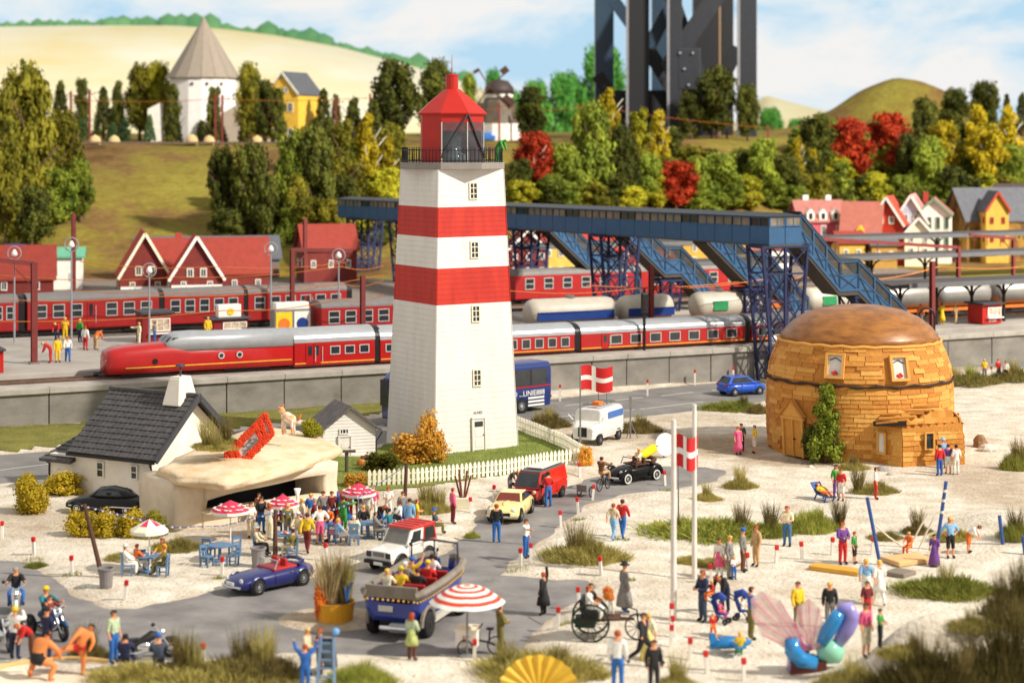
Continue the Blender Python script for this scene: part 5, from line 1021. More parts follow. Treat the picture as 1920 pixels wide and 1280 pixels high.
for lb,px,w_,yt in[('grey platform ring lamp at the left edge',27,26,478),('grey platform ring lamp before the red mast',134,20,462),('grey platform ring lamp before the station',280,17,510),('grey platform ring lamp right of the station',508,22,470),('grey platform ring lamp left of the lighthouse',635,20,482)]:
    b=RF(RS(px,w_),w_,ZP+.34);zt=H-(yt-HY)*b.y/F;hh=zt-b.z;t=thing('platform_lamp',lb,'lamp',b,0,'ring lamps on the platform');MB().cyl((0,0,0),(0,0,hh-.4),.09,.06,8).build('post',LAMPG,t)
    MB().tube([(.55*math.cos(a),0,hh+.15+.55*math.sin(a))for a in[R(20*i)for i in range(19)]],.05,6).build('ring',LAMPG,t);MB().lathe([(.08,hh+.45),(.22,hh+.2),(.26,hh),(.1,hh-.1)],12).build('lamp_shade',GLOBE,t,smooth=True)
for lb,px,by,top,side in[('black gooseneck street lamp before the lattice tower',1479,712,604,-1),('black gooseneck street lamp at the right of the hut dome',1752,700,578,-1)]:
    b=gp(px,by);zt=H-(top-HY)*b.y/F;hh=zt-b.z;t=thing('street_lamp',lb,'lamp',b,0);rr=.62
    MB().tube([(0,0,0),(0,0,hh-rr)]+[(side*(rr-rr*math.cos(a)),0,hh-rr+rr*math.sin(a))for a in[R(18*i)for i in range(1,11)]]+[(side*2*rr,0,hh-rr-.5)],.085,8).build('post',BLACK,t,smooth=True);MB().ball((side*2*rr,0,hh-rr-.72),.3,12,8).build('globe',GLOBE if px<1600 else BLACK,t,smooth=True)
b=RF(RS(1208,1.2),1.2,ZP);zt=H-(540-HY)*b.y/F;t=thing('railway_signal','black railway signal mast standing before the red coach','signal',b,RANG);MB().cyl((0,0,0),(0,0,zt-b.z),.12,n=8).build('post',BLACK,t);MB().box((0,-.05,zt-b.z-1.2),(.55,.3,1.6)).build('signal_head',BLACK,t,bevel=.05)
for k in(-.4,.1):MB().cyl((0,-.18,zt-b.z-1.2+k),(0,-.26,zt-b.z-1.2+k),.1).build('lens',MC('lens_dark',60,20,18),t)
# platform kiosks and adverts
KRED=MC('kiosk_red',130,26,28,rough=.5)
def kiosk(label,px0,px1,w_,ytop,mat,glassy=True,top=None,txt=None):
    s0_,s1_=RS(px0,w_),RS(px1,w_);b=RF((s0_+s1_)/2,w_,ZP+.35);L_=s1_-s0_;zt=H-(ytop-HY)*b.y/F;hh=zt-b.z;t=thing('platform_kiosk',label,'kiosk',b,RANG)
    MB().box((0,0,hh*.46),(L_*.9,2.0,hh*.92)).build('body',mat,t,bevel=.04);MB().box((0,0,hh*.96),(L_*1.05,2.6,hh*.09)).build('roof',DGREY,t,bevel=.04)
    if glassy:window(t,wallM((0,-1.01,0),(1,0,0)),L_*.1,hh*.36,L_*.62,hh*.42,3,1,WHITE,MC('kiosk_goods',150,110,70,var=.7,scale=4,c2=hexc(220,210,190)),fw=.08);MB().box((L_*.1,-1.15,hh*.30),(L_*.72,.34,.1)).build('counter',WHITE,t)
    if top:MB().box((0,-.3,hh+.55),(L_*.6,.8,1.1)).build('sign_box',WHITE,t,bevel=.08);MB().cyl((L_*.02,-.72,hh+.5),(L_*.02,-.75,hh+.5),.3,n=16).build('sign_disc',YELLOW,t)
    if txt:text(txt,.5,WHITE,t,(L_*.02,-1.03,hh*.18),(R(90),0,0))
    return t
kiosk('dark red platform kiosk with goods window',258,318,22,582,KRED,txt='KIOSK' if False else None);kiosk('platform kiosk topped by a white sign with yellow disc',390,462,24,594,KRED,top=True);bt=kiosk('bright red ticket booth under the right canopy',1826,1866,4.2,566,RED,txt='DSB');kiosk('tiny red hut cut by the left picture edge',-40,4,7.5,652,RED,False)
s_=RS(545,20);t=thing('advert_box','white advertising box with a yellow poster and orange sun disc','advert',RF(s_,20,ZP+.35),RANG);MB().box((0,0,1.2),(3.2,1.2,2.4)).build('body',GREY,t);MB().box((0,0,2.6),(2.9,1.0,.7)).build('top_sign',WHITE,t,bevel=.05)
for x,c in((-.8,YELLOW),(.8,WHITE)):p=MB().box((x,-.62,1.25),(1.4,.06,1.9)).build('poster',c,t);MB().cyl((x,-.66,1.2),(x,-.69,1.2),.5,n=18).build('poster_disc',ORANGE if x<0 else TB,p)
# ------------------------------------------------------------------ houses behind the railway
def house(label,px,py,Y,rz,w_,d,h,rh,wall,roof,ridge='y',cols=2,rows=2,trim=None,win=(.6,.9),dorm=0,dormm=None,chim=1,name='town_house',zb=None,winm=None,over=.35,cat='house'):
    b=at(px,py,Y)if zb is None else Vector(((px-CX)*Y/F,Y,zb));t=thing(name,label,cat,b,rz);trim=trim or WHITE
    w2,d2=w_/2,d/2
    if ridge=='y':
        MB().prismy([(-w2,-2.5),(w2,-2.5),(w2,h),(0,h+rh),(-w2,h)],-d2,d2).build('wall',wall,t);sl=math.hypot(w2,rh);k=over/sl
        for s_ in(-1,1):
            e=(s_*w2*(1+k),h-rh*k);MB().add([(e[0],-d2-over,e[1]+.05),(e[0],d2+over,e[1]+.05),(0,d2+over,h+rh+.05),(0,-d2-over,h+rh+.05),(e[0],-d2-over,e[1]+.25),(e[0],d2+over,e[1]+.25),(0,d2+over,h+rh+.28),(0,-d2-over,h+rh+.28)],[(3,2,1,0),(4,5,6,7),(0,1,5,4),(1,2,6,5),(3,0,4,7)]).build('roof',roof,t)
            MB().bar((e[0],-d2-over-.03,e[1]+.12),(0,-d2-over-.03,h+rh+.12),.1,.3).build('barge_board',trim,t)
    else:
        MB().add([(x,y,z)for x in(-w2,w2)for(y,z)in((-d2,-2.5),(d2,-2.5),(d2,h),(0,h+rh),(-d2,h))],[(0,1,2,3,4),(9,8,7,6,5)]+[(j,5+j,5+(j+1)%5,(j+1)%5)for j in range(5)]).build('wall',wall,t);sl=math.hypot(d2,rh);k=over/sl
        for s_ in(-1,1):
            e=(s_*d2*(1+k),h-rh*k);MB().add([(-w2-over,e[0],e[1]+.05),(w2+over,e[0],e[1]+.05),(w2+over,0,h+rh+.05),(-w2-over,0,h+rh+.05),(-w2-over,e[0],e[1]+.25),(w2+over,e[0],e[1]+.25),(w2+over,0,h+rh+.28),(-w2-over,0,h+rh+.28)],[(0,1,2,3),(7,6,5,4),(0,4,5,1),(1,5,6,2),(0,3,7,4)]).build('roof',roof,t)
        for i in range(dorm):
            x=-w2+w_*(i+.5)/dorm*.82+.09*w_;z=h+.25;m=MB();m.prismy([(x-.5,z-.3),(x+.5,z-.3),(x+.5,z+.9),(x,z+1.5),(x-.5,z+.9)],-d2-.05,0);dm=m.build('dormer',dormm or WHITE,t);MB().box((x,-d2-.08,z+.5),(.5,.06,.8)).build('pane',GLASSD,dm)
            for s_ in(-1,1):MB().bar((x+s_*.62,-d2/2,z+.85),(x,-d2/2,z+1.62),d2+.2 if False else .12,.1).build('dormer_roof',roof,dm)
    Mx=wallM((0,-d2-.01,0),(1,0,0))
    for j in range(rows):
        for i in range(cols):window(t,Mx,-w2+w_*(i+.5)/cols,h*(j+.28)/rows,win[0],min(win[1],h/rows*.62),2,1,trim,winm or GLASSD,fw=.09,t=.1)
    if ridge=='y' and rh>3:
        for x in(-.7,.7):window(t,Mx,x,h+.15,.7,1.0,2,1,trim,GLASSD,fw=.1,t=.1)
        MB().box((0,-d2-.06,.5),(w_*.96,.1,.9)).build('plinth_band',WHITE,t)
    Ms=wallM((-w2-.01,d2,0),(0,-1,0));
    for j in range(rows):
        for i in range(2):window(t,Ms,d*(i+.5)/2,h*(j+.28)/rows,win[0],min(win[1],h/rows*.62),2,1,trim,winm or GLASSD,fw=.09,t=.1)
    for i in range(chim):MB().box((-w2*.5+i*w2,.3,h+rh*.9+.4),(.7,.7,1.5)).build('chimney',WHITE if dorm else MC('chimney_brick',160,60,48),t)
    return t
BRK=MC('station_brick',118,44,38,rough=.8,var=.15,bump=.2);RROOF=MC('red_tile_roof',138,50,38,rough=.75,var=.12,bump=.3,bscale=8);RROOF2=MC('bright_red_roof',172,50,34,rough=.75,var=.12);PROOF=MC('dusty_pink_roof',158,100,92,rough=.8,var=.12);GRF=MC('slate_grey_roof',86,88,94,rough=.7,var=.15);PINK=MC('pink_wall',196,84,98,rough=.8);YW=MC('yellow_wall',200,158,66,rough=.8,var=.15);TIMB=MC('half_timber_dark',62,40,24,rough=.8,c2=hexc(158,118,44),scale=.6,detail=2);OCH=MC('ochre_wall',170,130,60,rough=.8);WW=MC('house_white',230,224,214,rough=.8);BLUEW=MC('pale_blue_wall',176,196,210,rough=.8)
Ys=206
k=Ys/F
st_=house('red brick station hall with long red roof and white gable boards',390,546,Ys+4,RANG*.55,13.0,7,2.2,3.6,BRK,RROOF,'x',5,1,WHITE,chim=1,name='station_building',cat='station')
house('left gabled wing of the red brick station',268,548,Ys+1,RANG*.55,5.4,8,2.0,4.6,BRK,RROOF2,'y',2,1,CREAM,chim=0,name='station_wing',cat='station')
house('right gabled wing of the red brick station',366,548,Ys-4,RANG*.55,5.6,4,1.6,4.4,BRK,RROOF2,'y',2,1,WHITE,chim=0,name='station_wing',cat='station')
house('long grey roofed shed behind the station',388,520,Ys+22,RANG*.5,17,6,2.4,2.4,MC('shed_grey',110,106,100),GRF,'x',0,0,chim=0,name='goods_shed',cat='shed')
house('brown red house with big roof at the left edge',40,548,Ys-14,RANG*.5,6.4,6,1.6,3.0,BRK,RROOF,'x',2,1,chim=0)
t=house('white building with green awning behind the left house',118,540,Ys+6,.2,4.4,4,3.6,.8,WW,MC('green_awning',96,160,130),'x',2,1,chim=0)
tb=thing('blue_container','blue round container roof at the left picture edge','container',at(29,500,212));MB().lathe([(1.35,-2.4),(1.35,2.4),(1.28,2.5),(.1,2.62)],18).build('drum',TB,tb);MB().box((3.2,.6,-.4),(2.6,2,3.4)).build('housing',MC('dark_green',40,80,64),tb)
house('dark red house half hidden left of the lighthouse',612,512,222,RANG*.6,6.2,6,3.0,2.6,BRK,RROOF,'x',3,1,chim=0);
for lb,px,py,Y,w_,h,rh,wall,roof,rd in[('red brick house seen under the bridge near the lighthouse',985,520,232,5.0,3.6,2.2,BRK,RROOF,'y'),('yellow walled house seen under the bridge',1045,520,238,4.6,4.4,2.0,MC('pale_yellow_wall',206,178,84),RROOF,'x'),('red house with orange roof between the lattice piers',1135,515,240,6.5,3.4,2.4,BRK,RROOF2,'x'),('orange red house behind the second stair',1215,512,243,6,3.6,2.2,RROOF2,RROOF,'x'),('yellow windowed market hall under the bridge end',1335,498,246,9,3.2,2.0,YW,PROOF,'x')]:
    house(lb,px,py,Y,.15,w_,5,h,rh,wall,roof,rd,3,2,chim=0)
Yt=256
house('pink house with three white roof dormers',1532,482,Yt,.12,6.4,6,5.0,2.6,PINK,PROOF,'x',3,2,WHITE,(.7,1.3),dorm=3,chim=2)
house('orange roofed house with a yellow attic box',1618,484,Yt-4,-.3,5.0,7,2.8,4.6,YW,MC('salmon_roof',164,96,82,rough=.8,var=.1),'x',3,1,WHITE,dorm=1,dormm=MC('yellow_attic',244,190,40),chim=0)
house('bright red gabled house right of the orange roof',1668,478,Yt-2,-.35,4.6,6,4.2,3.6,RROOF2,MC('orange_red_roof',176,66,44,rough=.8),'y',2,1,chim=0)
house('tall pale pink roofed house with light blue wall',1712,478,Yt+2,-.3,4.6,7,4.6,3.6,BLUEW,MC('light_pink_roof',214,140,136,rough=.8),'y',2,2,WHITE,chim=0)
house('cream double gabled house before the blue wall',1722,482,Yt-6,-.2,3.6,4,3.2,2.0,CREAM,PROOF,'y',2,2,chim=0)
house('tall white house with green window bands',1752,474,Yt+1,-.25,4.6,6,5.4,2.0,WW,PROOF,'y',4,2,MC('green_trim',120,150,126),(.55,1.6),chim=1)
house('half timbered yellow inn with big grey roof',1858,462,Yt+6,.2,11,8,3.8,4.2,TIMB,GRF,'x',5,1,YW,(.7,1.2),chim=0)
house('steep yellow gable of the half timbered inn',1862,462,Yt+1,.1,3.2,3.4,5.0,2.4,YW,GRF,'y',2,2,MC('trim_red',170,60,40),(.5,.9),chim=0,name='inn_gable')
house('dark roofed house high behind the inn',1912,410,Yt+24,-.2,7,6,2.4,2.6,TIMB,MC('dark_brown_roof',70,58,56),'x',3,1,chim=0)
for i,(px,py)in enumerate([(1398,492),(1452,490),(1590,480),(1650,484)]):
    house(['small ochre shop behind the lattice tower','small white shop left of the stairs','low yellow shop below the pink house','low ochre shop below the orange roof'][i],px,py+8,246,.1,3.4,4,2.4,1.2,[OCH,WW,YW,OCH][i],[PROOF,RROOF,RROOF,GRF][i],'x',2,1,chim=0,name='small_shop')
# ------------------------------------------------------------------ hilltop: white tower, yellow house, windmill, steel tower
b=on_hill(382,326);tw=thing('round_tower','white round tower with tall grey conical roof on the hill','tower',b)
z1=H-(146-HY)*326/F-b.z;z2=H-(36-HY)*326/F-b.z;rr_=64*326/F
def ngon(r,z,n=16):return[(r*math.cos(2*math.pi*j/n+.1),r*math.sin(2*math.pi*j/n+.1),z)for j in range(n)]
MB().loft([ngon(rr_*1.02,-2),ngon(rr_*.98,z1)]).build('wall',M('tower_white',hexc(226,218,210),c2=hexc(244,240,236),scale=.3,rough=.8),tw)
CONE=MC('cone_roof_grey',150,138,124,rough=.8,var=.08)
for j in range(16):                                       # roof panels
    a0,a1=2*math.pi*j/16+.1,2*math.pi*(j+.97)/16+.1;q=[(rr_*1.08*math.cos(a0),rr_*1.08*math.sin(a0),z1-.1),(rr_*1.08*math.cos(a1),rr_*1.08*math.sin(a1),z1-.1),(.5*math.cos(a1),.5*math.sin(a1),z2-.5),(.5*math.cos(a0),.5*math.sin(a0),z2-.5)];MB().add(q+[(x*.95,y*.95,z-.1)for x,y,z in q],[(0,1,2,3),(7,6,5,4),(0,4,5,1),(1,5,6,2),(3,7,4,0)]).build('roof_panel',CONE,tw)
MB().lathe([(.5,z2-.6),(.3,z2),(.05,z2+.4)],10).build('finial',CONE,tw)
for a in(-100,-75,-50):MB().box((rr_*.99*math.cos(R(a)),rr_*.99*math.sin(R(a)),z1-1.2),(.35,.35,.5),R(a)).build('slit_window',DGREY,tw)
MB().add([(-9.6,-2,-1),(-7.0,-2,-1),(-7.4,-2,6.6),(-9.4,-2,5.6),(-9.6,1,-1),(-7.0,1,-1),(-7.4,1,6.6),(-9.4,1,5.6)],[(0,1,2,3),(7,6,5,4),(0,4,5,1),(1,5,6,2),(2,6,7,3),(3,7,4,0)]).build('side_wall',WW,tw)
MB().add([(1,-rr_-1,-1),(6.5,-rr_+3.5,-1),(6.5,-rr_+3.5,6.5),(1,-rr_-1,3.0)],[(0,1,2,3)]).build('ramp_wall',CONE,tw)
yb=on_hill(556,322);h_=yb.z
house('yellow hilltop house with slate grey roof and pointed gable',552,250,322,-.35,6.0,9,8.6,3.6,MC('hill_yellow',236,190,70),GRF,'y',2,2,WHITE,(1.0,1.6),chim=0,name='hill_house',zb=h_-.5);house('low grey roofed wing of the yellow hilltop house',505,250,326,-.2,8,6,6.2,2.6,MC('hill_yellow2',226,184,80),GRF,'x',3,1,chim=0,name='hill_house',zb=h_-.5)
wb=on_hill(936,335);wm=thing('windmill','white and brown windmill with dark cap and crossed sails','windmill',wb)
def wz(y):return H-(y-HY)*335/F-wb.z
MB().lathe([(3.9,-1.5),(3.9,wz(232))],10).build('base',WW,wm);MB().lathe([(3.6,wz(232)),(2.9,wz(195)),(2.3,wz(182))],8).build('mill_body',MC('mill_thatch',96,84,70,var=.3),wm);MB().lathe([(2.5,wz(183)),(2.5,wz(176))],10).build('white_ring',WHITE,wm)
MB().lathe([(2.7,wz(176)),(2.6,wz(165)),(1.6,wz(152)),(.2,wz(149))],12).build('cap',MC('mill_cap',66,54,52),wm,smooth=True)
hub=Vector((-1.8,-2.6,wz(163)))
for(px,py)in[(896,128),(955,132),(890,205),(960,200)]:
    e=at(px,py,332)-wb;e.y=-2.8;d=(e-hub).normalized();n_=Vector((-d.z,0,d.x));m=MB();m.bar(hub,e,.22);s_=m.build('sail_stock',MC('sail_brown',74,46,38),wm);a=hub+d*3.2
    MB().add([tuple(a),tuple(e),tuple(e+n_*1.1),tuple(a+n_*1.1),tuple(a+Vector((0,.1,0))),tuple(e+Vector((0,.1,0))),tuple(e+n_*1.1+Vector((0,.1,0))),tuple(a+n_*1.1+Vector((0,.1,0)))],[(0,1,2,3),(7,6,5,4),(0,4,5,1),(2,6,7,3)]).build('sail',MC('sail_brown',74,46,38),s_)
cb=on_hill(912,331);t=thing('parked_car','tiny blurred blue car parked beside the windmill','car',cb);MB().box((0,0,.7),(3.2,1.6,.8)).box((.1,0,1.3),(1.8,1.4,.6),0,.8).build('body',MC('car_blue',50,110,190),t,bevel=.15)
STL=MC('tower_steel',34,36,44,rough=.5,var=.15);STB=MC('tower_steel_black',20,20,24,rough=.5);STW=MC('bluish_steel',44,62,80,rough=.35,var=.2,scale=.05)
so=on_hill(1266,345);tower=thing('steel_tower','huge dark steel lattice bridge tower rising out of the picture','tower',so)
def sp(px,py,Y):return at(px,py,Y)-so
def column(px0,px1,Y,mt,edge=False):
    a,b=sp(px0,300,Y),sp(px1,300,Y);w_=b.x-a.x;c=(a.x+b.x)/2;z0,z1=-6,H+440*Y/F-so.z
    MB().box((c,Y-so.y,(z0+z1)/2),(w_,w_*1.0,z1-z0)).build('column',mt,tower,bevel=.12)
    if edge:MB().box((a.x-.1,Y-so.y-w_/2-.02,(z0+z1)/2),(.45,.3,z1-z0)).build('lit_edge_strip',MC('lit_edge_grey',130,130,134,rough=.4),tower)  # pale strip puts the light on the column edge into the colour
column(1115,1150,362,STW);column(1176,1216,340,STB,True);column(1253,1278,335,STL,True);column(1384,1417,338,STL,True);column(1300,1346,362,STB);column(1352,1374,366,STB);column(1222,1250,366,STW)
def brace(x0,y0,x1,y1,Y,wd,mt=STL):MB().bar(sp(x0,y0,Y),sp(x1,y1,Y),.9,wd).build('brace',mt,tower)
brace(1216,-130,1330,200,339,2.6);brace(1216,95,1300,230,342,2.6);brace(1385,-70,1258,120,335.5,3.2);brace(1216,90,1330,-130,343,2.4,STW);brace(1255,110,1320,250,335.5,3.4);brace(1150,0,1250,140,352,2.2,STW);brace(1148,-100,1180,-30,345,2.2)
brace(1120,140,1180,240,352,2.4,STB);brace(1310,240,1384,90,350,2.4,STB);MB().box((sp(1292,130,334).x,334-so.y,sp(1292,130,334).z),(4.2,.5,7.5)).build('gusset_plate',STL,tower,bevel=.3)
MB().box((sp(1250,172,344).x,344-so.y,sp(1250,200,344).z),(20,1.0,6.0)).build('base_girder',STB,tower);MB().bar(sp(1352,300,372),sp(1352,-150,372),.8).build('cable',MC('cable_tan',170,130,84),tower)
for i in range(4):p=sp(1275+i*8,100+30*(i%3),333.5);MB().ball((p.x,p.y,p.z),.3,8,6).build('rivet',CHROME,tower)
for i,px in enumerate((178,214,360,392,482)):
    b=on_hill(px,296);t=MB().ball((0,0,.3),(1.0,.8,1.3),9,6).build('pale_boulder',MC('boulder_tan',206,178,128,rough=.9,var=.2,bump=.5),smooth=True,loc=b);tag(t,['pale boulder leftmost beside the hilltop track','pale boulder second beside the hilltop track','pale boulder below the white tower','pale small boulder below the tower right side','pale small boulder left of the yellow house'][i],'rock')
tag(MB().bar(on_hill(100,294)+Vector((0,0,.15)),on_hill(760,294)+Vector((0,0,.15)),2.2,.3).build('hilltop_track',MC('hill_track',110,92,76,rough=.9,var=.2)),kind='structure')
# ------------------------------------------------------------------ road vehicles
def PAINT(n,r,g,b):return MC('paint_'+n,r,g,b,rough=.28,var=.05,coat=.5,spec=.5)
WHEELS={}
def wheel(par,x,y,r,wd=.2,side=-1,rimm=None,spokes=0,white=False):
    key=('t',round(r,3),wd)
    if key not in WHEELS:
        WHEELS[key]=MB().loft([[(rr*math.cos(2*math.pi*j/20),yy,rr*math.sin(2*math.pi*j/20))for j in range(20)]for rr,yy in((r*.62,-wd/2),(r*.93,-wd/2),(r,-wd*.3),(r,wd*.3),(r*.93,wd/2),(r*.62,wd/2))]).mesh('tyre',True)
        m=MB().loft([[(rr*math.cos(2*math.pi*j/16),yy,rr*math.sin(2*math.pi*j/16))for j in range(16)]for rr,yy in((r*.66,wd*.3),(r*.64,-wd*.46),(r*.50,-wd*.52),(r*.42,-wd*.42),(r*.2,-wd*.56),(r*.02,-wd*.58))]);WHEELS[('r',)+key[1:]]=m.mesh('rim',False)
    e=bpy.data.objects.new('wheel',None);COL.objects.link(e);e.parent=par;e.location=(x,y,r);e.rotation_euler=(0,0,0 if side<0 else math.pi)
    link('tyre',WHEELS[key],RUBBER,e);link('rim',WHEELS[('r',)+key[1:]],rimm or CHROME,e)
    if white:MB().tube([(r*.74*math.cos(a),-wd*.51,r*.74*math.sin(a))for a in[R(18*i)for i in range(21)]],.035,5).build('whitewall',WHITE,e)
    return e
def bring(x,w_,zb,zt,k=3.2,n=13):
    o=[(x,-w_*.92,zb)]
    for i in range(n):
        a=math.pi*i/(n-1);c,s_=math.cos(a),math.sin(a);o.append((x,-w_*math.copysign(abs(c)**(2/k),c),zb+(zt-zb)*(.35+.65*abs(s_)**(2/k))))
    return o+[(x,w_*.92,zb)]
def place(F_,R_,half,z=0.0):
    f,r=P(*F_),P(*R_);d=(f-r);ln=d.length;d.normalize();n_=Vector((-d.y,d.x,0))
    if n_.y<0:n_=-n_
    c=(f+r)/2+n_*half;return Vector((c.x,c.y,max(0,gz(c.x,c.y))if z is None else z)),math.atan2(d.y,d.x),ln
def glaze(par,quads,mat=None,inset=.12,out=.012,frame_m=None,names=None):
    """glass set on cabin faces; each quad four corner points"""
    for i,q in enumerate(quads):
        q=[Vector(p)for p in q];c=sum(q,Vector())/4;n_=(q[1]-q[0]).cross(q[3]-q[0]).normalized()
        p=[c+(v-c)*(1-inset)+n_*out for v in q];MB().quad(*p).build((names or['window']*9)[i],mat or GLASSD,par)
def cabin(par,base,top,zb,zt,mat,wb,wt,roofm=None):
    """base = (x0,x1) rear..front at belt, top = (x0,x1) at roof; returns face quads front, left, rear, right"""
    B=[(base[0],-wb,zb),(base[1],-wb,zb),(base[1],wb,zb),(base[0],wb,zb)];T=[(top[0],-wt,zt),(top[1],-wt,zt),(top[1],wt,zt),(top[0],wt,zt)]
    MB().add(B+T,[(0,1,5,4),(1,2,6,5),(2,3,7,6),(3,0,4,7),(4,5,6,7)]).build('cabin',mat,par,bevel=.05)
    return{'right':[B[0],B[1],T[1],T[0]],'front':[B[1],B[2],T[2],T[1]],'left':[B[2],B[3],T[3],T[2]],'rear':[B[3],B[0],T[0],T[3]]}
def lamps(par,pts,mat,r,nm):
    for p in pts:MB().ball(p,(r*.5,r,r),8,6).build(nm,mat,par)
LAMP=MC('headlamp_glass',222,220,206,rough=.15,spec=.7);TAIL=MC('tail_lamp',170,20,16,rough=.3)
def arches(par,xs,y,r):
    for x in xs:
        for s_ in(-1,1):MB().cyl((x,s_*(y-.12),r),(x,s_*(y+.006),r),r*1.16,n=20).build('wheel_arch',BLACK,par)
SEAMD=MC('panel_gap',26,24,26,rough=.8)
def seams(par,xs,y,z0,z1,hx=None,hz=.8):
    for s_ in(-1,1):
        for x in xs:MB().bar((x,s_*y,z0),(x,s_*(y-.01),z1),.016,.012).build('panel_gap',SEAMD,par)
        if hx is not None:MB().box((hx,s_*(y+.01),hz),(.14,.035,.035)).build('door_handle',CHROME,par)
# --- blue roadster
loc,rz,ln=place((479,1117),(574,1096),.8)
v=thing('roadster','dark blue open roadster with red interior parked beside the cafe terrace','car',loc,rz);pt=PAINT('navy',20,28,96)
st=[(-2.05,.45,.42,.72),(-1.95,.66,.32,.82),(-1.4,.80,.24,.93),(-.7,.83,.2,.92),(.2,.82,.2,.90),(1.1,.80,.22,.86),(1.75,.72,.26,.74),(2.05,.58,.32,.62),(2.15,.42,.38,.54)]
MB().loft([bring(*q)for q in st]).build('body',pt,v,smooth=True);wb2=1.24
for x in(-wb2,wb2):
    for s_ in(-1,1):wheel(v,x,s_*.76,.33,.2,s_,white=False);MB().tube([(x+.42*math.cos(a),s_*.80,.33+.42*math.sin(a))for a in[R(15*i)for i in range(1,12)]],.045,6).build('fender_lip',pt,v)
arches(v,(-wb2,wb2),.80,.33)
RINT=MC('red_leather',176,34,30,rough=.5)
MB().prism([(-1.1,-.6),(.25,-.62),(.25,.62),(-1.1,.6)],.80,.945).build('cockpit',RINT,v,bevel=.05)
for y in(-.3,.3):MB().box((-.55,y,1.02),(.2,.48,.5),0,.8).build('seat',RINT,v,bevel=.06)
MB().tube([(.2,-.62,.9),(.02,-.6,1.25),(.02,.6,1.25),(.2,.62,.9)],.03,6).build('windscreen_frame',CHROME,v);MB().quad((.2,-.6,.93),(.2,.6,.93),(.03,.58,1.24),(.03,-.58,1.24)).build('windscreen',glass('clear_glass',(.2,.22,.22),.05,.4),v)
MB().tube([(-1.1,-.62,.93),(-1.45,-.5,1.05),(-1.55,0,1.08),(-1.45,.5,1.05),(-1.1,.62,.93)],.09,7).build('folded_top',pt,v);MB().tube([(2.1,-.62,.42),(2.22,0,.40),(2.1,.62,.42)],.06,6).build('bumper',CHROME,v);MB().tube([(-2.0,-.6,.46),(-2.12,0,.46),(-2.0,.6,.46)],.06,6).build('bumper',CHROME,v)
lamps(v,[(1.95,-.5,.66),(1.95,.5,.66)],LAMP,.12,'headlight');MB().box((2.17,0,.54),(.04,.5,.14)).build('number_plate',WHITE,v);MB().bar((-1.9,-.835,.56),(1.6,-.78,.56),.02,.03).build('chrome_strip',CHROME,v)
seams(v,(-.75,.3),.832,.32,.84,-.6,.74)
# --- white and red off-roader
loc,rz,ln=place((742,1075),(812,1053),.75);W_=PAINT('white',236,230,220);RT=PAINT('roofred',200,36,28)
v=thing('offroader','white off-road car with red roof parked at the cafe','car',loc,rz)
MB().loft([bring(*q,5)for q in[(-1.75,.74,.42,1.08),(-1.6,.78,.40,1.12),(.35,.78,.40,1.12),(.6,.77,.42,1.08),(1.55,.74,.44,1.02),(1.72,.70,.46,.98)]]).build('body',W_,v,bevel=.02)
q=cabin(v,(-1.68,.55),(-1.6,.12),1.08,1.78,W_,.76,.68);MB().box((-.74,0,1.81),(1.86,1.46,.12)).build('roof',RT,v,bevel=.04)
for k in range(4):MB().box((-1.4+.42*k,0,1.885),(.08,1.3,.03)).build('roof_rib',RT,v)
a=q['right'];mid=.42
def sub(Q,x0,x1,z0,z1):
    Q=[Vector(p)for p in Q];f=lambda u,w_:Q[0].lerp(Q[1],u).lerp(Q[3].lerp(Q[2],u),w_);return[f(x0,z0),f(x1,z0),f(x1,z1),f(x0,z1)]
for nm in('right','left'):
    Q=q[nm];fl=nm=='left';rear=sub(Q,.52,1,0,1)if fl else sub(Q,0,.48,0,1);frn=sub(Q,.05,.46,.05,.92)if fl else sub(Q,.54,.95,.05,.92)
    n_=(rear[1]-rear[0]).cross(rear[3]-rear[0]).normalized();MB().quad(*[p+n_*.012 for p in rear]).build('rear_panel',RT,v);glaze(v,[rear,frn],GLASSD,.22,.02)
glaze(v,[q['front'],q['rear']],glass('screen_glass',(.16,.15,.13),.06),.14,.015,names=['windscreen','rear_window'])
for x in(-1.02,1.02):
    for s_ in(-1,1):wheel(v,x,s_*.72,.35,.24,s_,WHITE);MB().tube([(x+.46*math.cos(b_),s_*.78,.36+.46*math.sin(b_))for b_ in[R(20*i)for i in range(0,10)]],.05,6).build('fender_flare',BLACK,v)
arches(v,(-1.02,1.02),.775,.35);MB().box((1.8,0,.5),(.16,1.5,.18)).build('bumper',BLACK,v,bevel=.03);MB().box((-1.82,0,.5),(.14,1.5,.16)).build('bumper',BLACK,v,bevel=.03);MB().box((1.725,0,.84),(.05,.62,.2)).build('grille',GREY,v)
for y in(-.55,.55):MB().box((1.73,y,.82),(.06,.26,.24)).build('headlight',DGREY,v)
MB().box((1.89,.1,.46),(.03,.5,.14)).build('number_plate',WHITE,v);MB().bar((-1.6,-.8,.62),(1.5,-.78,.62),.02,.05).build('trim_strip',GREY,v);MB().ball((.5,-.9,1.2),(.06,.1,.08)).build('mirror',BLACK,v)
seams(v,(-.62,.42),.783,.5,1.06,-.5,.98);MB().ball((.5,.9,1.2),(.06,.1,.08)).build('mirror',BLACK,v)
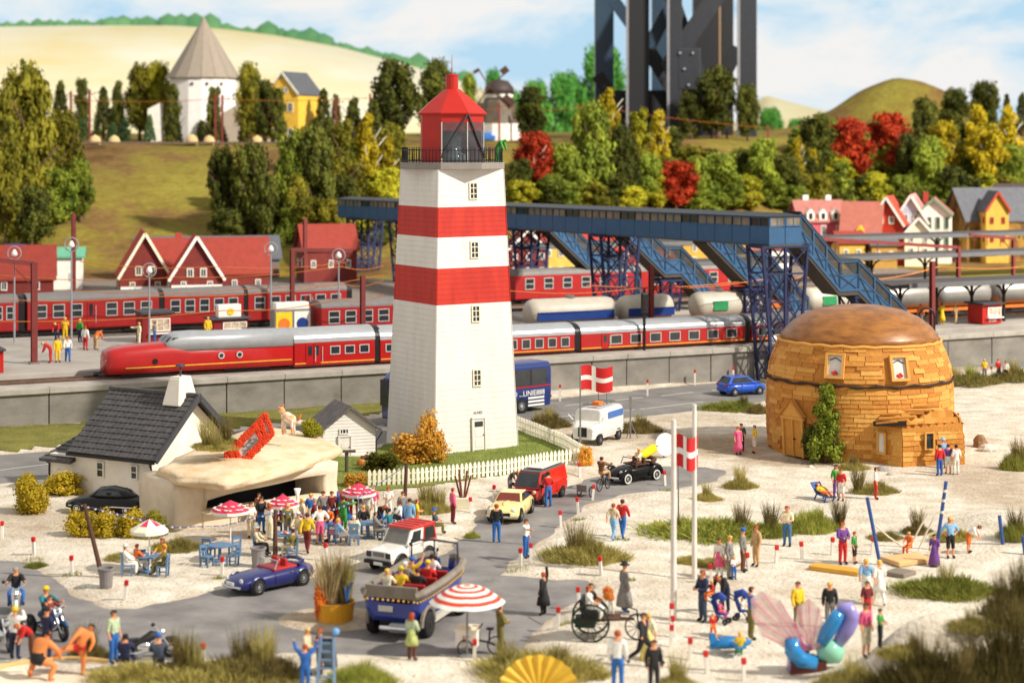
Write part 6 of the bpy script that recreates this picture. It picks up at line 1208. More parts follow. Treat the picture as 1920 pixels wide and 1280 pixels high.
# --- blue open tour vehicle (boat-like hull) seen from behind
rr=P(735,1200);fr_=P(868,1112);d=(fr_-rr).normalized();rz=math.atan2(d.y,d.x);AL=6.0;c=rr+d*AL*.44
v=thing('tour_vehicle','blue open boat-shaped tour truck full of passengers','vehicle',(c.x,c.y,0),rz);AB=PAINT('tourblue',24,50,140);ASL=MC('weathered_grey',132,122,110,rough=.8,var=.2)
tour=v;hull=[(-2.75,1.0,.95,1.72),(-2.6,1.2,.75,1.78),(-1.5,1.28,.62,1.8),(0,1.28,.6,1.82),(1.6,1.24,.6,1.9),(2.5,1.05,.7,2.0),(3.0,.6,.9,2.05),(3.12,.3,1.1,2.0)]
rings=[]
for x,w_,zb,zt in hull:rings.append([(x,-w_*.7,zb),(x,-w_*.95,zb+(zt-zb)*.45),(x,-w_,zt),(x,-w_+.1,zt),(x,-w_+.14,zb+.55),(x,w_-.14,zb+.55),(x,w_-.1,zt),(x,w_,zt),(x,w_*.95,zb+(zt-zb)*.45),(x,w_*.7,zb)])
MB().loft(rings).build('hull',AB,v)
for s_ in(-1,1):
    MB().tube([(x,s_*(w_+.02),zt+.10)for x,w_,zb,zt in hull],.16,6).build('padded_rim',ASL,v)
    for i in range(len(hull)-3):
        x0,w0,_,z0=hull[i];x1,w1,_,z1=hull[i+1];n=max(2,int((x1-x0)/.2))
        for k in range(n):t_=(k+.5)/n;MB().ball((x0+(x1-x0)*t_,s_*(w0+(w1-w0)*t_+.05),z0+(z1-z0)*t_-.16),.05,6,4).build('stud',STRIPE,v)
MB().box((-2.72,0,1.92),(.12,2.2,.5)).build('tailgate',ASL,v,bevel=.03);MB().box((-2.82,.2,1.28),(.04,.6,.22)).build('number_plate',MC('plate_pale',206,200,190),v)
for k in range(10):MB().ball((-2.82,-1.0+.22*k,1.62),.05,6,4).build('stud',STRIPE,v)
for x in(-1.75,2.0):
    for s_ in(-1,1):wheel(v,x,s_*1.12,.52,.34,s_,BLACK);MB().tube([(x+.68*math.cos(b_),s_*1.16,.54+.68*math.sin(b_))for b_ in[R(20*i)for i in range(0,10)]],.1,6).build('fender',ASL,v)
MB().box((.2,0,.5),(4.4,1.6,.3)).build('chassis',BLACK,v);MB().box((0.2,-1.1,.55),(2.6,.2,.25)).build('side_step',MC('pale_step',190,184,172),v);MB().box((-2.7,-.35,.55),(.5,.8,.35)).build('tow_bracket',STEEL,v,bevel=.08);MB().cyl((-2.9,-.7,.55),(-2.9,.4,.55),.09).build('tow_bar',CHROME,v)
for x in(-1.2,.1,1.35):b_=MB().box((x,0,1.42),(.5,1.9,.3)).build('bench_seat',RINT,v,bevel=.05);MB().box((x-.3,0,1.72),(.14,1.9,.55)).build('backrest',RINT,b_,bevel=.05)
MB().tube([(2.0,-1.05,1.9),(1.95,-1.02,2.95),(1.95,0,3.02),(1.95,1.02,2.95),(2.0,1.05,1.9)],.05,6).build('windscreen_frame',DGREY,v);MB().bar((1.95,0,2.0),(1.95,0,3.0),.05).build('windscreen_post',DGREY,v);MB().quad((1.98,-1.0,1.95),(1.98,1.0,1.95),(1.95,1.0,2.95),(1.95,-1.0,2.95)).build('windscreen',glass('thin_glass',(.3,.3,.3),.05,.15),v)
lamps(v,[(3.0,-.75,1.55),(3.0,.75,1.55)],CHROME,.18,'headlight');MB().tube([(2.9,-.9,1.0),(3.25,-.4,.95),(3.25,.4,.95),(2.9,.9,1.0)],.07,6).build('bumper',CHROME,v)
# --- pale yellow coupe
b_=gp(958,968);v=thing('coupe','pale yellow gullwing coupe driving towards the viewer','car',(b_.x,b_.y,0.0),R(-104));PY=PAINT('paleyellow',236,216,144)
MB().loft([bring(*q)for q in[(-2.15,.55,.40,.72),(-1.9,.78,.28,.88),(-1.2,.88,.22,.95),(0,.89,.2,.96),(.9,.88,.2,.95),(1.7,.84,.24,.86),(2.05,.7,.3,.72),(2.15,.5,.34,.6)]]).build('body',PY,v,smooth=True)
q=cabin(v,(-1.35,.66),(-.85,.2),.9,1.30,PY,.74,.60);glaze(v,[q['front']],MC('red_screen',120,50,36,rough=.15,spec=.6),.12,.02,names=['windscreen']);glaze(v,[q['left'],q['right'],q['rear']],None,.16,.02)
for x in(-1.2,1.2):
    for s_ in(-1,1):wheel(v,x,s_*.80,.34,.2,s_)
arches(v,(-1.2,1.2),.86,.34);lamps(v,[(2.0,-.6,.7),(2.0,.6,.7)],LAMP,.13,'headlight');MB().box((2.12,0,.5),(.08,1.0,.22)).build('grille',BLACK,v,bevel=.05);MB().tube([(2.0,-.8,.4),(2.24,0,.4),(2.0,.8,.4)],.06,6).build('bumper',CHROME,v);MB().ball((1.0,0,.9),(.6,.18,.1),10,6).build('bonnet_bulge',PY,v,smooth=True)
seams(v,(-.7,.5),.885,.34,.86)
# --- red van
b_=gp(1014,936);v=thing('delivery_van','red van with grey roof queueing behind the yellow coupe','van',(b_.x,b_.y,0.0),R(-116),s=.88);VR=PAINT('vanred',206,36,20)
MB().loft([bring(*q,6)for q in[(-2.2,.82,.42,1.12),(-2.0,.88,.36,1.15),(1.9,.88,.36,1.12),(2.2,.84,.38,1.02),(2.3,.78,.42,.9)]]).build('body',VR,v,smooth=False,bevel=.03)
q=cabin(v,(-2.18,2.2),(-2.02,1.55),1.08,1.95,VR,.86,.74);MB().box((-.24,0,1.97),(3.6,1.44,.09)).build('roof',MC('van_roof_grey',96,92,92),v,bevel=.04)
glaze(v,[q['front']],None,.1,.02,names=['windscreen']);glaze(v,[sub(q['right'],.68,.96,.1,.9),sub(q['left'],.04,.32,.1,.9),sub(q['rear'],.1,.9,.2,.9)],None,.06,.02)
for x in(-1.35,1.3):
    for s_ in(-1,1):wheel(v,x,s_*.80,.34,.22,s_)
arches(v,(-1.35,1.3),.875,.34);lamps(v,[(2.27,-.62,.86),(2.27,.62,.86)],LAMP,.13,'headlight');MB().box((2.34,0,.5),(.12,1.66,.2)).build('bumper',DGREY,v,bevel=.03);MB().box((2.32,0,.86),(.05,.9,.16)).build('grille',BLACK,v);MB().box((2.42,0,.5),(.03,.5,.12)).build('number_plate',WHITE,v)
for s_ in(-1,1):MB().ball((1.9,s_*.98,1.2),(.06,.12,.12)).build('mirror',BLACK,v)
MB().box((-.3,0,2.12),(2.6,1.1,.06)).build('roof_load',MC('white_sail',226,220,210),v)
seams(v,(-.5,.7,1.75),.885,.45,1.08,.8,.95)
# --- black beetle convertible with yellow roll
loc,rz,ln=place((1173,909),(1233,899),.7);v=thing('beetle_convertible','black open beetle car with a yellow roll on its back','car',loc,rz);BK=MC('paint_black',14,13,14,rough=.22,var=.05,coat=.1,spec=.3);beetle=v
MB().loft([bring(*q,2.6)for q in[(-1.95,.35,.42,.62),(-1.8,.55,.36,.86),(-1.3,.68,.3,1.02),(-.7,.70,.28,1.0),(.35,.70,.28,.98),(.8,.62,.3,.96),(1.4,.5,.34,.84),(1.75,.38,.4,.66),(1.85,.25,.44,.56)]]).build('body',BK,v,smooth=True)
for x in(-1.15,1.15):
    for s_ in(-1,1):wheel(v,x,s_*.68,.33,.17,s_,white=True);MB().tube([(x+.47*math.cos(a),s_*.66,.34+.46*math.sin(a))for a in[R(15*i)for i in range(0,13)]],.15,8).build('fender',BK,v,smooth=True)
MB().box((-.25,0,.99),(1.1,1.1,.06)).build('cockpit',BROWN,v);
for y in(-.28,.28):MB().box((-.45,y,1.1),(.16,.44,.5)).build('seat',BROWN,v,bevel=.05)
MB().tube([(.42,-.6,.95),(.25,-.56,1.34),(.25,.56,1.34),(.42,.6,.95)],.028,6).build('windscreen_frame',BLACK,v);MB().bar((.6,-.72,.36),(-.6,-.72,.36),.1,.08).build('running_board',CHROME,v);MB().tube([(-.9,-.6,1.0),(-1.3,-.45,1.15),(-1.4,0,1.2),(-1.3,.45,1.15),(-.9,.6,1.0)],.13,7).build('folded_top',BROWN,v,smooth=True)
lamps(v,[(1.55,-.62,.72),(1.55,.62,.72)],CHROME,.13,'headlight');MB().tube([(1.75,-.66,.42),(2.0,0,.42),(1.75,.66,.42)],.06,6).build('bumper',CHROME,v);MB().tube([(-1.8,-.66,.42),(-2.05,0,.42),(-1.8,.66,.42)],.06,6).build('bumper',CHROME,v)
yr=thing('yellow_roll','bright yellow rolled mat lying across the open beetle car','mat',loc+Vector((0,0,1.22)),rz);MB().tube([(-.5,-.1,.0),(-1.0,-.15,.16),(-1.9,-.22,.42)],.27,10).build('roll',MC('bright_yellow',246,206,12),yr,smooth=True);MB().cyl((-1.9,-.22,.42),(-2.2,-.25,.52),.05).build('handle',BLACK,yr)
# --- silver corrugated van
b_=gp(1120,826);v=thing('corrugated_van','silver old delivery van with blue sign, parked under the flag','van',b_,R(-118));SV=MC('van_silver',222,220,216,rough=.45,metal=.0,var=.06)
MB().loft([bring(*q,7)for q in[(-2.1,.9,.4,2.1),(-2.0,.95,.36,2.2),(1.3,.95,.36,2.2),(1.5,.93,.36,1.5),(2.1,.74,.38,1.2),(2.2,.7,.4,1.1)]]).build('body',SV,v,bevel=.04)
for s_ in(-1,1):
    for k in range(9):MB().box((-.4+0,s_*.955,.62+.16*k),(3.2,.03,.05)).build('corrugation',SV,v)
    MB().box((-.7,s_*.985,1.75),(2.2,.03,.42)).build('sign_board',MC('sign_blue2',70,110,180),v)
MB().add([(1.36,-.8,1.55),(1.36,.8,1.55),(1.31,.8,2.1),(1.31,-.8,2.1)],[(0,1,2,3)]).build('windscreen',MC('bright_glass',226,226,222,rough=.1),v,loc=(.16,0,0));MB().box((2.2,0,.85),(.06,.6,.6)).build('grille',BLACK,v)
for s_ in(-1,1):lamps(v,[(2.15,s_*.62,.98)],LAMP,.13,'headlight');wheel(v,-1.3,s_*.86,.34,.2,s_,STEEL);wheel(v,1.5,s_*.86,.34,.2,s_,STEEL);MB().bar((1.5,s_*1.0,1.5),(1.7,s_*1.25,1.85),.06).build('mirror_arm',WHITE,v)
arches(v,(-1.3,1.5),.94,.34)
rk=MB().tube([(-1.6,-.7,2.4),(.9,-.7,2.4),(.9,.7,2.4),(-1.6,.7,2.4),(-1.6,-.7,2.4)],.035,5).build('roof_rack',STEEL,v)
for k in range(5):MB().bar((-1.5+.55*k,-.7,2.4),(-1.5+.55*k,.7,2.4),.04).build('rack_bar',STEEL,rk)
MB().box((.4,.2,2.5),(.7,.5,.2)).build('orange_box',ORANGE,v);
for x,y,z in((-1.2,-.5,4.3),(-1.0,.2,3.2)):MB().cyl((x,y,2.2),(x,y,z),.03,n=6).build('mast',STEEL,v);MB().ball((x,y,z),.28,10,7).build('globe',CHROME,v,smooth=True)
# --- coach bus
a,b_=P(752,802),P(1036,768);d=(b_-a).normalized();rz=math.atan2(d.y,d.x)+math.pi;BL=(b_-a).length;n_=Vector((-d.y,d.x,0));c=(a+b_)/2+n_*1.25
v=thing('coach_bus','dark blue coach bus half hidden behind the lighthouse','bus',(c.x,c.y,0),rz);BU=PAINT('busblue',22,46,112);L2=BL/2
MB().loft([bring(*q,8)for q in[(-L2,1.1,.45,3.3),(-L2+.15,1.22,.36,3.55),(L2-.6,1.25,.36,3.6),(L2,1.1,.4,3.2)]]).build('body',BU,v,bevel=.05)
for s_ in(-1,1):
    for k in range(8):x=-L2+.5+k*(BL-1.2)/8;MB().box((x+(BL-1.2)/16,s_*1.235,2.52),((BL-1.2)/8-.06,.06,1.15)).build('window',GLASSD,v)
    MB().box((0,s_*1.245,1.86),(BL-.3,.04,.08)).build('stripe',RED,v)
for x in(-L2+2.9,L2-2.4):
    for s_ in(-1,1):wheel(v,x,s_*1.12,.5,.3,s_,SILV)
arches(v,(-L2+2.9,L2-2.4),1.24,.5)
MB().box((-L2-.01,0,2.6),(.06,1.9,1.0)).build('rear_window',GLASSD,v);MB().box((L2-.02,0,2.2),(.3,2.1,1.8)).build('windscreen',GLASSD,v)
text('ND ...LINIE888',.54,WHITE,v,(-L2+.75,1.262,1.38),(R(90),0,math.pi),align='RIGHT')
for k in range(3):MB().box((-L2+1.55,1.255,.52+.26*k),(1.5,.03,.14)).build('stripe',WHITE,v)
lamps(v,[(-L2,-1.0,1.0),(-L2,1.0,1.0)],TAIL,.14,'tail_light')
# --- blue hatchback
b_=P(1392,741);v=thing('hatchback','bright blue hatchback on the back road near the hut','car',(b_.x,b_.y+.6,0.004),R(28));HB=PAINT('hatchblue',20,80,190)
MB().loft([bring(*q,3.4)for q in[(-1.85,.6,.4,.85),(-1.75,.78,.3,.98),(-.9,.84,.24,1.0),(.6,.84,.24,.96),(1.4,.78,.26,.86),(1.8,.62,.32,.7),(1.88,.45,.38,.6)]]).build('body',HB,v,smooth=True)
q=cabin(v,(-1.75,.95),(-1.35,.2),.94,1.46,HB,.76,.6);glaze(v,[q['front'],q['rear'],sub(q['right'],.06,.95,.05,.95),sub(q['left'],.05,.94,.05,.95)],None,.14,.02,names=['windscreen','rear_window','window','window'])
for x in(-1.15,1.15):
    for s_ in(-1,1):wheel(v,x,s_*.76,.31,.2,s_,SILV)
arches(v,(-1.15,1.15),.82,.31);lamps(v,[(-1.78,-.66,.86),(-1.78,.66,.86)],TAIL,.13,'tail_light');MB().box((-1.86,0,.5),(.06,1.3,.16)).build('bumper',HB,v)
seams(v,(-.55,.75),.842,.32,.92,-.4,.86)
# --- old black saloon behind the hedge
b_=gp(200,962);v=thing('black_saloon','black streamlined old saloon beside the farmhouse wall','car',b_,R(168))
MB().loft([bring(*q,2.8)for q in[(-2.3,.4,.3,.62),(-1.9,.68,.26,.9),(-1.1,.78,.24,1.02),(.6,.78,.24,1.0),(1.5,.66,.28,.84),(2.1,.45,.34,.62)]]).build('body',BK,v,smooth=True);MB().loft([bring(*q,2.4)for q in[(-1.7,.3,.85,.95),(-1.2,.56,.85,1.3),(-.4,.62,.85,1.46),(.3,.6,.85,1.38),(.8,.45,.85,1.02)]]).build('cabin',BK,v,smooth=True)
for s_ in(-1,1):MB().add([(-1.1,s_*.605,1.05),(.35,s_*.63,1.05),(.15,s_*.58,1.3),(-.9,s_*.555,1.28)],[(0,1,2,3)]).build('window',GLASSD,v);wheel(v,-1.4,s_*.7,.34,.18,s_);wheel(v,1.35,s_*.66,.34,.18,s_);MB().bar((-1.9,s_*.79,.5),(1.8,s_*.72,.5),.03,.05).build('chrome_strip',CHROME,v)
# --- two wheelers
def spoked(par,x,y,r,mat=BLACK,n=10,t=.03):
    m=MB().tube([(x+r*math.cos(a),y,r+r*math.sin(a))for a in[R(18*i)for i in range(21)]],t,6);w_=m.build('wheel',mat,par)
    for k in range(n):a=2*math.pi*k/n;MB().bar((x,y,r),(x+r*math.cos(a),y,r+r*math.sin(a)),.014 if r<.4 else .025).build('spoke',STEEL if r<.4 else mat,w_)
    return w_
def bicycle(label,loc,rz,mat,tiltx=0):
    v=thing('bicycle',label,'bicycle',loc,rz);v.rotation_euler=(tiltx,0,rz)
    for x in(-.5,.52):spoked(v,x,0,.34)
    m=MB()
    for a,b in(((-.5,0,.34),(-.12,0,.86)),((-.5,0,.34),(.0,0,.3)),((.0,0,.3),(-.14,0,.9)),((.0,0,.3),(.4,0,.82)),((-.1,0,.8),(.4,0,.82)),((.4,0,.95),(.52,0,.34))):m.cyl(a,b,.028,n=6)
    m.build('frame',mat,v);MB().box((-.15,0,.94),(.26,.14,.07)).build('saddle',BLACK,v,bevel=.02);MB().tube([(.3,-.26,1.02),(.4,-.1,1.0),(.4,.1,1.0),(.3,.26,1.02)],.022,6).build('handlebar',BLACK,v);return v
bicycle('dark bicycle leaning on the farmhouse wall',gp(217,928)+Vector((0,0,.02)),R(155),BLACK,R(8));cyc=bicycle('bicycle ridden away up the road towards the beetle',gp(1132,918),R(60),BLACK)
ct=gp(1098,930);t=thing('bicycle_trailer','small grey two-wheeled cart towed by the cyclist','cart',ct,R(60));MB().box((0,0,.5),(.9,.6,.4),0,1.1).build('tub',GREY,t,bevel=.03);spoked(t,0,-.38,.28,BLACK,6);spoked(t,0,.38,.28,BLACK,6);MB().cyl((.4,0,.45),(1.0,0,.6),.03,n=6).build('drawbar',GREY,t)
def motorbike(label,loc,rz,mat,trike=False):
    v=thing('chopper_trike' if trike else 'motorcycle',label,'motorcycle',loc,rz)
    def wh(x,y,r,wd):e=wheel(v,x,y,r,wd,-1,CHROME);return e
    wh(1.05,0,.36,.12)
    if trike:wh(-.7,-.6,.42,.34);wheel(v,-.7,.6,.42,.34,1,CHROME);MB().cyl((-.7,-.5,.42),(-.7,.5,.42),.08).build('axle',CHROME,v)
    else:wh(-.65,0,.36,.18)
    MB().tube([(-.8,0,.75),(-.4,0,.62),(.0,0,.72),(.35,0,.9),(.55,0,.92)],[.16,.14,.16,.2,.1],8).build('tank',mat,v,smooth=True);MB().box((-.45,0,.78),(.6,.3,.12)).build('saddle',BLACK,v,bevel=.04)
    MB().ball((.05,0,.48),(.34,.22,.26),10,7).build('engine',CHROME,v,smooth=True)
    for s_ in(-1,1):MB().cyl((1.05,s_*.1,.36),(.5,s_*.12,1.15),.04,n=6).build('fork',CHROME,v);MB().tube([(.2,s_*.2,.4),(-.3,s_*.24,.32),(-.95,s_*.24,.36)],.05,6).build('exhaust',CHROME,v)
    MB().tube([(.25,-.42,1.3),(.42,-.3,1.25),(.5,0,1.12),(.42,.3,1.25),(.25,.42,1.3)],.028,6).build('handlebar',CHROME,v);MB().ball((.72,0,1.0),.12,8,6).build('headlight',CHROME,v);MB().ball((.3,-.5,1.42),.08).build('mirror',BLACK,v);MB().tube([(1.05+.4*math.cos(a),0,.36+.4*math.sin(a))for a in[R(20*i)for i in range(2,8)]],.07,6).build('mudguard',mat,v);return v
tk=gp(95,1192);trike=motorbike('blue and chrome chopper trike with two riders',(tk.x,tk.y,0),R(-48),MC('bike_blue',40,80,130),True)
mk1=P(30,1150);bike1=motorbike('chrome motorcycle coming down the left road',(mk1.x,mk1.y,0),R(-75),WHITE);mk2=P(4,1210);motorbike('chrome motorcycle cut off by the left picture edge',(mk2.x,mk2.y,0),R(-60),MC('bike_black',30,30,32))
mk3=P(268,1236);motorbike('dark motorcycle standing between the seated bikers',(mk3.x,mk3.y,0),R(20),MC('bike_dark',40,36,34))
# --- veteran three-wheeled motor carriage
bz_=gp(1122,1196);v=thing('veteran_carriage','antique three-wheeled motor carriage with spoked wheels','carriage',bz_,R(-8));veteran=v
spoked(v,-.25,-.62,.72,MC('dark_green_iron',30,44,36),14,.045);spoked(v,-.35,.62,.72,MC('dark_green_iron',30,44,36),14,.045);spoked(v,1.55,0,.5,BLACK,12,.035)
MB().bar((-.7,-.4,.75),(1.4,0,.8),.08,.1).build('frame',BROWN,v);MB().bar((-.7,.4,.75),(1.4,0,.8),.08,.1).build('frame',BROWN,v);MB().box((-.3,0,1.0),(.7,1.0,.4)).build('seat',BLACK,v,bevel=.1);MB().box((-.62,0,1.35),(.16,1.0,.5)).build('backrest',BLACK,v,bevel=.06);MB().box((-.5,0,.65),(.8,.7,.4)).build('engine',MC('dark_green_box',34,62,44),v,bevel=.05)
MB().tube([(1.55,0,.5),(1.5,0,1.15),(1.2,0,1.25),(1.0,0,1.1)],.035,6).build('steering_tiller',BLACK,v);MB().box((.5,0,.85),(.7,.9,.06)).build('floor_board',BROWN,v)
# --- ice cream tricycle with parasol
ib=gp(895,1224);v=thing('ice_cream_cart','white ice cream tricycle lettered IS at the plaza edge','cart',ib,R(168));MB().box((.35,0,.62),(.85,.8,.62)).build('box',WHITE,v,bevel=.03);MB().box((.35,0,.96),(.9,.86,.06)).build('lid',CREAM,v)
text('IS',.42,RED,v,(.35,.405,.6),(R(90),0,math.pi));text('IS',.42,RED,v,(.782,0,.6),(R(90),0,R(90)))
spoked(v,.35,-.5,.3);spoked(v,.35,.5,.3);spoked(v,-.75,0,.34);MB().tube([(-.05,0,.5),(-.45,0,.45),(-.75,0,.34)],.04,6).build('frame',BLACK,v);MB().cyl((-.45,0,.45),(-.5,0,.95),.035).build('seat_post',BLACK,v);MB().box((-.5,0,.97),(.28,.2,.08)).build('saddle',BLACK,v,bevel=.02);MB().tube([(-.12,-.35,1.05),(-.1,0,1.0),(-.12,.35,1.05)],.03,6).build('handlebar',BLACK,v)
pb=gp(876,1232);pt_=thing('striped_parasol','red and white ring-striped parasol over the ice cream cart','parasol',pb);MB().cyl((0,0,0),(0,0,2.6),.04,n=8).build('pole',STEEL,pt_);MB().lathe([(.3,0),(.3,.08),(.06,.12)],14).build('foot',GREY,pt_);STR=MC('stripe_orange_red',214,70,44,rough=.7)
rad=1.42
for k in range(10):
    r0,r1=rad*k/10,rad*(k+1)/10;zf=lambda r:2.75-.62*(r/rad)**2;m=MB();ring=[]
    n=32
    for rr in(r0+.001,r1):ring.append([((rr*(1+.025*math.cos(8*2*math.pi*j/n)*(rr/rad)**3))*math.cos(2*math.pi*j/n),rr*(1+.025*math.cos(8*2*math.pi*j/n)*(rr/rad)**3)*math.sin(2*math.pi*j/n),zf(rr)-.04*abs(math.sin(4*2*math.pi*j/n))*(rr/rad)**2)for j in range(n)])
    m.loft(ring,caps=False).build('canopy_band',STR if k%2==0 else WHITE,pt_,smooth=True)
# ------------------------------------------------------------------ people: one skinned body per pose, clothes cut from the same surface
BASE=dict(pel=(0,0,.95),spi=(0,-.01,1.14),che=(0,0,1.36),nek=(0,.01,1.49),hd0=(0,-.005,1.58),hd1=(0,-.015,1.66),hd2=(0,-.005,1.73),
 shL=(.18,.01,1.41),elL=(.25,.03,1.13),wrL=(.25,-.06,.90),haL=(.24,-.10,.80),shR=(-.18,.01,1.41),elR=(-.25,.03,1.13),wrR=(-.25,-.06,.90),haR=(-.24,-.10,.80),
 hiL=(.095,0,.89),knL=(.11,-.02,.49),anL=(.12,.02,.09),toL=(.14,-.14,.04),hiR=(-.095,0,.89),knR=(-.11,-.02,.49),anR=(-.12,.02,.09),toR=(-.14,-.14,.04))
RAD=dict(pel=.145,spi=.125,che=.15,nek=.058,hd0=.078,hd1=.105,hd2=.075,shL=.075,elL=.05,wrL=.036,haL=.042,hiL=.10,knL=.068,anL=.046,toL=.042)
EDG=[('pel','spi','torso'),('spi','che','torso'),('che','nek','neck'),('nek','hd0','neck'),('hd0','hd1','head'),('hd1','hd2','head')]
for s_ in 'LR':EDG+=[('che','sh'+s_,'torso'),('sh'+s_,'el'+s_,'uarm'),('el'+s_,'wr'+s_,'farm'),('wr'+s_,'ha'+s_,'hand'),('pel','hi'+s_,'hip'),('hi'+s_,'kn'+s_,'thigh'),('kn'+s_,'an'+s_,'shin'),('an'+s_,'to'+s_,'foot'+s_)]
def shift(keys,dz=0,dy=0,dx=0,src=None):
    src=src or BASE;return{k:(src[k][0]+dx,src[k][1]+dy,src[k][2]+dz)for k in keys}
UP=['pel','spi','che','nek','hd0','hd1','hd2','shL','elL','wrL','haL','shR','elR','wrR','haR','hiL','hiR']
sit={**shift(UP,-.42,.12),'knL':(.13,-.36,.50),'anL':(.13,-.38,.10),'toL':(.14,-.54,.05),'knR':(-.13,-.36,.50),'anR':(-.13,-.34,.10),'toR':(-.14,-.5,.05),'elL':(.26,-.04,.78),'wrL':(.18,-.26,.68),'haL':(.14,-.34,.68),'elR':(-.26,-.04,.78),'wrR':(-.18,-.26,.68),'haR':(-.14,-.34,.68)}
walk={'knL':(.10,-.16,.52),'anL':(.10,-.28,.12),'toL':(.11,-.44,.08),'knR':(-.10,.06,.50),'anR':(-.10,.32,.14),'toR':(-.11,.20,.04),'elL':(.26,.14,1.14),'wrL':(.25,.18,.92),'haL':(.25,.2,.83),'elR':(-.26,-.08,1.14),'wrR':(-.24,-.26,.98),'haR':(-.24,-.34,.92)}
stride={'knL':(.16,-.30,.56),'anL':(.20,-.52,.22),'toL':(.22,-.66,.16),'knR':(-.12,.12,.52),'anR':(-.14,.48,.26),'toR':(-.15,.44,.1),'elL':(.36,.22,1.2),'wrL':(.48,.36,1.08),'haL':(.54,.42,1.04),'elR':(-.42,-.16,1.22),'wrR':(-.62,-.26,1.12),'haR':(-.7,-.3,1.1)}
POSES={'stand':{},'hips':{'elL':(.38,.08,1.16),'wrL':(.20,.02,1.0),'haL':(.15,-.03,.97),'elR':(-.38,.08,1.16),'wrR':(-.20,.02,1.0),'haR':(-.15,-.03,.97)},'walk':walk,'stride':stride,
 'wave':{'elR':(-.34,-.02,1.62),'wrR':(-.36,-.06,1.86),'haR':(-.36,-.08,1.96)},'point':{'elR':(-.32,-.24,1.34),'wrR':(-.36,-.48,1.36),'haR':(-.37,-.58,1.37)},'armsup':{'elL':(.36,-.06,1.58),'wrL':(.42,-.1,1.82),'haL':(.44,-.12,1.91),'elR':(-.36,-.06,1.58),'wrR':(-.42,-.1,1.82),'haR':(-.44,-.12,1.91)},
 'hold':{'elL':(.25,-.06,1.14),'wrL':(.12,-.26,1.12),'haL':(.06,-.32,1.14),'elR':(-.25,-.06,1.14),'wrR':(-.12,-.26,1.12),'haR':(-.06,-.32,1.14)},'photo':{'elL':(.30,-.16,1.36),'wrL':(.14,-.26,1.58),'haL':(.08,-.25,1.64),'elR':(-.30,-.16,1.36),'wrR':(-.14,-.26,1.58),'haR':(-.08,-.25,1.64)},
 'bend':{**shift(['che'],-.14,-.30),'spi':(0,-.12,1.12),'nek':(0,-.42,1.26),'hd0':(0,-.50,1.30),'hd1':(0,-.57,1.32),'hd2':(0,-.63,1.34),'shL':(.18,-.32,1.24),'shR':(-.18,-.32,1.24),'elL':(.22,-.42,.98),'wrL':(.18,-.50,.78),'haL':(.16,-.54,.70),'elR':(-.22,-.42,.98),'wrR':(-.18,-.50,.78),'haR':(-.16,-.54,.70)},
 'sit':sit,'ride':{**sit,'elL':(.30,-.22,.86),'wrL':(.32,-.46,.90),'haL':(.32,-.54,.92),'elR':(-.30,-.22,.86),'wrR':(-.32,-.46,.90),'haR':(-.32,-.54,.92),'knL':(.24,-.30,.52),'anL':(.24,-.36,.14),'toL':(.26,-.5,.08),'knR':(-.24,-.30,.52),'anR':(-.24,-.36,.14),'toR':(-.26,-.5,.08)},'sitwave':{**sit,'elR':(-.36,.06,1.2),'wrR':(-.42,.0,1.42),'haR':(-.44,-.02,1.51)},
 'lie':{'pel':(0,0,.36),'spi':(0,.16,.46),'che':(0,.34,.58),'nek':(0,.46,.66),'hd0':(0,.53,.71),'hd1':(0,.58,.75),'hd2':(0,.63,.78),'shL':(.18,.36,.60),'shR':(-.18,.36,.60),'elL':(.28,.16,.52),'wrL':(.26,-.02,.5),'haL':(.24,-.1,.5),'elR':(-.28,.16,.52),'wrR':(-.26,-.02,.5),'haR':(-.24,-.1,.5),'hiL':(.095,-.05,.36),'hiR':(-.095,-.05,.36),'knL':(.1,-.40,.46),'anL':(.1,-.74,.3),'toL':(.11,-.82,.36),'knR':(-.1,-.40,.42),'anR':(-.1,-.76,.28),'toR':(-.11,-.84,.34)},
 'squat':{**shift(UP,-.30,.10),'che':(0,-.16,.98),'spi':(0,-.04,.80),'nek':(0,-.26,1.10),'hd0':(0,-.32,1.17),'hd1':(0,-.36,1.23),'hd2':(0,-.38,1.30),'shL':(.22,-.16,1.02),'shR':(-.22,-.16,1.02),'elL':(.40,-.30,.80),'wrL':(.34,-.42,.58),'haL':(.32,-.46,.5),'elR':(-.40,-.30,.80),'wrR':(-.34,-.42,.58),'haR':(-.32,-.46,.5),'knL':(.38,-.22,.42),'anL':(.36,.0,.09),'toL':(.42,-.15,.04),'knR':(-.38,-.22,.42),'anR':(-.36,.0,.09),'toR':(-.42,-.15,.04)},
 'stomp':{'che':(.22,-.06,1.30),'spi':(.10,-.04,1.12),'nek':(.30,-.1,1.40),'hd0':(.34,-.12,1.47),'hd1':(.38,-.13,1.54),'hd2':(.40,-.13,1.6),'shL':(.38,-.05,1.26),'shR':(.08,-.05,1.42),'elL':(.42,-.2,1.06),'wrL':(.30,-.26,.86),'haL':(.26,-.26,.78),'elR':(-.14,-.2,1.3),'wrR':(-.30,-.26,1.12),'haR':(-.34,-.28,1.04),'knR':(-.46,-.1,.92),'anR':(-.72,-.06,.70),'toR':(-.84,-.14,.72),'knL':(.14,-.04,.5)}}
FAT={'squat':1.45,'stomp':1.4}
tmp=[]
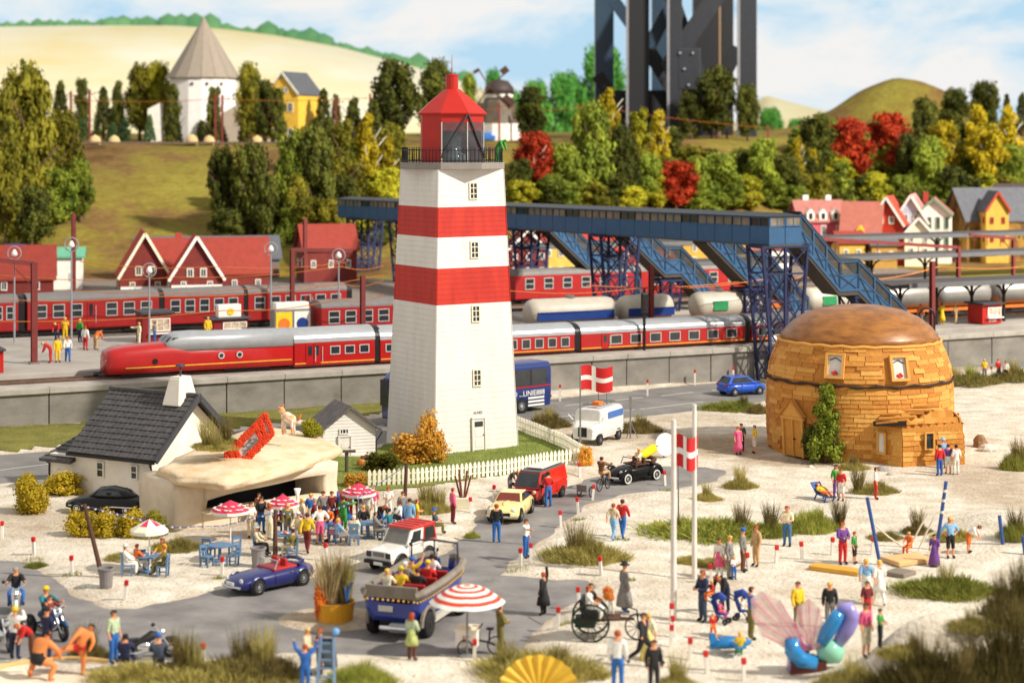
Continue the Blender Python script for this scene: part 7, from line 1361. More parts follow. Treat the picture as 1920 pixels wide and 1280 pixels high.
for pn,ov in POSES.items():
    J={**BASE,**ov};ks_=list(J);me=bpy.data.meshes.new('sk');me.from_pydata([J[k]for k in ks_],[(ks_.index(a),ks_.index(b))for a,b,_ in EDG],[]);o=bpy.data.objects.new('sk',me);COL.objects.link(o)
    o.modifiers.new('s','SKIN');fk=FAT.get(pn,1)
    for i,k in enumerate(ks_):r_=RAD.get(k,RAD.get(k[:2]+'L',.05));r_=r_*(fk if k[:2]not in('hd','ha','to','ne')else 1);me.skin_vertices[0].data[i].radius=(r_,r_*(.78 if k in('pel','spi','che')else 1));me.skin_vertices[0].data[i].use_root=(k=='pel')
    sb=o.modifiers.new('b','SUBSURF');sb.levels=1;tmp.append((pn,o,J))
bpy.context.view_layer.update();dg=bpy.context.evaluated_depsgraph_get();PART={}
def regions(me,J):
    c=np.array([p.center for p in me.polygons]);best=np.full(len(c),1e9);reg=np.zeros(len(c),int);names=[]
    for i,(a,b,nm)in enumerate(EDG):
        A_,B_=np.array(J[a]),np.array(J[b]);e=B_-A_;t_=np.clip(((c-A_)@e)/(e@e+1e-9),0,1);d=np.linalg.norm(c-(A_+t_[:,None]*e),axis=1)
        rr=RAD.get(a,RAD.get(a[:2]+'L',.05));d=d-rr*.6
        k=d<best;best[k]=d[k];reg[k]=i
    return np.array([EDG[i][2]for i in reg]),c
def cut(me,sel,off,name):
    vn=np.array([v.normal for v in me.vertices]);co=np.array([v.co for v in me.vertices])+vn*off;idx={};V=[];Fc=[]
    for p in np.nonzero(sel)[0]:
        f=[]
        for vi in me.polygons[int(p)].vertices:
            if vi not in idx:idx[vi]=len(V);V.append(tuple(co[vi]))
            f.append(idx[vi])
        Fc.append(f)
    m=bpy.data.meshes.new(name);m.from_pydata(V,[],Fc);m.update();m.polygons.foreach_set('use_smooth',[True]*len(m.polygons));return m
for pn,o,J in tmp:
    me=bpy.data.meshes.new_from_object(o.evaluated_get(dg));me.name='person';me.materials.clear();me.polygons.foreach_set('use_smooth',[True]*len(me.polygons));bpy.data.objects.remove(o)
    rg_,c=regions(me,J);isin=lambda*a:np.isin(rg_,a);h1=np.array(J['hd1']);back=np.array(J['hd1'])-np.array(J['hd0'])
    waist=np.array(J['pel'])*.55+np.array(J['spi'])*.45;ax=np.array(J['che'])-np.array(J['pel']);low=((c-waist)@ax)<0
    PART[pn]={'body':me,'shirt':cut(me,isin('torso','uarm')&~(low&isin('torso')),.018,'shirt'),'jacket':cut(me,isin('torso','uarm','farm')|isin('hip')&~low,.024,'jacket'),'trousers':cut(me,isin('hip','thigh','shin')|(isin('torso')&low),.015,'trousers'),'shorts':cut(me,isin('hip','thigh')|(isin('torso')&low),.018,'shorts'),'briefs':cut(me,isin('hip')|(isin('torso')&low),.016,'briefs'),'shoe0':cut(me,isin('footL'),.014,'shoe'),'shoe1':cut(me,isin('footR'),.014,'shoe'),
      'hair':cut(me,isin('head')&(((c-h1)@(back/np.linalg.norm(back))>.02)|((c-h1)[:,1]>.028 if pn !='lie' else(c-h1)[:,2]>9)),.022,'hair'),'long_hair':cut(me,(isin('head')&(((c-h1)@(back/np.linalg.norm(back))>.02)|((c-h1)[:,1]>.0)))|(isin('neck')&((c-h1)[:,1]>.02)),.034,'hair')}
    PART[pn]['J']=J
CLM={}
def cloth(r,g,b):
    k='cloth_%d_%d_%d'%(r,g,b);return MC(k,r,g,b,rough=.75,var=.28,scale=9)
HAIRC={'brown':(80,48,30),'black':(34,28,26),'blond':(224,180,84),'grey':(150,146,140),'red':(166,74,34),'white':(220,216,208)}
COLR=dict(red=(196,36,36),blue=(40,96,170),jeans=(44,104,176),white=(236,230,220),black=(34,32,34),grey=(128,124,120),yellow=(232,190,36),pink=(222,92,130),green=(60,150,60),olive=(112,104,50),brown=(104,58,38),navy=(36,42,74),tan=(196,160,112),cream=(234,222,186),purple=(110,66,140),orange=(226,110,40),lblue=(130,176,214),maroon=(112,34,40),lgreen=(180,196,160),teal=(40,120,130),beige=(214,198,164))
def col(c):return cloth(*(COLR[c]if isinstance(c,str)else c))
def person(at_,pose,rz,top,legs,hair,label,sleeves='shirt',legk='trousers',hat=None,skirt=None,s=1.0,longh=False,skin=None,shoes='black',group='model people',fat=1.0,tilt=0):
    loc=gp(*at_)if len(at_)==2 else Vector(at_);pp=PART[pose]
    b=link('person',pp['body'],skin or SKIN);b.location=loc;b.rotation_euler=(tilt,0,R(rz));b.scale=(s*fat,s*fat,s);tag(b,label,'person',group)
    if len(pp['body'].materials)==0:pp['body'].materials.append(SKIN)
    if top:link(sleeves,pp[sleeves],col(top),b)
    if legs:link(legk,pp[legk],col(legs),b);
    if legk !='briefs':[link('shoe',pp[k_],col(shoes),b)for k_ in('shoe0','shoe1')]
    if hair:link('hair',pp['long_hair' if longh else 'hair'],cloth(*HAIRC[hair]),b)
    J=pp['J']
    if skirt:
        c_,zl=skirt;x,y,z=J['pel'];m=MB()
        if pose in('sit','ride','sitwave'):m.tube([(0,.12,z+.1),(0,0,z),(0,-.25,z-.02),(0,-.34,z-.16)],[.15,.2,.2,.22],10)
        else:m.lathe([(.135,z+.22),(.165,z+.02),(.19+.10*(z-zl),(z+zl)/2),(.20+.16*(z-zl),zl)],12,(x,y,0))
        m.build('skirt',col(c_),b,smooth=True)
    if hat:hx,hy,hz_=J['hd2'];k,c_=hat;m=MB();(m.lathe([(.19,0),(.19,.02),(.11,.03),(.105,.12),(.06,.14)],12,(hx,hy,hz_-.03))if k=='brim' else m.lathe([(.118,-.05),(.115,.03),(.08,.08),(.02,.095)],12,(hx,hy,hz_-.02)));m.build('hat',col(c_),b,smooth=True)
    return b
# --- chairs and tables of the cafe
def make_chair():
    t=thing('cafe_chair','','chair');
    for x,y in((-.2,-.2),(.2,-.2)):MB().box((x,y,.22),(.07,.07,.44)).build('leg',CBLUE,t)
    for x in(-.2,.2):MB().bar((x,.2,0),(x,.26,.98),.07).build('leg',CBLUE,t)
    MB().box((0,0,.46),(.48,.48,.06)).build('seat',CBLUE,t,bevel=.01)
    MB().box((0,.255,.9),(.46,.06,.14)).build('backrest',CBLUE,t);MB().box((0,.235,.66),(.40,.05,.07)).build('back_slat',CBLUE,t);MB().box((0,0,.2),(.05,.4,.05)).build('stretcher',CBLUE,t);return t
def make_table():
    t=thing('cafe_table','','table');MB().lathe([(.55,.70),(.58,.72),(.58,.76),(.56,.77)],20).build('table_top',CBLUE,t);MB().cyl((0,0,.05),(0,0,.71),.09,.07,10).build('leg',CBLUE,t);MB().lathe([(.34,0),(.34,.05),(.1,.1)],14).build('base',CBLUE,t);return t
ch0,tb0=make_chair(),make_table();ch0['group']='blue cafe chairs';tb0['group']='blue cafe tables'
CH=[(238,1078,100,'blue chair under the white sailor at the terrace table'),(305,1080,-95,'blue chair on the right of the parasol terrace table'),(262,1068,200,'blue chair behind the parasol terrace table'),(388,1062,60,'blue chair left of the empty terrace table'),(436,1060,-100,'blue chair right of the empty terrace table'),(440,1042,-150,'blue chair behind the empty terrace table'),(392,1046,160,'blue chair at the back left of the empty table'),
 (486,1042,90,'blue chair of the beige reading man'),(548,1046,-80,'blue chair of the olive diner near the roadster'),(628,1018,150,'blue chair of the pink seated woman'),(664,1022,10,'blue chair in front of the cream coat'),(712,1010,-110,'blue chair right of the crowd, near the white off-roader'),(735,990,-60,'blue chair behind the light blue shirt')]
for i,(px,py,rz,lb)in enumerate(CH):
    if i==0:ch0.location=gp(px,py);ch0.rotation_euler=(0,0,R(rz));ch0['label']=lb
    else:dup(ch0,gp(px,py),R(rz),lb)
TBL=[(277,1072,'blue round table under the terrace parasol'),(412,1052,'empty blue round table on the terrace'),(535,1030,'blue round table with an orange dish by the pole'),(600,1015,'blue round table in the cafe crowd'),(690,1008,'blue round table before the black jacket man')]
for i,(px,py,lb)in enumerate(TBL):
    if i==0:tb0.location=gp(px,py);tb0['label']=lb
    else:dup(tb0,gp(px,py),0,lb)
def on_table(px,py,dx,dy):p=gp(px,py);return p+Vector((dx,dy,.77))
def dish(p,lb,mat,r=.12):t=thing('dish',lb,'dish',p);MB().lathe([(r*.5,0),(r,.03),(r*.95,.04),(r*.3,.02)],12).build('plate',WHITE,t);MB().ball((0,0,.05),(r*.6,r*.6,.06),8,5).build('food',mat,t,smooth=True)
dish(on_table(535,1030,0,-.1),'orange dish on the blue table by the pole',ORANGE,.2);dish(on_table(277,1072,-.2,-.1),'small dark plate on the parasol terrace table',MC('food_red',150,40,36));dish(on_table(277,1072,.15,.1),'second small plate on the parasol terrace table',MC('food_red',150,40,36))
# --- polka dot parasols
PDOT=MC('parasol_pink',208,54,84,rough=.7)
def parasol(px,py,Yb,rad,hgt,label,kind='dots',base=None,tilt=0):
    b=base if base is not None else gp(px,py);t=thing('cafe_parasol',label,'parasol',b,0,'cafe parasols');MB().cyl((0,0,0),(0,0,hgt),.035,n=8).build('pole',WHITE,t);n=8
    for j in range(n):                                    # eight cloth gores
        a0,a1=2*math.pi*j/n,2*math.pi*(j+1)/n;am=(a0+a1)/2;pts=[(0,0,hgt+.06),(rad*math.cos(a0),rad*math.sin(a0),hgt-.42),(rad*.93*math.cos(am),rad*.93*math.sin(am),hgt-.44),(rad*math.cos(a1),rad*math.sin(a1),hgt-.42)]
        up=[(.62*rad*math.cos(a0),.62*rad*math.sin(a0),hgt-.22),(.62*rad*math.cos(a1),.62*rad*math.sin(a1),hgt-.22)]
        MB().add([pts[0],up[0],up[1]],[(0,1,2)]).build('gore',PDOT if kind=='dots' or j%2 else WHITE,t);low=[up[0],pts[1],pts[2],pts[3],up[1]]
        MB().add(low,[(0,1,2,3,4)]).build('gore',(PDOT if kind=='dots' else CREAM),t)
        val=[pts[1],pts[2],pts[3]];MB().add(val+[(x,y,z-.14)for x,y,z in val],[(0,1,4,3),(1,2,5,4)]).build('valance',WHITE,t)
        if kind=='dots':
            for k,aa in((.5,am),(.8,a0+.12),(.78,a1-.15)):p=Vector((rad*k*math.cos(aa),rad*k*math.sin(aa),hgt+.05-.47*k));MB().lathe([(.10,0),(.10,.02),(.02,.03)],10,p).build('dot',WHITE,t)
    return t
parasol(278,1072,0,.86,2.35,'pale pink scalloped parasol over the terrace table','scallop',base=gp(280,1072));parasol(0,0,0,.95,1.95,'pink dotted parasol at the left end of the kiosk counter',base=gp(432,1015));parasol(0,0,0,.82,2.0,'pink dotted parasol in the middle of the cafe crowd',base=gp(530,1005));parasol(0,0,0,.90,2.1,'pink dotted parasol beside the lighthouse fence',base=gp(672,985))
sun1=gp(645,985);sl=thing('folded_parasol','red and blue half folded parasols at the kiosk right end','parasol',sun1,0)
for k,(c_,dx,an)in enumerate(((RED,-.3,.25),(MC('parasol_blue',40,110,180),.15,-.35),(RED,.05,-.2))):m=MB();m.tube([(dx,0,.3),(dx+math.sin(an)*.9,0,1.2),(dx+math.sin(an)*1.4,0,1.75)],[.3,.24,.04],8);m.build('folded_cloth',c_,sl,smooth=True)
# --- poles with light strings, bins
POL=[(192,1082,158,945,'leaning brown pole carrying the light string at the left'),(516,1045,516,955,'brown pole in the middle of the terrace'),(758,972,762,868,'brown pole beside the picket fence')]
tips=[]
for(bx,by,tx_,ty,lb)in POL:
    b=gp(bx,by);tp=at(tx_,ty,b.y);tips.append(tp);t=thing('terrace_pole',lb,'pole',b,0,'poles of the terrace light string');MB().tube([(0,0,-.05),tuple((tp-b)*.5),tuple(tp-b)],[.12,.10,.085],8).build('post',BROWN,t)
sgl=[(0,1,.5,[(158,948),(240,968),(330,988),(420,985),(516,960)],'string of tiny bulbs from the leaning pole to the middle pole'),(1,2,.5,[(516,960),(580,965),(640,950),(690,920),(762,872)],'string of tiny bulbs from the middle pole to the fence pole')]
BULB=MC('bulb_lilac',214,210,236,rough=.2)
for a,b,_,pts,lb in sgl:
    t=thing('light_string',lb,'lights',tips[a],0,'terrace light strings');q=[]
    for i,(x,y)in enumerate(pts):Yk=tips[a].y+(tips[b].y-tips[a].y)*i/(len(pts)-1);q.append(at(x,y,Yk)-tips[a])
    MB().tube(q,.02,5).build('cable',MC('cable_blue',60,56,110),t)
    for i in range(len(q)-1):
        for k in range(6):p=q[i].lerp(q[i+1],(k+.5)/6);MB().ball((p.x,p.y,p.z-.03),.05,6,5).build('bulb',BULB,t)
for px,py,lb in((199,1102,'grey rubbish bin at the leaning pole'),(484,1062,'grey rubbish bin before the middle pole')):t=thing('rubbish_bin',lb,'bin',gp(px,py),0);MB().lathe([(.26,0),(.33,.8),(.38,.82),(.38,.88),(.32,.88),(.28,.1)],16).build('tub',MC('bin_grey',134,128,126,rough=.6),t,smooth=False)
# --- planter with dry plants
pc_=P(628,1160,.09);pl_=thing('plant_tub','yellow tub of dry reeds on the sandy traffic island','planter',pc_);PYL=MC('tub_yellow',232,166,40,rough=.6)
MB().lathe([(.72,0),(.82,.72),(.84,.75),(.78,.75),(.70,.3)],22).build('tub',PYL,pl_);MB().lathe([(.76,.62),(.5,.68)],14).build('soil',BROWN,pl_)
for dx,hh,cc_,k in((-.1,2.5,'dry',.7),(-.25,2.2,'dry',1.0),(.35,2.5,'dark',.5),(.45,2.2,'olive',.6),(0,1.7,'dry',.6),(-.1,1.9,'dry',.45)):o=link('reeds',SPIKE[0 if dx<0 else 1],GRS[cc_],pl_);o.location=(dx,0,.6);o.scale=(hh*1.15*k,hh*1.0*k,hh)
ofl=link('orange_flowers',BUSHM[0],MC('marigold',222,116,34,var=.25,scale=5),pl_);ofl.location=(-.62,-.3,.1);ofl.scale=(.75,.7,1.45);ofl=link('orange_flowers',BUSHM[1],MC('marigold',222,116,34),pl_);ofl.location=(.15,.25,1.6);ofl.scale=(.3,.3,.8)
MB().tube([(.5,-.2,.7),(.6,-.25,1.3),(.75,-.3,1.6)],.05,6).tube([(.5,-.2,.7),(.42,-.3,1.4)],.04,6).build('blue_figure',MC('blue_ornament',60,100,170),pl_)
# --- red-topped marker posts
MPW=MC('post_white',232,226,216);MPR=MC('post_red',200,36,28)
mp0=thing('marker_post','','post',group='red topped marker posts');MB().box((0,0,.32),(.13,.13,.66)).build('shaft',MPW,mp0,bevel=.01);MB().box((0,0,.75),(.17,.17,.22)).build('red_cap',MPR,mp0,bevel=.02)
MP=[(4,1010,'at the far left sand edge'),(64,1040,'on the left sand above the road bend'),(135,1076,'with a mossy foot left of the leaning pole'),(234,1124,'before the rubbish bin at the road rim'),(416,1078,'left of the blue roadster bonnet'),(382,1250,'in the front grass beside dark reeds'),(612,1052,'behind the roadster tail'),(884,962,'beside the yellow coupe'),(925,938,'behind the yellow coupe'),(1052,988,'in the grass beside the plaza arm'),(1084,962,'at the bend right of the jeans man'),(1111,937,'near the bicycle cart'),(1247,910,'beside the beetle rear wheel'),(1087,895,'below the fence corner bush'),(976,1062,'by the white shirted woman'),(925,1082,'tilted, right of the tour vehicle windscreen')if False else(995,1052,'behind the white shirted woman'),(1127,1078,'on the sand right of the waving woman'),(1087,1138,'left of the antique carriage'),(1046,1178,'before the carriage at the plaza edge'),(889,1240,'in front of the ice cream cart'),(1366,1085,'beside the child on a scooter'),(1334,1092,'behind the father carrying a child'),(1404,1070,'left of the cane man'),(1455,1055,'left of the sand plank'),(1504,1048,'right of the guitar player'),(1635,1040,'at the leaning blue pole'),(1560,1040,'left of the purple clad man'),(1258,1170,'at the foot of the front flagpole'),(1264,1195,'just below the front flagpole post'),(1257,1212,'lower at the flagpole row'),(1293,1238,'leaning, right of the walker'),(1327,1262,'in the front sand below the child in red'),(1394,1276,'in the front sand at the bottom edge'),(1215,712,'white roadside post')if False else(1860,705,'on the grassy dune right of the hut')]
for i,(px,py,lb)in enumerate(MP):
    lb='red topped white marker post '+lb
    if i==0:mp0.location=gp(px,py);mp0['label']=lb
    else:dup(mp0,gp(px,py)-Vector((0,0,.02)),random.uniform(-.3,.3),lb,tilt=(R(random.uniform(-6,6)),R(random.uniform(-6,6))),s=1.0 if py>800 else .9)
rd0=None
for px,py,lb in((1050,752,'behind the bus tail'),(1214,742,'in the middle of the back road edge'),(1303,722,'left of the blue hatchback'),(1375,716,'behind the blue hatchback')):
    b=P(px,py);t=thing('roadside_post','slim white roadside post with red top '+lb,'post',b,0,'slim roadside posts');MB().box((0,0,.5),(.14,.12,1.0)).build('shaft',MPW,t);MB().box((0,0,1.12),(.16,.14,.26)).build('red_cap',MPR,t)
# --- flags
FRED=MC('flag_red',204,34,36,rough=.7,var=.05);FWH=MC('flag_white',240,236,228,rough=.7,var=.03)
def flag(par,w_,h,x0,z0,wav=.12,tw=0.0,down=False):
    """Danish cross as separate cloth fields following one wave"""
    def pt(u,v):
        if down:return(x0+(.35*u+.1*math.sin(v*9))*w_*.55,-.08*math.sin(u*8)*w_,z0+h*v-u*w_*.75)
        return(x0+u*w_,wav*math.sin(u*6.2+tw),z0+h*v+.07*math.sin(u*6.0+.6)*h)
    us,vs_=[0,.34,.47,1.0],[0,.40,.58,1.0]
    for i in range(3):
        for j in range(3):
            white=(i==1 or j==1);n=8;g=[[pt(us[i]+(us[i+1]-us[i])*a/n,vs_[j]+(vs_[j+1]-vs_[j])*b/2)for a in range(n+1)]for b in range(3)]
            MB().sheet(g).build('flag_cloth',FWH if white else FRED,par,smooth=True)
def flagpole(px,py,ytop,label,r=.06,mat=None):b=gp(px,py);zt=H-(ytop-HY)*b.y/F;t=thing('flagpole',label,'flagpole',b);MB().cyl((0,0,0),(0,0,zt-b.z),r,r*.8,10).build('pole',mat or MC('pole_white',228,218,208),t);return t,zt-b.z
t,hh=flagpole(1088,838,684,'grey flagpole beside the silver van flying a waving flag',.06,STEEL);f1=thing('danish_flag','waving red flag with white cross above the silver van','flag',t.location+Vector((0,0,hh-1.75)));flag(f1,2.0,1.55,.05,.1)
t,hh=flagpole(1263,1160,786,'pale square flagpole in front, without a flag of its own',.13);t2,hh2=flagpole(1302,1085,758,'pale flagpole behind with a limp flag',.12);f2=thing('danish_flag','limp red and white flag hanging between the pale poles','flag',t2.location+Vector((-.5,-.15,hh2*.62)));flag(f2,1.0,1.45,-.35,.1,.16,1.2);flagpole(1272,990,870,'thin grey pole behind the pale flagpoles',.04,STEEL)
b=gp(1182,822);t=thing('sign_tripod','grey post with tripod legs right of the silver van','post',b);MB().cyl((0,0,0),(0,0,2.6),.05).build('post',STEEL,t);MB().box((0,0,2.3),(.18,.1,.9)).build('lamp_box',GREY,t);MB().bar((0,0,1.1),(.5,.1,0),.05).build('leg',STEEL,t);MB().bar((0,0,1.1),(-.2,.4,0),.05).build('leg',STEEL,t)
b=gp(1246,858);t=thing('dish_antenna','white round dish antenna right behind the beetle','antenna',b,R(25));MB().lathe([(.05,-.12),(.4,-.06),(.66,.08),(.70,.12),(.64,.10)],24).build('dish',WHITE,t,smooth=True);t.children[0].rotation_euler=(R(80),0,0);t.children[0].location=(0,0,.8);MB().cyl((0,.1,0),(0,.1,.8),.05).build('stand',STEEL,t)
# --- garden bits
b=gp(650,886);t=thing('wooden_signpost','grey wooden T-shaped post between kiosk and shed','post',b);MB().cyl((0,0,0),(0,0,1.2),.11,n=8).build('post',MC('old_wood',88,78,64),t);MB().box((.02,0,1.25),(1.0,.3,.12)).build('top_board',MC('old_wood',88,78,64),t)
b=gp(690,874);t=thing('log_bench','brown log lying by the garden shrub','log',b);MB().cyl((-.4,-.1,.5),(.5,.25,.55),.15,n=9).build('log',BROWN,t);MB().ball((-.4,-.1,.22),(.28,.22,.3)).build('stump',MC('stump_orange',190,120,50),t)
b=gp(868,952);t=thing('tub_of_sticks','white tub holding tall brown sticks below the fence','planter',b);MB().box((0,0,.28),(.7,.6,.56),0,1.15).build('tub',CREAM,t,bevel=.03)
for k in range(6):a=k*1.05;MB().cyl((.1*math.cos(a),.1*math.sin(a),.4),(.42*math.cos(a),.25*math.sin(a),1.7+.15*(k%3)),.055,n=6).build('stick',MC('stick_brown',120,66,44),t)
# stones
ST=[(1838,838,.9,.85,'brown pointed boulder on the sand right of the hut'),(1850,845,1.1,.5,'pale flat boulder before the pointed one'),(1500,868,.35,.25,'small grey stone left of the hut tree'),(1520,876,.4,.22,'white stone at the hut tree foot'),(1565,874,.4,.24,'grey stone right of the hut tree'),(1478,864,.3,.22,'dark stone near the hut door'),(1655,882,.9,.35,'grey rock slab below the porch window'),(1668,890,.5,.2,'small speckled stone by the rock slab')]
STM=[MC('stone_brown',140,108,76,rough=.9,var=.3,bump=.6,bscale=5),MC('stone_pale',200,192,180,rough=.9,var=.2,bump=.6,bscale=5),MC('stone_grey',150,142,136,rough=.9,var=.3,bump=.6,bscale=6)]
for i,(px,py,w_,h_,lb)in enumerate(ST):
    rr=random.Random(i);m=MB();rings=[]
    for k in range(6):
        t_=k/5;rad=w_*.5*(math.cos(t_*1.35)**.7)*1.1;rings.append([((rad*(1+.22*rr.uniform(-1,1)))*math.cos(2*math.pi*j/9),rad*.8*(1+.22*rr.uniform(-1,1))*math.sin(2*math.pi*j/9),h_*t_-.08)for j in range(9)])
    tag(m.loft(rings).build('boulder',STM[0 if 'brown' in lb else 1 if 'pale' in lb or 'white' in lb else 2],loc=gp(px,py),smooth=False),lb,'rock','stones on the sand')
# --- sumo ring
sr=gp(95,1288);sr.z=.02;t=thing('sumo_ring','round raised sand ring with straw rope at the bottom corner','ring',sr);MB().lathe([(3.4,-.05),(3.3,.28),(3.0,.34),(2.9,.3),(.1,.31)],48).build('mound',MC('ring_clay',226,212,186,rough=.9,var=.06),t,smooth=True);MB().tube([(3.0*math.cos(a),3.0*math.sin(a),.36)for a in[R(7.5*i)for i in range(49)]],.10,8).build('straw_rope',MC('straw',206,170,110,rough=.9,var=.2),t);MB().box((.3,-1.0,.33),(1.2,.5,.05)).build('red_mat',MC('mat_red',150,50,36),t)
SUMO=MC('sumo_skin',224,134,70,rough=.6,var=.06)
person((sr.x-.55,sr.y+.55,.3),'squat',150,None,'black','black','sumo wrestler bent over with a black loincloth',legk='briefs',skin=SUMO,s=1.28,fat=1.05);person((sr.x+.75,sr.y+1.1,.3),'stomp',20,None,'red','black','sumo wrestler stamping one leg with a red loincloth',legk='briefs',skin=SUMO,s=1.15,fat=1.02)
# --- people on the front left
person((28,1236),'photo',165,'white','navy',None,'photographer in white shirt and yellow cap seen from behind','jacket',hat=('cap','yellow'),s=1.12);person((60,1240),'bend',-60,'red','brown','red','sunglasses man in red top leaning over by the sumo ring',s=1.05);person((88,1236),'hold',150,'navy','navy',None,'man in navy uniform and black cap behind the sumo wrestler','jacket',hat=('cap','black'),s=1.1)
person((213,1243),'stand',60,'lgreen','jeans','black','man in pale green shirt and jeans at the front verge',s=1.12);person((237,1262),'sit',175,'navy','navy','black','seated man in navy seen from behind at the front verge','jacket',s=1.1);person((297,1262),'sit',190,(80,88,104),'navy',None,'seated man in grey jacket and blue cap seen from behind','jacket',hat=('cap','blue'),s=1.1)
def rider(par,lx,lz,pose,top,legs,hair,lb,drz=90,s=1.0,ly=0,**kw):
    m=par.matrix_basis;a=par.rotation_euler.z;c_=par.location;p=Vector((c_.x+lx*math.cos(a)-ly*math.sin(a),c_.y+lx*math.sin(a)+ly*math.cos(a),c_.z+lz));return person(tuple(p),pose,math.degrees(a)+drz,top,legs,hair,lb,s=s,**kw)
rider(bike1,-.35,.32,'ride','black','jeans','grey','grey bearded biker in black vest on the left motorcycle',s=1.15);rider(trike,-.25,.34,'ride','teal','navy','blond','trike rider with yellow bandana and teal shirt',s=1.15,hat=('cap','yellow'));rider(trike,.05,.30,'ride',(140,60,50),'navy','brown','brown haired passenger in front on the trike',s=1.0)
# --- cafe terrace
person(gp(240,1078)+Vector((0,0,.05)),'sit',100,'white','white','red','sailor in white seated at the parasol terrace table','jacket',hat=('cap','white'));person(gp(262,1072)+Vector((0,-.15,.05)),'sit',130,'orange','white','red','orange haired diner in front of the white sailor',s=.95);person(gp(301,1066)+Vector((0,0,.05)),'sit',-40,'yellow','white','red','woman in yellow and white behind the terrace table',s=1.0,longh=True);person(gp(303,1080)+Vector((0,0,.05)),'sit',-95,'olive','olive','red','man in olive clothes seated right of the terrace table','jacket')
C=[((486,1042),'sit',80,'beige','black',None,'reading man in beige coat and white hat at the pole',dict(sleeves='jacket',hat=('brim','white'))),((545,1046),'sit',-120,'olive','beige','black','diner in pale olive seen from behind near the roadster',dict(sleeves='jacket')),((576,1036),'walk',170,'yellow','maroon','brown','walking man in yellow jacket and maroon trousers',dict(sleeves='jacket',s=1.08)),((490,1000),'stand',30,'black','jeans','black','long haired woman in black top and jeans at the counter',dict(longh=True,s=1.05)),((505,1012),'hold',160,'white','cream','red','red haired woman in white by the middle pole',dict(longh=True)),((540,1012),'stand',20,'olive','grey','blond','man in olive jacket behind the middle table',dict(sleeves='jacket')),((557,1015),'sit',-20,'beige','beige',None,'seated man in beige with white cap behind yellow jacket',dict(sleeves='jacket',hat=('cap','white'))),
 ((600,1020),'hips',200,'white','pink','brown','woman in white top and pink shorts leaning on a table',dict(legk='shorts',s=1.08)),((630,1016),'sit',-70,'pink','red','black','dark haired woman in pink seated in the crowd',dict()),((644,995),'point',150,'green','green','brown','person in bright green overall pointing at the counter',dict(sleeves='jacket')),((622,985),'stand',0,'maroon','black','brown','man in maroon behind the pink woman',dict(sleeves='jacket')),((606,985),'stand',20,'grey','navy','black','man in grey at the serving counter',dict()),((664,1018),'sit',175,'cream','cream','white','guest in a long cream coat seen from behind',dict(sleeves='jacket',skirt=('cream',.1))),((682,1000),'sit',10,'black','jeans','blond','blond man in black jacket seated facing the viewer',dict(sleeves='jacket')),((712,998),'bend',30,'black','jeans','red','man in black jacket bending over the table',dict(sleeves='jacket',s=1.05)),((708,1012),'sit',100,'grey','grey','brown','man in grey leaning back near the white off-roader',dict(sleeves='jacket')),((728,972),'hold',10,'white','white','red','red haired waiter in white near the fence',dict(s=.95)),((745,990),'sit',-100,'white','black','brown','seated man in white shirt left of the fence pole',dict()),((768,1000),'stand',170,'lblue','lblue','brown','person in light blue seen from behind at the fence pole',dict(sleeves='jacket')),((782,998),'hold',90,'yellow','orange','red','red haired person in yellow beside the light blue one',dict(s=.95)),((818,1002),'sit',90,(60,80,90),'olive',None,'seated hiker with blue hat above the off-roader roof',dict(hat=('brim','blue'),s=.9)),((849,982),'stand',110,'pink','maroon','red','woman in pink blouse and maroon trousers by the sticks',dict(sleeves='jacket',s=1.05)),
 ((470,1008),'hold',40,'white','beige','brown','guest in white shirt at the left dotted parasol',dict()),((520,1002),'sit',60,'red','navy','black','seated guest in red under the middle parasol',dict()),((566,1000),'stand',-60,'cream','brown','blond','guest in cream behind the walking yellow jacket',dict()),((590,1002),'walk',90,'maroon','black','grey','grey haired waiter in maroon carrying plates',dict(sleeves='jacket')),((615,1002),'sit',-10,'orange','jeans','brown','seated guest in orange before the maroon man',dict()),((638,1024),'sit',120,'lblue','grey','blond','seated guest in light blue at the crowd front',dict()),((672,978),'stand',60,'navy','grey','black','man in navy under the fence parasol',dict(sleeves='jacket')),((700,975),'stand',0,'pink','white','blond','blond woman in pink under the fence parasol',dict()),((726,1004),'sit',-120,'teal','black','black','seated guest in teal beside the grey leaning man',dict()),((755,985),'stand',30,'grey','jeans','brown','man in grey jacket at the foot of the fence pole',dict(sleeves='jacket')),
 ((690,985),'stand',-20,'white','beige','grey','man in white behind the black jacket group',dict()),((583,990),'stand',10,'blue','beige','blond','blond woman in blue at the counter middle',dict()),((655,975),'hold',-20,'orange','red','red','person in orange beside the folded parasols',dict())]
for a_,po,rz,tp_,lg,hr_,lb,kw in C:
    p=gp(*a_);person(tuple(p+Vector((0,0,.05 if po=='sit' else 0))),po,rz,tp_,lg,hr_,lb,**kw)
for px,top,lb in((455,'brown','cook with brown hair inside the kiosk left end'),(500,'orange','cook in orange inside the kiosk middle')):q=gp(px,990);person((q.x+.6,q.y+1.6,.0),'hold',30,top,'black','brown',lb,s=.95)
jug=thing('lamp_horn','white trumpet shaped vase on the kiosk counter','vase',tuple(gp(543,985)+Vector((.3,.8,.95))));MB().lathe([(.1,0),(.07,.1),(.06,.3),(.18,.75),(.16,.74)],12).build('vase',WHITE,jug,smooth=True)
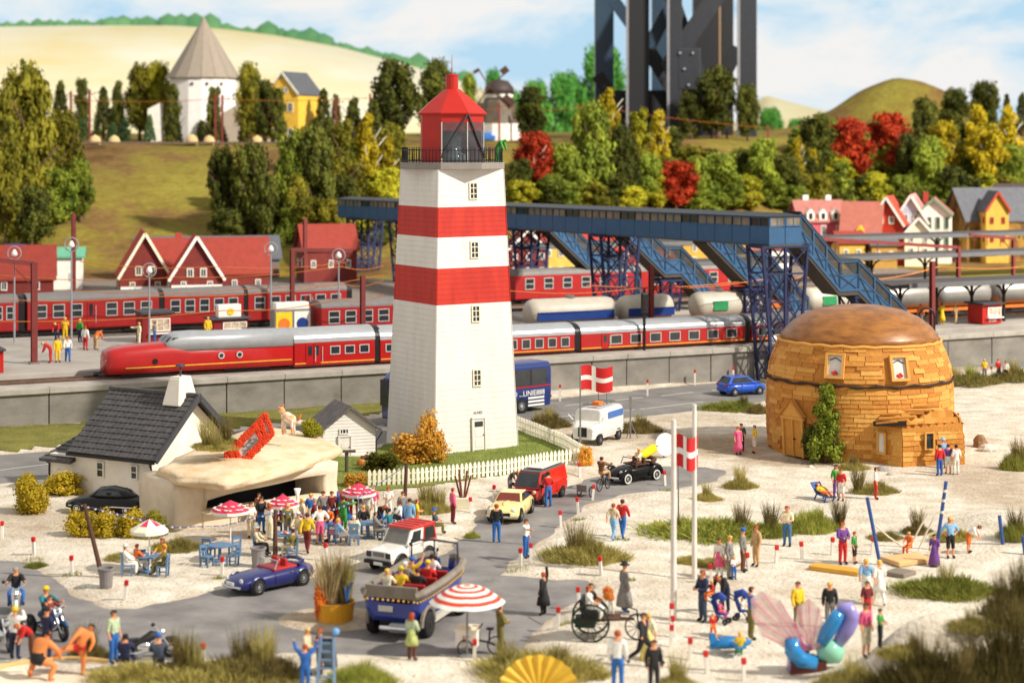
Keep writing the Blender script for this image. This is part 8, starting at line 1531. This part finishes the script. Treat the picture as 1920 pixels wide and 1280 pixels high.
# --- road and sand people
D=[((931,1017),'stand',178,'black','jeans','red','man in black sweater and jeans seen from behind on the road',dict(sleeves='jacket',s=1.08)),((986,1046),'point',60,'white','jeans','brown','woman in white shirt stretching an arm at the plaza corner',dict(s=1.05)),((1028,950),'hold',200,'red','jeans','black','man in red shirt and jeans at the red van',dict(s=1.08)),((956,925),'bend',60,(90,80,60),'grey','blond','bending person left of the red van',dict(s=.95)),((1019,1153),'wave',-120,'black','black','red','woman in long black coat waving beside the plaza',dict(sleeves='jacket',skirt=('black',.42),s=1.02)),((772,1238),'hold',150,'lgreen','brown','red','woman in pale green dress at the plaza front edge',dict(skirt=((176,184,110),.58),s=1.0,longh=True)),((938,1226),'hold',110,'olive','olive','brown','ice cream seller in olive beside the cart',dict(sleeves='jacket',s=1.1)),((1150,1012),'walk',150,'beige','lblue','red','person with yellow backpack walking arm in arm',dict(s=1.02)),((1167,1008),'walk',160,'red','jeans','brown','person in red jacket walking arm in arm',dict(sleeves='jacket',s=1.08)),
 ((1384,852),'stand',20,'pink','pink','red','woman in long pink dress left of the hut door',dict(skirt=('pink',.2))),((1390,846),'stand',-20,(60,84,80),'navy','brown','man in dark green behind the pink dress',dict()),((1415,850),'stand',-80,'yellow','white','black','dark haired woman in yellow shirt and white shorts',dict(legk='shorts')),((1762,892),'stand',200,'red','blue','black','man with red backpack and blue trousers at the porch',dict(sleeves='jacket',s=1.05)),((1778,888),'stand',180,'purple','white','brown','person in purple top at the porch window',dict(legk='shorts')),((1793,890),'stand',190,'white','white','black','dark haired woman in white at the porch',dict()),((1768,878),'stand',190,'lblue','grey',None,'person in light blue hat nearest the porch window',dict(hat=('brim','lblue'))),((1796,822),'hold',120,'orange','red','red','person in orange behind the porch corner',dict(s=.95)),((1804,838),'stand',90,'white','red','brown','person in white and red beside the brown boulder',dict(s=.9)),
 ((1577,938),'stand',-30,'red','white','red','woman in red flowered top beside the deckchair',dict(legk='shorts',s=.98)),((1568,934),'stand',20,'green','purple','brown','long haired woman in green behind the deckchair',dict(longh=True,s=1.05)),((1642,936),'stand',80,'white','red','black','man in white shirt and red trousers before the porch',dict(s=1.0)),((1476,1024),'hold',-20,'cream',(70,110,150),'red','guitar player in cream shirt before the grass bank',dict(s=1.12)),
 ((1368,1085),'stand',60,'grey','grey','blond','man in grey suit of the elderly group',dict(sleeves='jacket',s=1.1)),((1349,1082),'stand',-40,'white','white','brown','woman in white with pink skirt of the elderly group',dict(skirt=('pink',.5),s=1.0)),((1393,1072),'stand',70,'grey','brown',None,'old man with cane and blue cap',dict(sleeves='jacket',hat=('cap','blue'),s=1.12)),((1418,1062),'stand',-60,'tan','tan','red','man in tan coat right of the cane man',dict(sleeves='jacket',s=1.08)),((1376,1086),'hold',20,'white','blue','blond','small child on a scooter beside a marker post',dict(s=.6)),
 ((1318,1166),'hold',-60,'navy',(60,74,96),'red','father in navy carrying a child in red',dict(sleeves='jacket',s=1.2)),((1360,1148),'bend',-40,'black','navy','red','man in black leaning over a stroller',dict(sleeves='jacket',s=1.15)),((1408,1198),'hold',100,'blue','olive','brown','man in blue shirt and olive trousers pushing a stroller',dict(s=1.18)),((1337,1200),'walk',20,'red','orange','blond','toddler in red walking in the front sand',dict(s=.62,legk='shorts')),((1387,1232),'sit',180,'yellow','green','blond','child in yellow and green sitting on the blue toy plane',dict(s=.75)),
 ((1206,1250),'stride',60,'black','black','black','man in black tail coat striding across the front sand',dict(sleeves='jacket',s=1.15)),((1216,1236),'stand',160,'cream','cream','blond','woman in wide yellow gown beside the striding man',dict(skirt=((236,214,130),.02),s=1.0)),((1171,1148),'stand',110,'grey','jeans',None,'person in long grey coat and feathered hat by the carriage',dict(sleeves='jacket',skirt=('grey',.25),hat=('brim','black'),s=1.15)),((1158,1292),'stand',170,'white','jeans','red','blurred person in white shirt at the bottom edge',dict(sleeves='jacket',s=1.15)),((1226,1300),'stand',10,'black','black','brown','blurred man in black at the bottom edge',dict(sleeves='jacket',s=1.05)),
 ((1496,1176),'stand',30,'yellow','olive','brown','person in bright yellow behind the butterfly float',dict(sleeves='jacket',s=1.05)),((1556,1176),'stand',-10,'black','grey','blond','man in dark jacket and yellow shirt behind the float',dict(sleeves='jacket',s=1.05)),((1624,1128),'walk',170,'lblue','white','blond','blond girl in pale blue top walking away',dict(legk='shorts',s=1.05)),((1649,1134),'walk',190,'white','white','blond','blond girl in white dress walking away',dict(skirt=('white',.55),s=1.08)),((1624,1232),'stand',40,'pink','cream','black','woman in pink top and cream trousers beside the dune',dict(legk='shorts',s=1.12)),((1650,1214),'hold',60,'green','black','black','dark haired child in green beside the pink woman',dict(s=.8)),((1626,1165),'stand',20,'maroon','red','brown','person in maroon behind the pink woman',dict(s=.95)),
 ((1580,1058),'hold',20,'purple','red','red','man in purple and red standing on the sand plank',dict(sleeves='jacket',s=1.12)),((1602,1056),'stand',60,'green','black','red','boy in green shirt with a stick on the sand plank',dict(legk='shorts',s=.85)),((1782,1046),'hips',10,'lblue','black','blond','blond woman in blue bikini top at the swing',dict(legk='shorts',s=1.1,longh=True)),((1752,1062),'stand',-30,'purple','purple','black','girl in lilac dress beside the swing pole',dict(skirt=('purple',.1),s=.85)),((1703,1040),'sit',-40,'orange','orange','blond','child in orange swinging on the ropes',dict(s=.8)),((1816,1036),'bend',60,'white','orange','brown','person in white bending right of the swing',dict(legk='shorts',s=.95)),
 ((1846,712),'stand',0,'yellow','grey','blond','small person in yellow on the grassy dune',dict(s=.95)),((1872,712),'stand',30,'red','navy','red','small person in red on the grassy dune',dict(s=.95)),((1886,714),'stand',-30,'white','black','brown','small person in white on the grassy dune',dict(s=.9)),((576,1268),'hold',70,'beige','brown','blond','woman with yellow hair in front of the grey ladder',dict(sleeves='jacket',s=1.0)),((600,1265),'hold',-60,'maroon','brown','red','red haired person at the grey ladder top',dict(s=.95)),((572,1296),'armsup',180,'blue','blue','red','child in blue overall raising both arms at the bottom edge',dict(sleeves='jacket',s=.95))]
for a_,po,rz,tp_,lg,hr_,lb,kw in D:person(a_,po,rz,tp_,lg,hr_,lb,**kw)
# passengers, riders, gallery and platform people
for lx,ly,po,tp_,hr_,lb,ht in[(-1.7,.55,'sit','cream','blond','tour passenger in cream at the tailgate corner',None),(-1.35,.1,'sit','yellow',None,'tour passenger with bright yellow cap',('cap',(200,190,30))),(-1.2,-.55,'sit','black','brown','tour passenger in black vest with pale shirt',None),(-.3,.35,'sit','grey','white','white haired tour passenger in the middle row',None),(.05,-.5,'sit','red',None,'tour passenger in red with yellow cap',('cap','yellow')),(.35,.3,'sitwave','yellow',None,'tour passenger in yellow waving an arm',('cap','blue')),(1.3,-.2,'sit','white','black','tour driver in white behind the windscreen',None)]:
    rider(tour,lx,1.22,po,tp_,'navy',hr_,lb,90,1.05,ly,hat=ht)
rider(beetle,-.1,.62,'ride','cream','brown','blond','blond driver of the black beetle',90,.95,.25);rider(cyc,-.15,.50,'ride',(120,80,50),'tan','brown','cyclist in brown jacket seen from behind',90,1.05,sleeves='jacket');rider(veteran,-.25,.74,'sit','white','white','red','bride in white riding the antique carriage',90,1.0,-.2,skirt=('white',.5),longh=True);rider(veteran,-.2,.74,'sit','black','black','brown','companion in black on the antique carriage',90,1.0,.3)
bq=rider(veteran,.5,.9,'hold','white','white','red','child in white standing at the carriage front',0,.6);fb_=thing('flower_bouquet','red and yellow bouquet on the antique carriage','flowers',tuple(Vector(veteran.location)+Vector((.35,-.1,1.5))));o=link('blooms',BUSHM[0],MC('bouquet_red',210,70,36,c2=hexc(236,180,60),scale=6),fb_);o.scale=(.7,.6,.6)
GR=MC('green_figure',50,160,40);gpos=lh.matrix_basis @ Vector((2.35,-1.75,HT+.42));person(tuple(gpos),'bend',60,'green','green',None,'bright green figure leaning over the gallery railing','jacket',skin=GR,shoes='green',s=1.05,group='gallery figure')
PLP=[(95,690,'red','red','blond','platform woman in red with yellow hair',11),(108,692,'yellow','yellow','brown','platform person in yellow beside the red one',11),(127,690,'white','blue','red','platform child in white and blue',11),(107,635,'red','navy','blond','far platform person in red before the coach',26),(122,636,'yellow','yellow','blond','far platform person all in yellow',26),(160,652,'white','red','red','platform person in white and red, middle',18),(179,652,'orange','tan','brown','platform person in orange, middle',18),(150,630,'green','navy','blond','far platform person in green',24),(261,640,'cream','cream','blond','platform person in cream by the red kiosk',19),(290,632,'grey','blue','brown','platform person in grey at the kiosk counter',19),(390,632,'yellow','yellow','blond','platform person in yellow at the white topped kiosk',21),(1766,606,'yellow','yellow','brown','woman in yellow dress under the right canopy',5),(1792,606,'tan','tan','blond','man in tan with hands on hips under the right canopy',5),(1726,606,'orange','grey','red','seated traveller beside the near stair foot',5)]
for px,py,tp_,lg,hr_,lb,w_ in PLP:
    b=RF(RS(px,w_),w_,ZP+(.3 if px>1000 else .35));person(tuple(b),'hips' if 'hips' in lb else['stand','walk','hold','point','stand','bend'][px%6],(px*37)%360,tp_,lg,hr_,lb,'jacket',skirt=('yellow',.3)if 'dress' in lb else None,group='platform people',s=1.1)
# --- playground and front right
BP=MC('pole_blue',52,84,150,rough=.5)
for(bx,by,tx_,ty,lb)in((1650,1058,1626,932,'leaning dark blue swing pole'),(1756,1030,1774,902,'leaning blue swing pole with pale rings'),(1880,1020,1874,966,'short blue pole at the right edge'),(1922,1040,1918,1005,'blue pole cut by the right picture edge')):
    b=gp(bx,by);tp=at(tx_,ty,b.y);t=thing('swing_pole',lb,'pole',b,0,'blue swing poles');MB().cyl((0,0,0),tuple(tp-b),.085,n=10).build('post',BP,t)
    if 'rings' in lb:
        for k in(.55,.72,.86):c=(tp-b)*k;MB().cyl(tuple(c-Vector((0,0,.06))),tuple(c+Vector((0,0,.06))),.1,n=10).build('ring',CREAM,t)
ROPE=MC('rope_pale',226,214,190,rough=.9);b=gp(1705,1036);k_=b.y
for pts,lb in(([(1634,978),(1665,1005),(1700,1030)],'pale rope from the dark blue pole to the swing seat'),([(1740,962),(1724,990),(1706,1025)],'pale rope pair left strand behind the swing seat'),([(1752,968),(1736,1000),(1722,1030)],'pale rope pair right strand behind the swing seat')):tag(MB().tube([at(x,y,k_)for x,y in pts],.045,6).build('swing_rope',ROPE),lb,'rope','swing ropes')
def plank(px0,py0,px1,py1,lb,mat,w_=.8,h=.22):a,b=gp(px0,py0),gp(px1,py1);o=thing('play_plank',lb,'plank',(a+b)/2);d=b-a;MB().box((0,0,h/2),(d.length,w_,h),math.atan2(d.y,d.x)).build('board',mat,o,bevel=.04)
plank(1522,1066,1615,1078,'long yellow wooden plank lying in the play sand',MC('plank_ochre',214,160,60,rough=.7));plank(1668,1058,1735,1048,'pale wooden platform below the swing',MC('plank_pale',222,178,120,rough=.7),1.4);plank(1676,1082,1700,1074,'grey stone slab right of the play sand',MC('slab_grey',130,118,104),1.0,.2)
b=gp(1545,938);t=thing('deckchair','blue deckchair with a lying sunbather','chair',b,R(115));MB().bar((-.75,0,.3),(.3,0,.32),.6,.06).build('seat',BP,t);MB().bar((.3,0,.32),(.85,0,.85),.6,.06).build('backrest',BP,t)
for x in(-.6,.3):
    for y in(-.28,.28):MB().bar((x,y,.3),(x+.2,y,0),.06).build('leg',BP,t)
person(tuple(b+Vector((0,0,.02))),'lie',25,'yellow','orange','red','sunbather in yellow lying on the blue deckchair',legk='shorts')
# strollers
def stroller(px,py,rz,lb,clb,ct):b=gp(px,py);t=thing('stroller',lb,'stroller',b,R(rz));SB=MC('stroller_blue',32,60,140);MB().bar((-.1,0,.4),(.3,0,.42),.4,.06).build('seat',SB,t);MB().bar((-.1,0,.4),(-.3,0,.95),.4,.06).build('backrest',SB,t);MB().bar((-.25,-.2,.8),(-.6,-.2,1.0),.04).build('handle',BLACK,t);MB().bar((-.25,.2,.8),(-.6,.2,1.0),.04).build('handle',BLACK,t);MB().tube([(-.3,0,1.0),(.0,0,1.12),(.2,0,.95)],.16,7).build('hood',SB,t);[wheel(t,x,y,.12,.06,-1,STEEL)for x in(-.25,.3)for y in(-.2,.2)];[MB().bar((x,y,.12),(0,y,.42),.035).build('leg',SB,t)for x in(-.25,.3)for y in(-.2,.2)];person(tuple(b+Vector((.05,0,.18))),'sit',rz+90,ct,ct,'blond',clb,s=.55)
stroller(1350,1168,-30,'blue stroller with a child in pink','child in pink seated in the front stroller','pink');stroller(1392,1162,-20,'blue stroller with a child in white','child in white seated in the rear stroller','white');person(tuple(gp(1322,1164)+Vector((.18,-.25,.9))),'sit',-60,'red','orange','blond','small child in red carried by the father',s=.6)
# toy plane
b=gp(1372,1226);t=thing('toy_plane','blue toy aeroplane ride in the front sand','toy',b,R(20));TBm=MC('toy_blue',30,116,176,rough=.35);MB().tube([(-.9,0,.35),(-.2,0,.45),(.5,0,.4),(.8,0,.36)],[.08,.24,.2,.08],10).build('fuselage',TBm,t,smooth=True);MB().box((.0,0,.42),(.4,1.7,.07)).build('wing',TBm,t,bevel=.02);MB().add([(-.9,-.03,.4),(-.55,-.03,.45),(-.75,-.03,.85),(-.95,-.03,.85),(-.9,.03,.4),(-.55,.03,.45),(-.75,.03,.85),(-.95,.03,.85)],[(0,1,2,3),(7,6,5,4),(1,5,6,2),(2,6,7,3)]).build('tail_fin',TBm,t);MB().cyl((.3,0,0),(.3,0,.4),.06).build('stand',STEEL,t)
# butterfly float
b=gp(1500,1262);t=thing('butterfly_float','balloon-like butterfly float with pink translucent wings and blue body','float',b,0);CB=MC('float_blue',40,130,190,rough=.15,spec=.7);LIL=MC('float_lilac',150,140,206,rough=.2,spec=.6);MINT=MC('float_mint',140,204,176,rough=.2);WNG=MC('wing_pink',226,178,188,rough=.2,c2=hexc(240,224,200),scale=3);WNG.node_tree.nodes['Principled BSDF'].inputs['Alpha'].default_value=.5
def W(px,py,dy=0):q=at(px,py,b.y+dy);return q-b
for pts,r,m_,nm in(([(1484,1196),(1486,1218),(1500,1236),(1530,1244)],[.24,.32,.34,.26],CB,'body_tube'),([(1540,1206),(1550,1186),(1566,1160),(1574,1146)],[.2,.28,.28,.2],CB,'neck_tube'),([(1572,1142),(1592,1144),(1600,1160),(1588,1184),(1572,1212)],[.18,.3,.34,.32,.2],LIL,'lilac_tube'),([(1480,1250),(1500,1262),(1530,1262)],[.3,.42,.34],LIL,'base_tube'),([(1534,1226),(1556,1222),(1580,1232)],[.3,.5,.3],MINT,'mint_cushion'),([(1500,1212),(1520,1222)],[.16,.14],MC('float_white',214,208,220,rough=.2),'white_trim')):
    q=[W(*p)for p in pts];MB().tube([(p.x,p.y+(0 if m_ is CB else .25),max(p.z,.3))for p in q],r,12).build(nm,m_,t,smooth=True)
for pts,lb in(([(1514,1222),(1490,1165),(1462,1125),(1428,1108),(1408,1122),(1410,1155),(1428,1190),(1465,1210)],'wing'),([(1520,1218),(1490,1170),(1496,1138),(1516,1122),(1536,1138),(1548,1178),(1542,1212)],'wing')):
    q=[W(*p)for p in pts];n_=len(q);m=MB();m.add([tuple(p)for p in q]+[(p.x,p.y+.05,p.z)for p in q],[tuple(range(n_)),tuple(range(2*n_-1,n_-1,-1))]+[(j,n_+j,n_+(j+1)%n_,(j+1)%n_)for j in range(n_)]);w_=m.build('wing',WNG,t)
    for j in range(1,n_):MB().tube([tuple(q[0]-Vector((0,.03,0))),tuple(q[j]-Vector((0,.03,0)))],.016,5).build('wing_vein',MC('vein_pink',206,96,140),w_)
MB().box((W(1515,1290).x,.3,.0),(1.3,1,.9)).build('trailer',MC('trailer_brown',90,44,36),t)
# yellow shell, slide ladder
b=gp(1010,1296);t=thing('yellow_shell','big yellow fluted shell blurred at the bottom edge','shell',b);SHL=MC('shell_yellow',218,168,36,rough=.5,var=.12,c2=hexc(236,196,70),scale=1)
for k in range(9):a0,a1=R(14+17*k),R(14+17*(k+1));am=(a0+a1)/2;MB().add([(0,0,-.1),(1.35*math.cos(a0),.0,1.25*math.sin(a0)),(1.42*math.cos(am),-.12,1.32*math.sin(am)),(1.35*math.cos(a1),0,1.25*math.sin(a1)),(0,.35,-.1),(1.3*math.cos(am),.3,1.2*math.sin(am))],[(0,1,2),(0,2,3),(4,5,1),(4,3,5),(1,5,2),(2,5,3)]).build('flute',SHL,t)
b=gp(612,1296);t=thing('slide_ladder','grey blue ladder of a slide at the bottom edge','ladder',b);LB=MC('ladder_grey',110,134,160,rough=.5)
for x in(-.32,.32):MB().bar((x,-.3,0),(x*.7,.35,1.85),.1,.12).build('stile',LB,t)
for k in range(6):MB().bar((-.3+.02*k,-.22+.1*k,.25+.27*k),(.3-.02*k,-.22+.1*k,.25+.27*k),.08,.06).build('rung',LB,t)
MB().add([(-.25,.35,1.75),(.25,.35,1.75),(.25,1.8,.3),(-.25,1.8,.3),(-.25,.35,1.65),(.25,.35,1.65),(.25,1.8,.2),(-.25,1.8,.2)],[(0,1,2,3),(7,6,5,4),(0,3,7,4),(1,5,6,2)]).build('chute',LB,t);MB().ball((.3,.3,2.0),.14).build('knob',MC('ladder_knob',110,160,210),t)
for o in list(bpy.data.objects):                          # every person body needs its own skin slot
    if o.type=='MESH' and len(o.data.materials)==0:o.data.materials.append(SKIN)
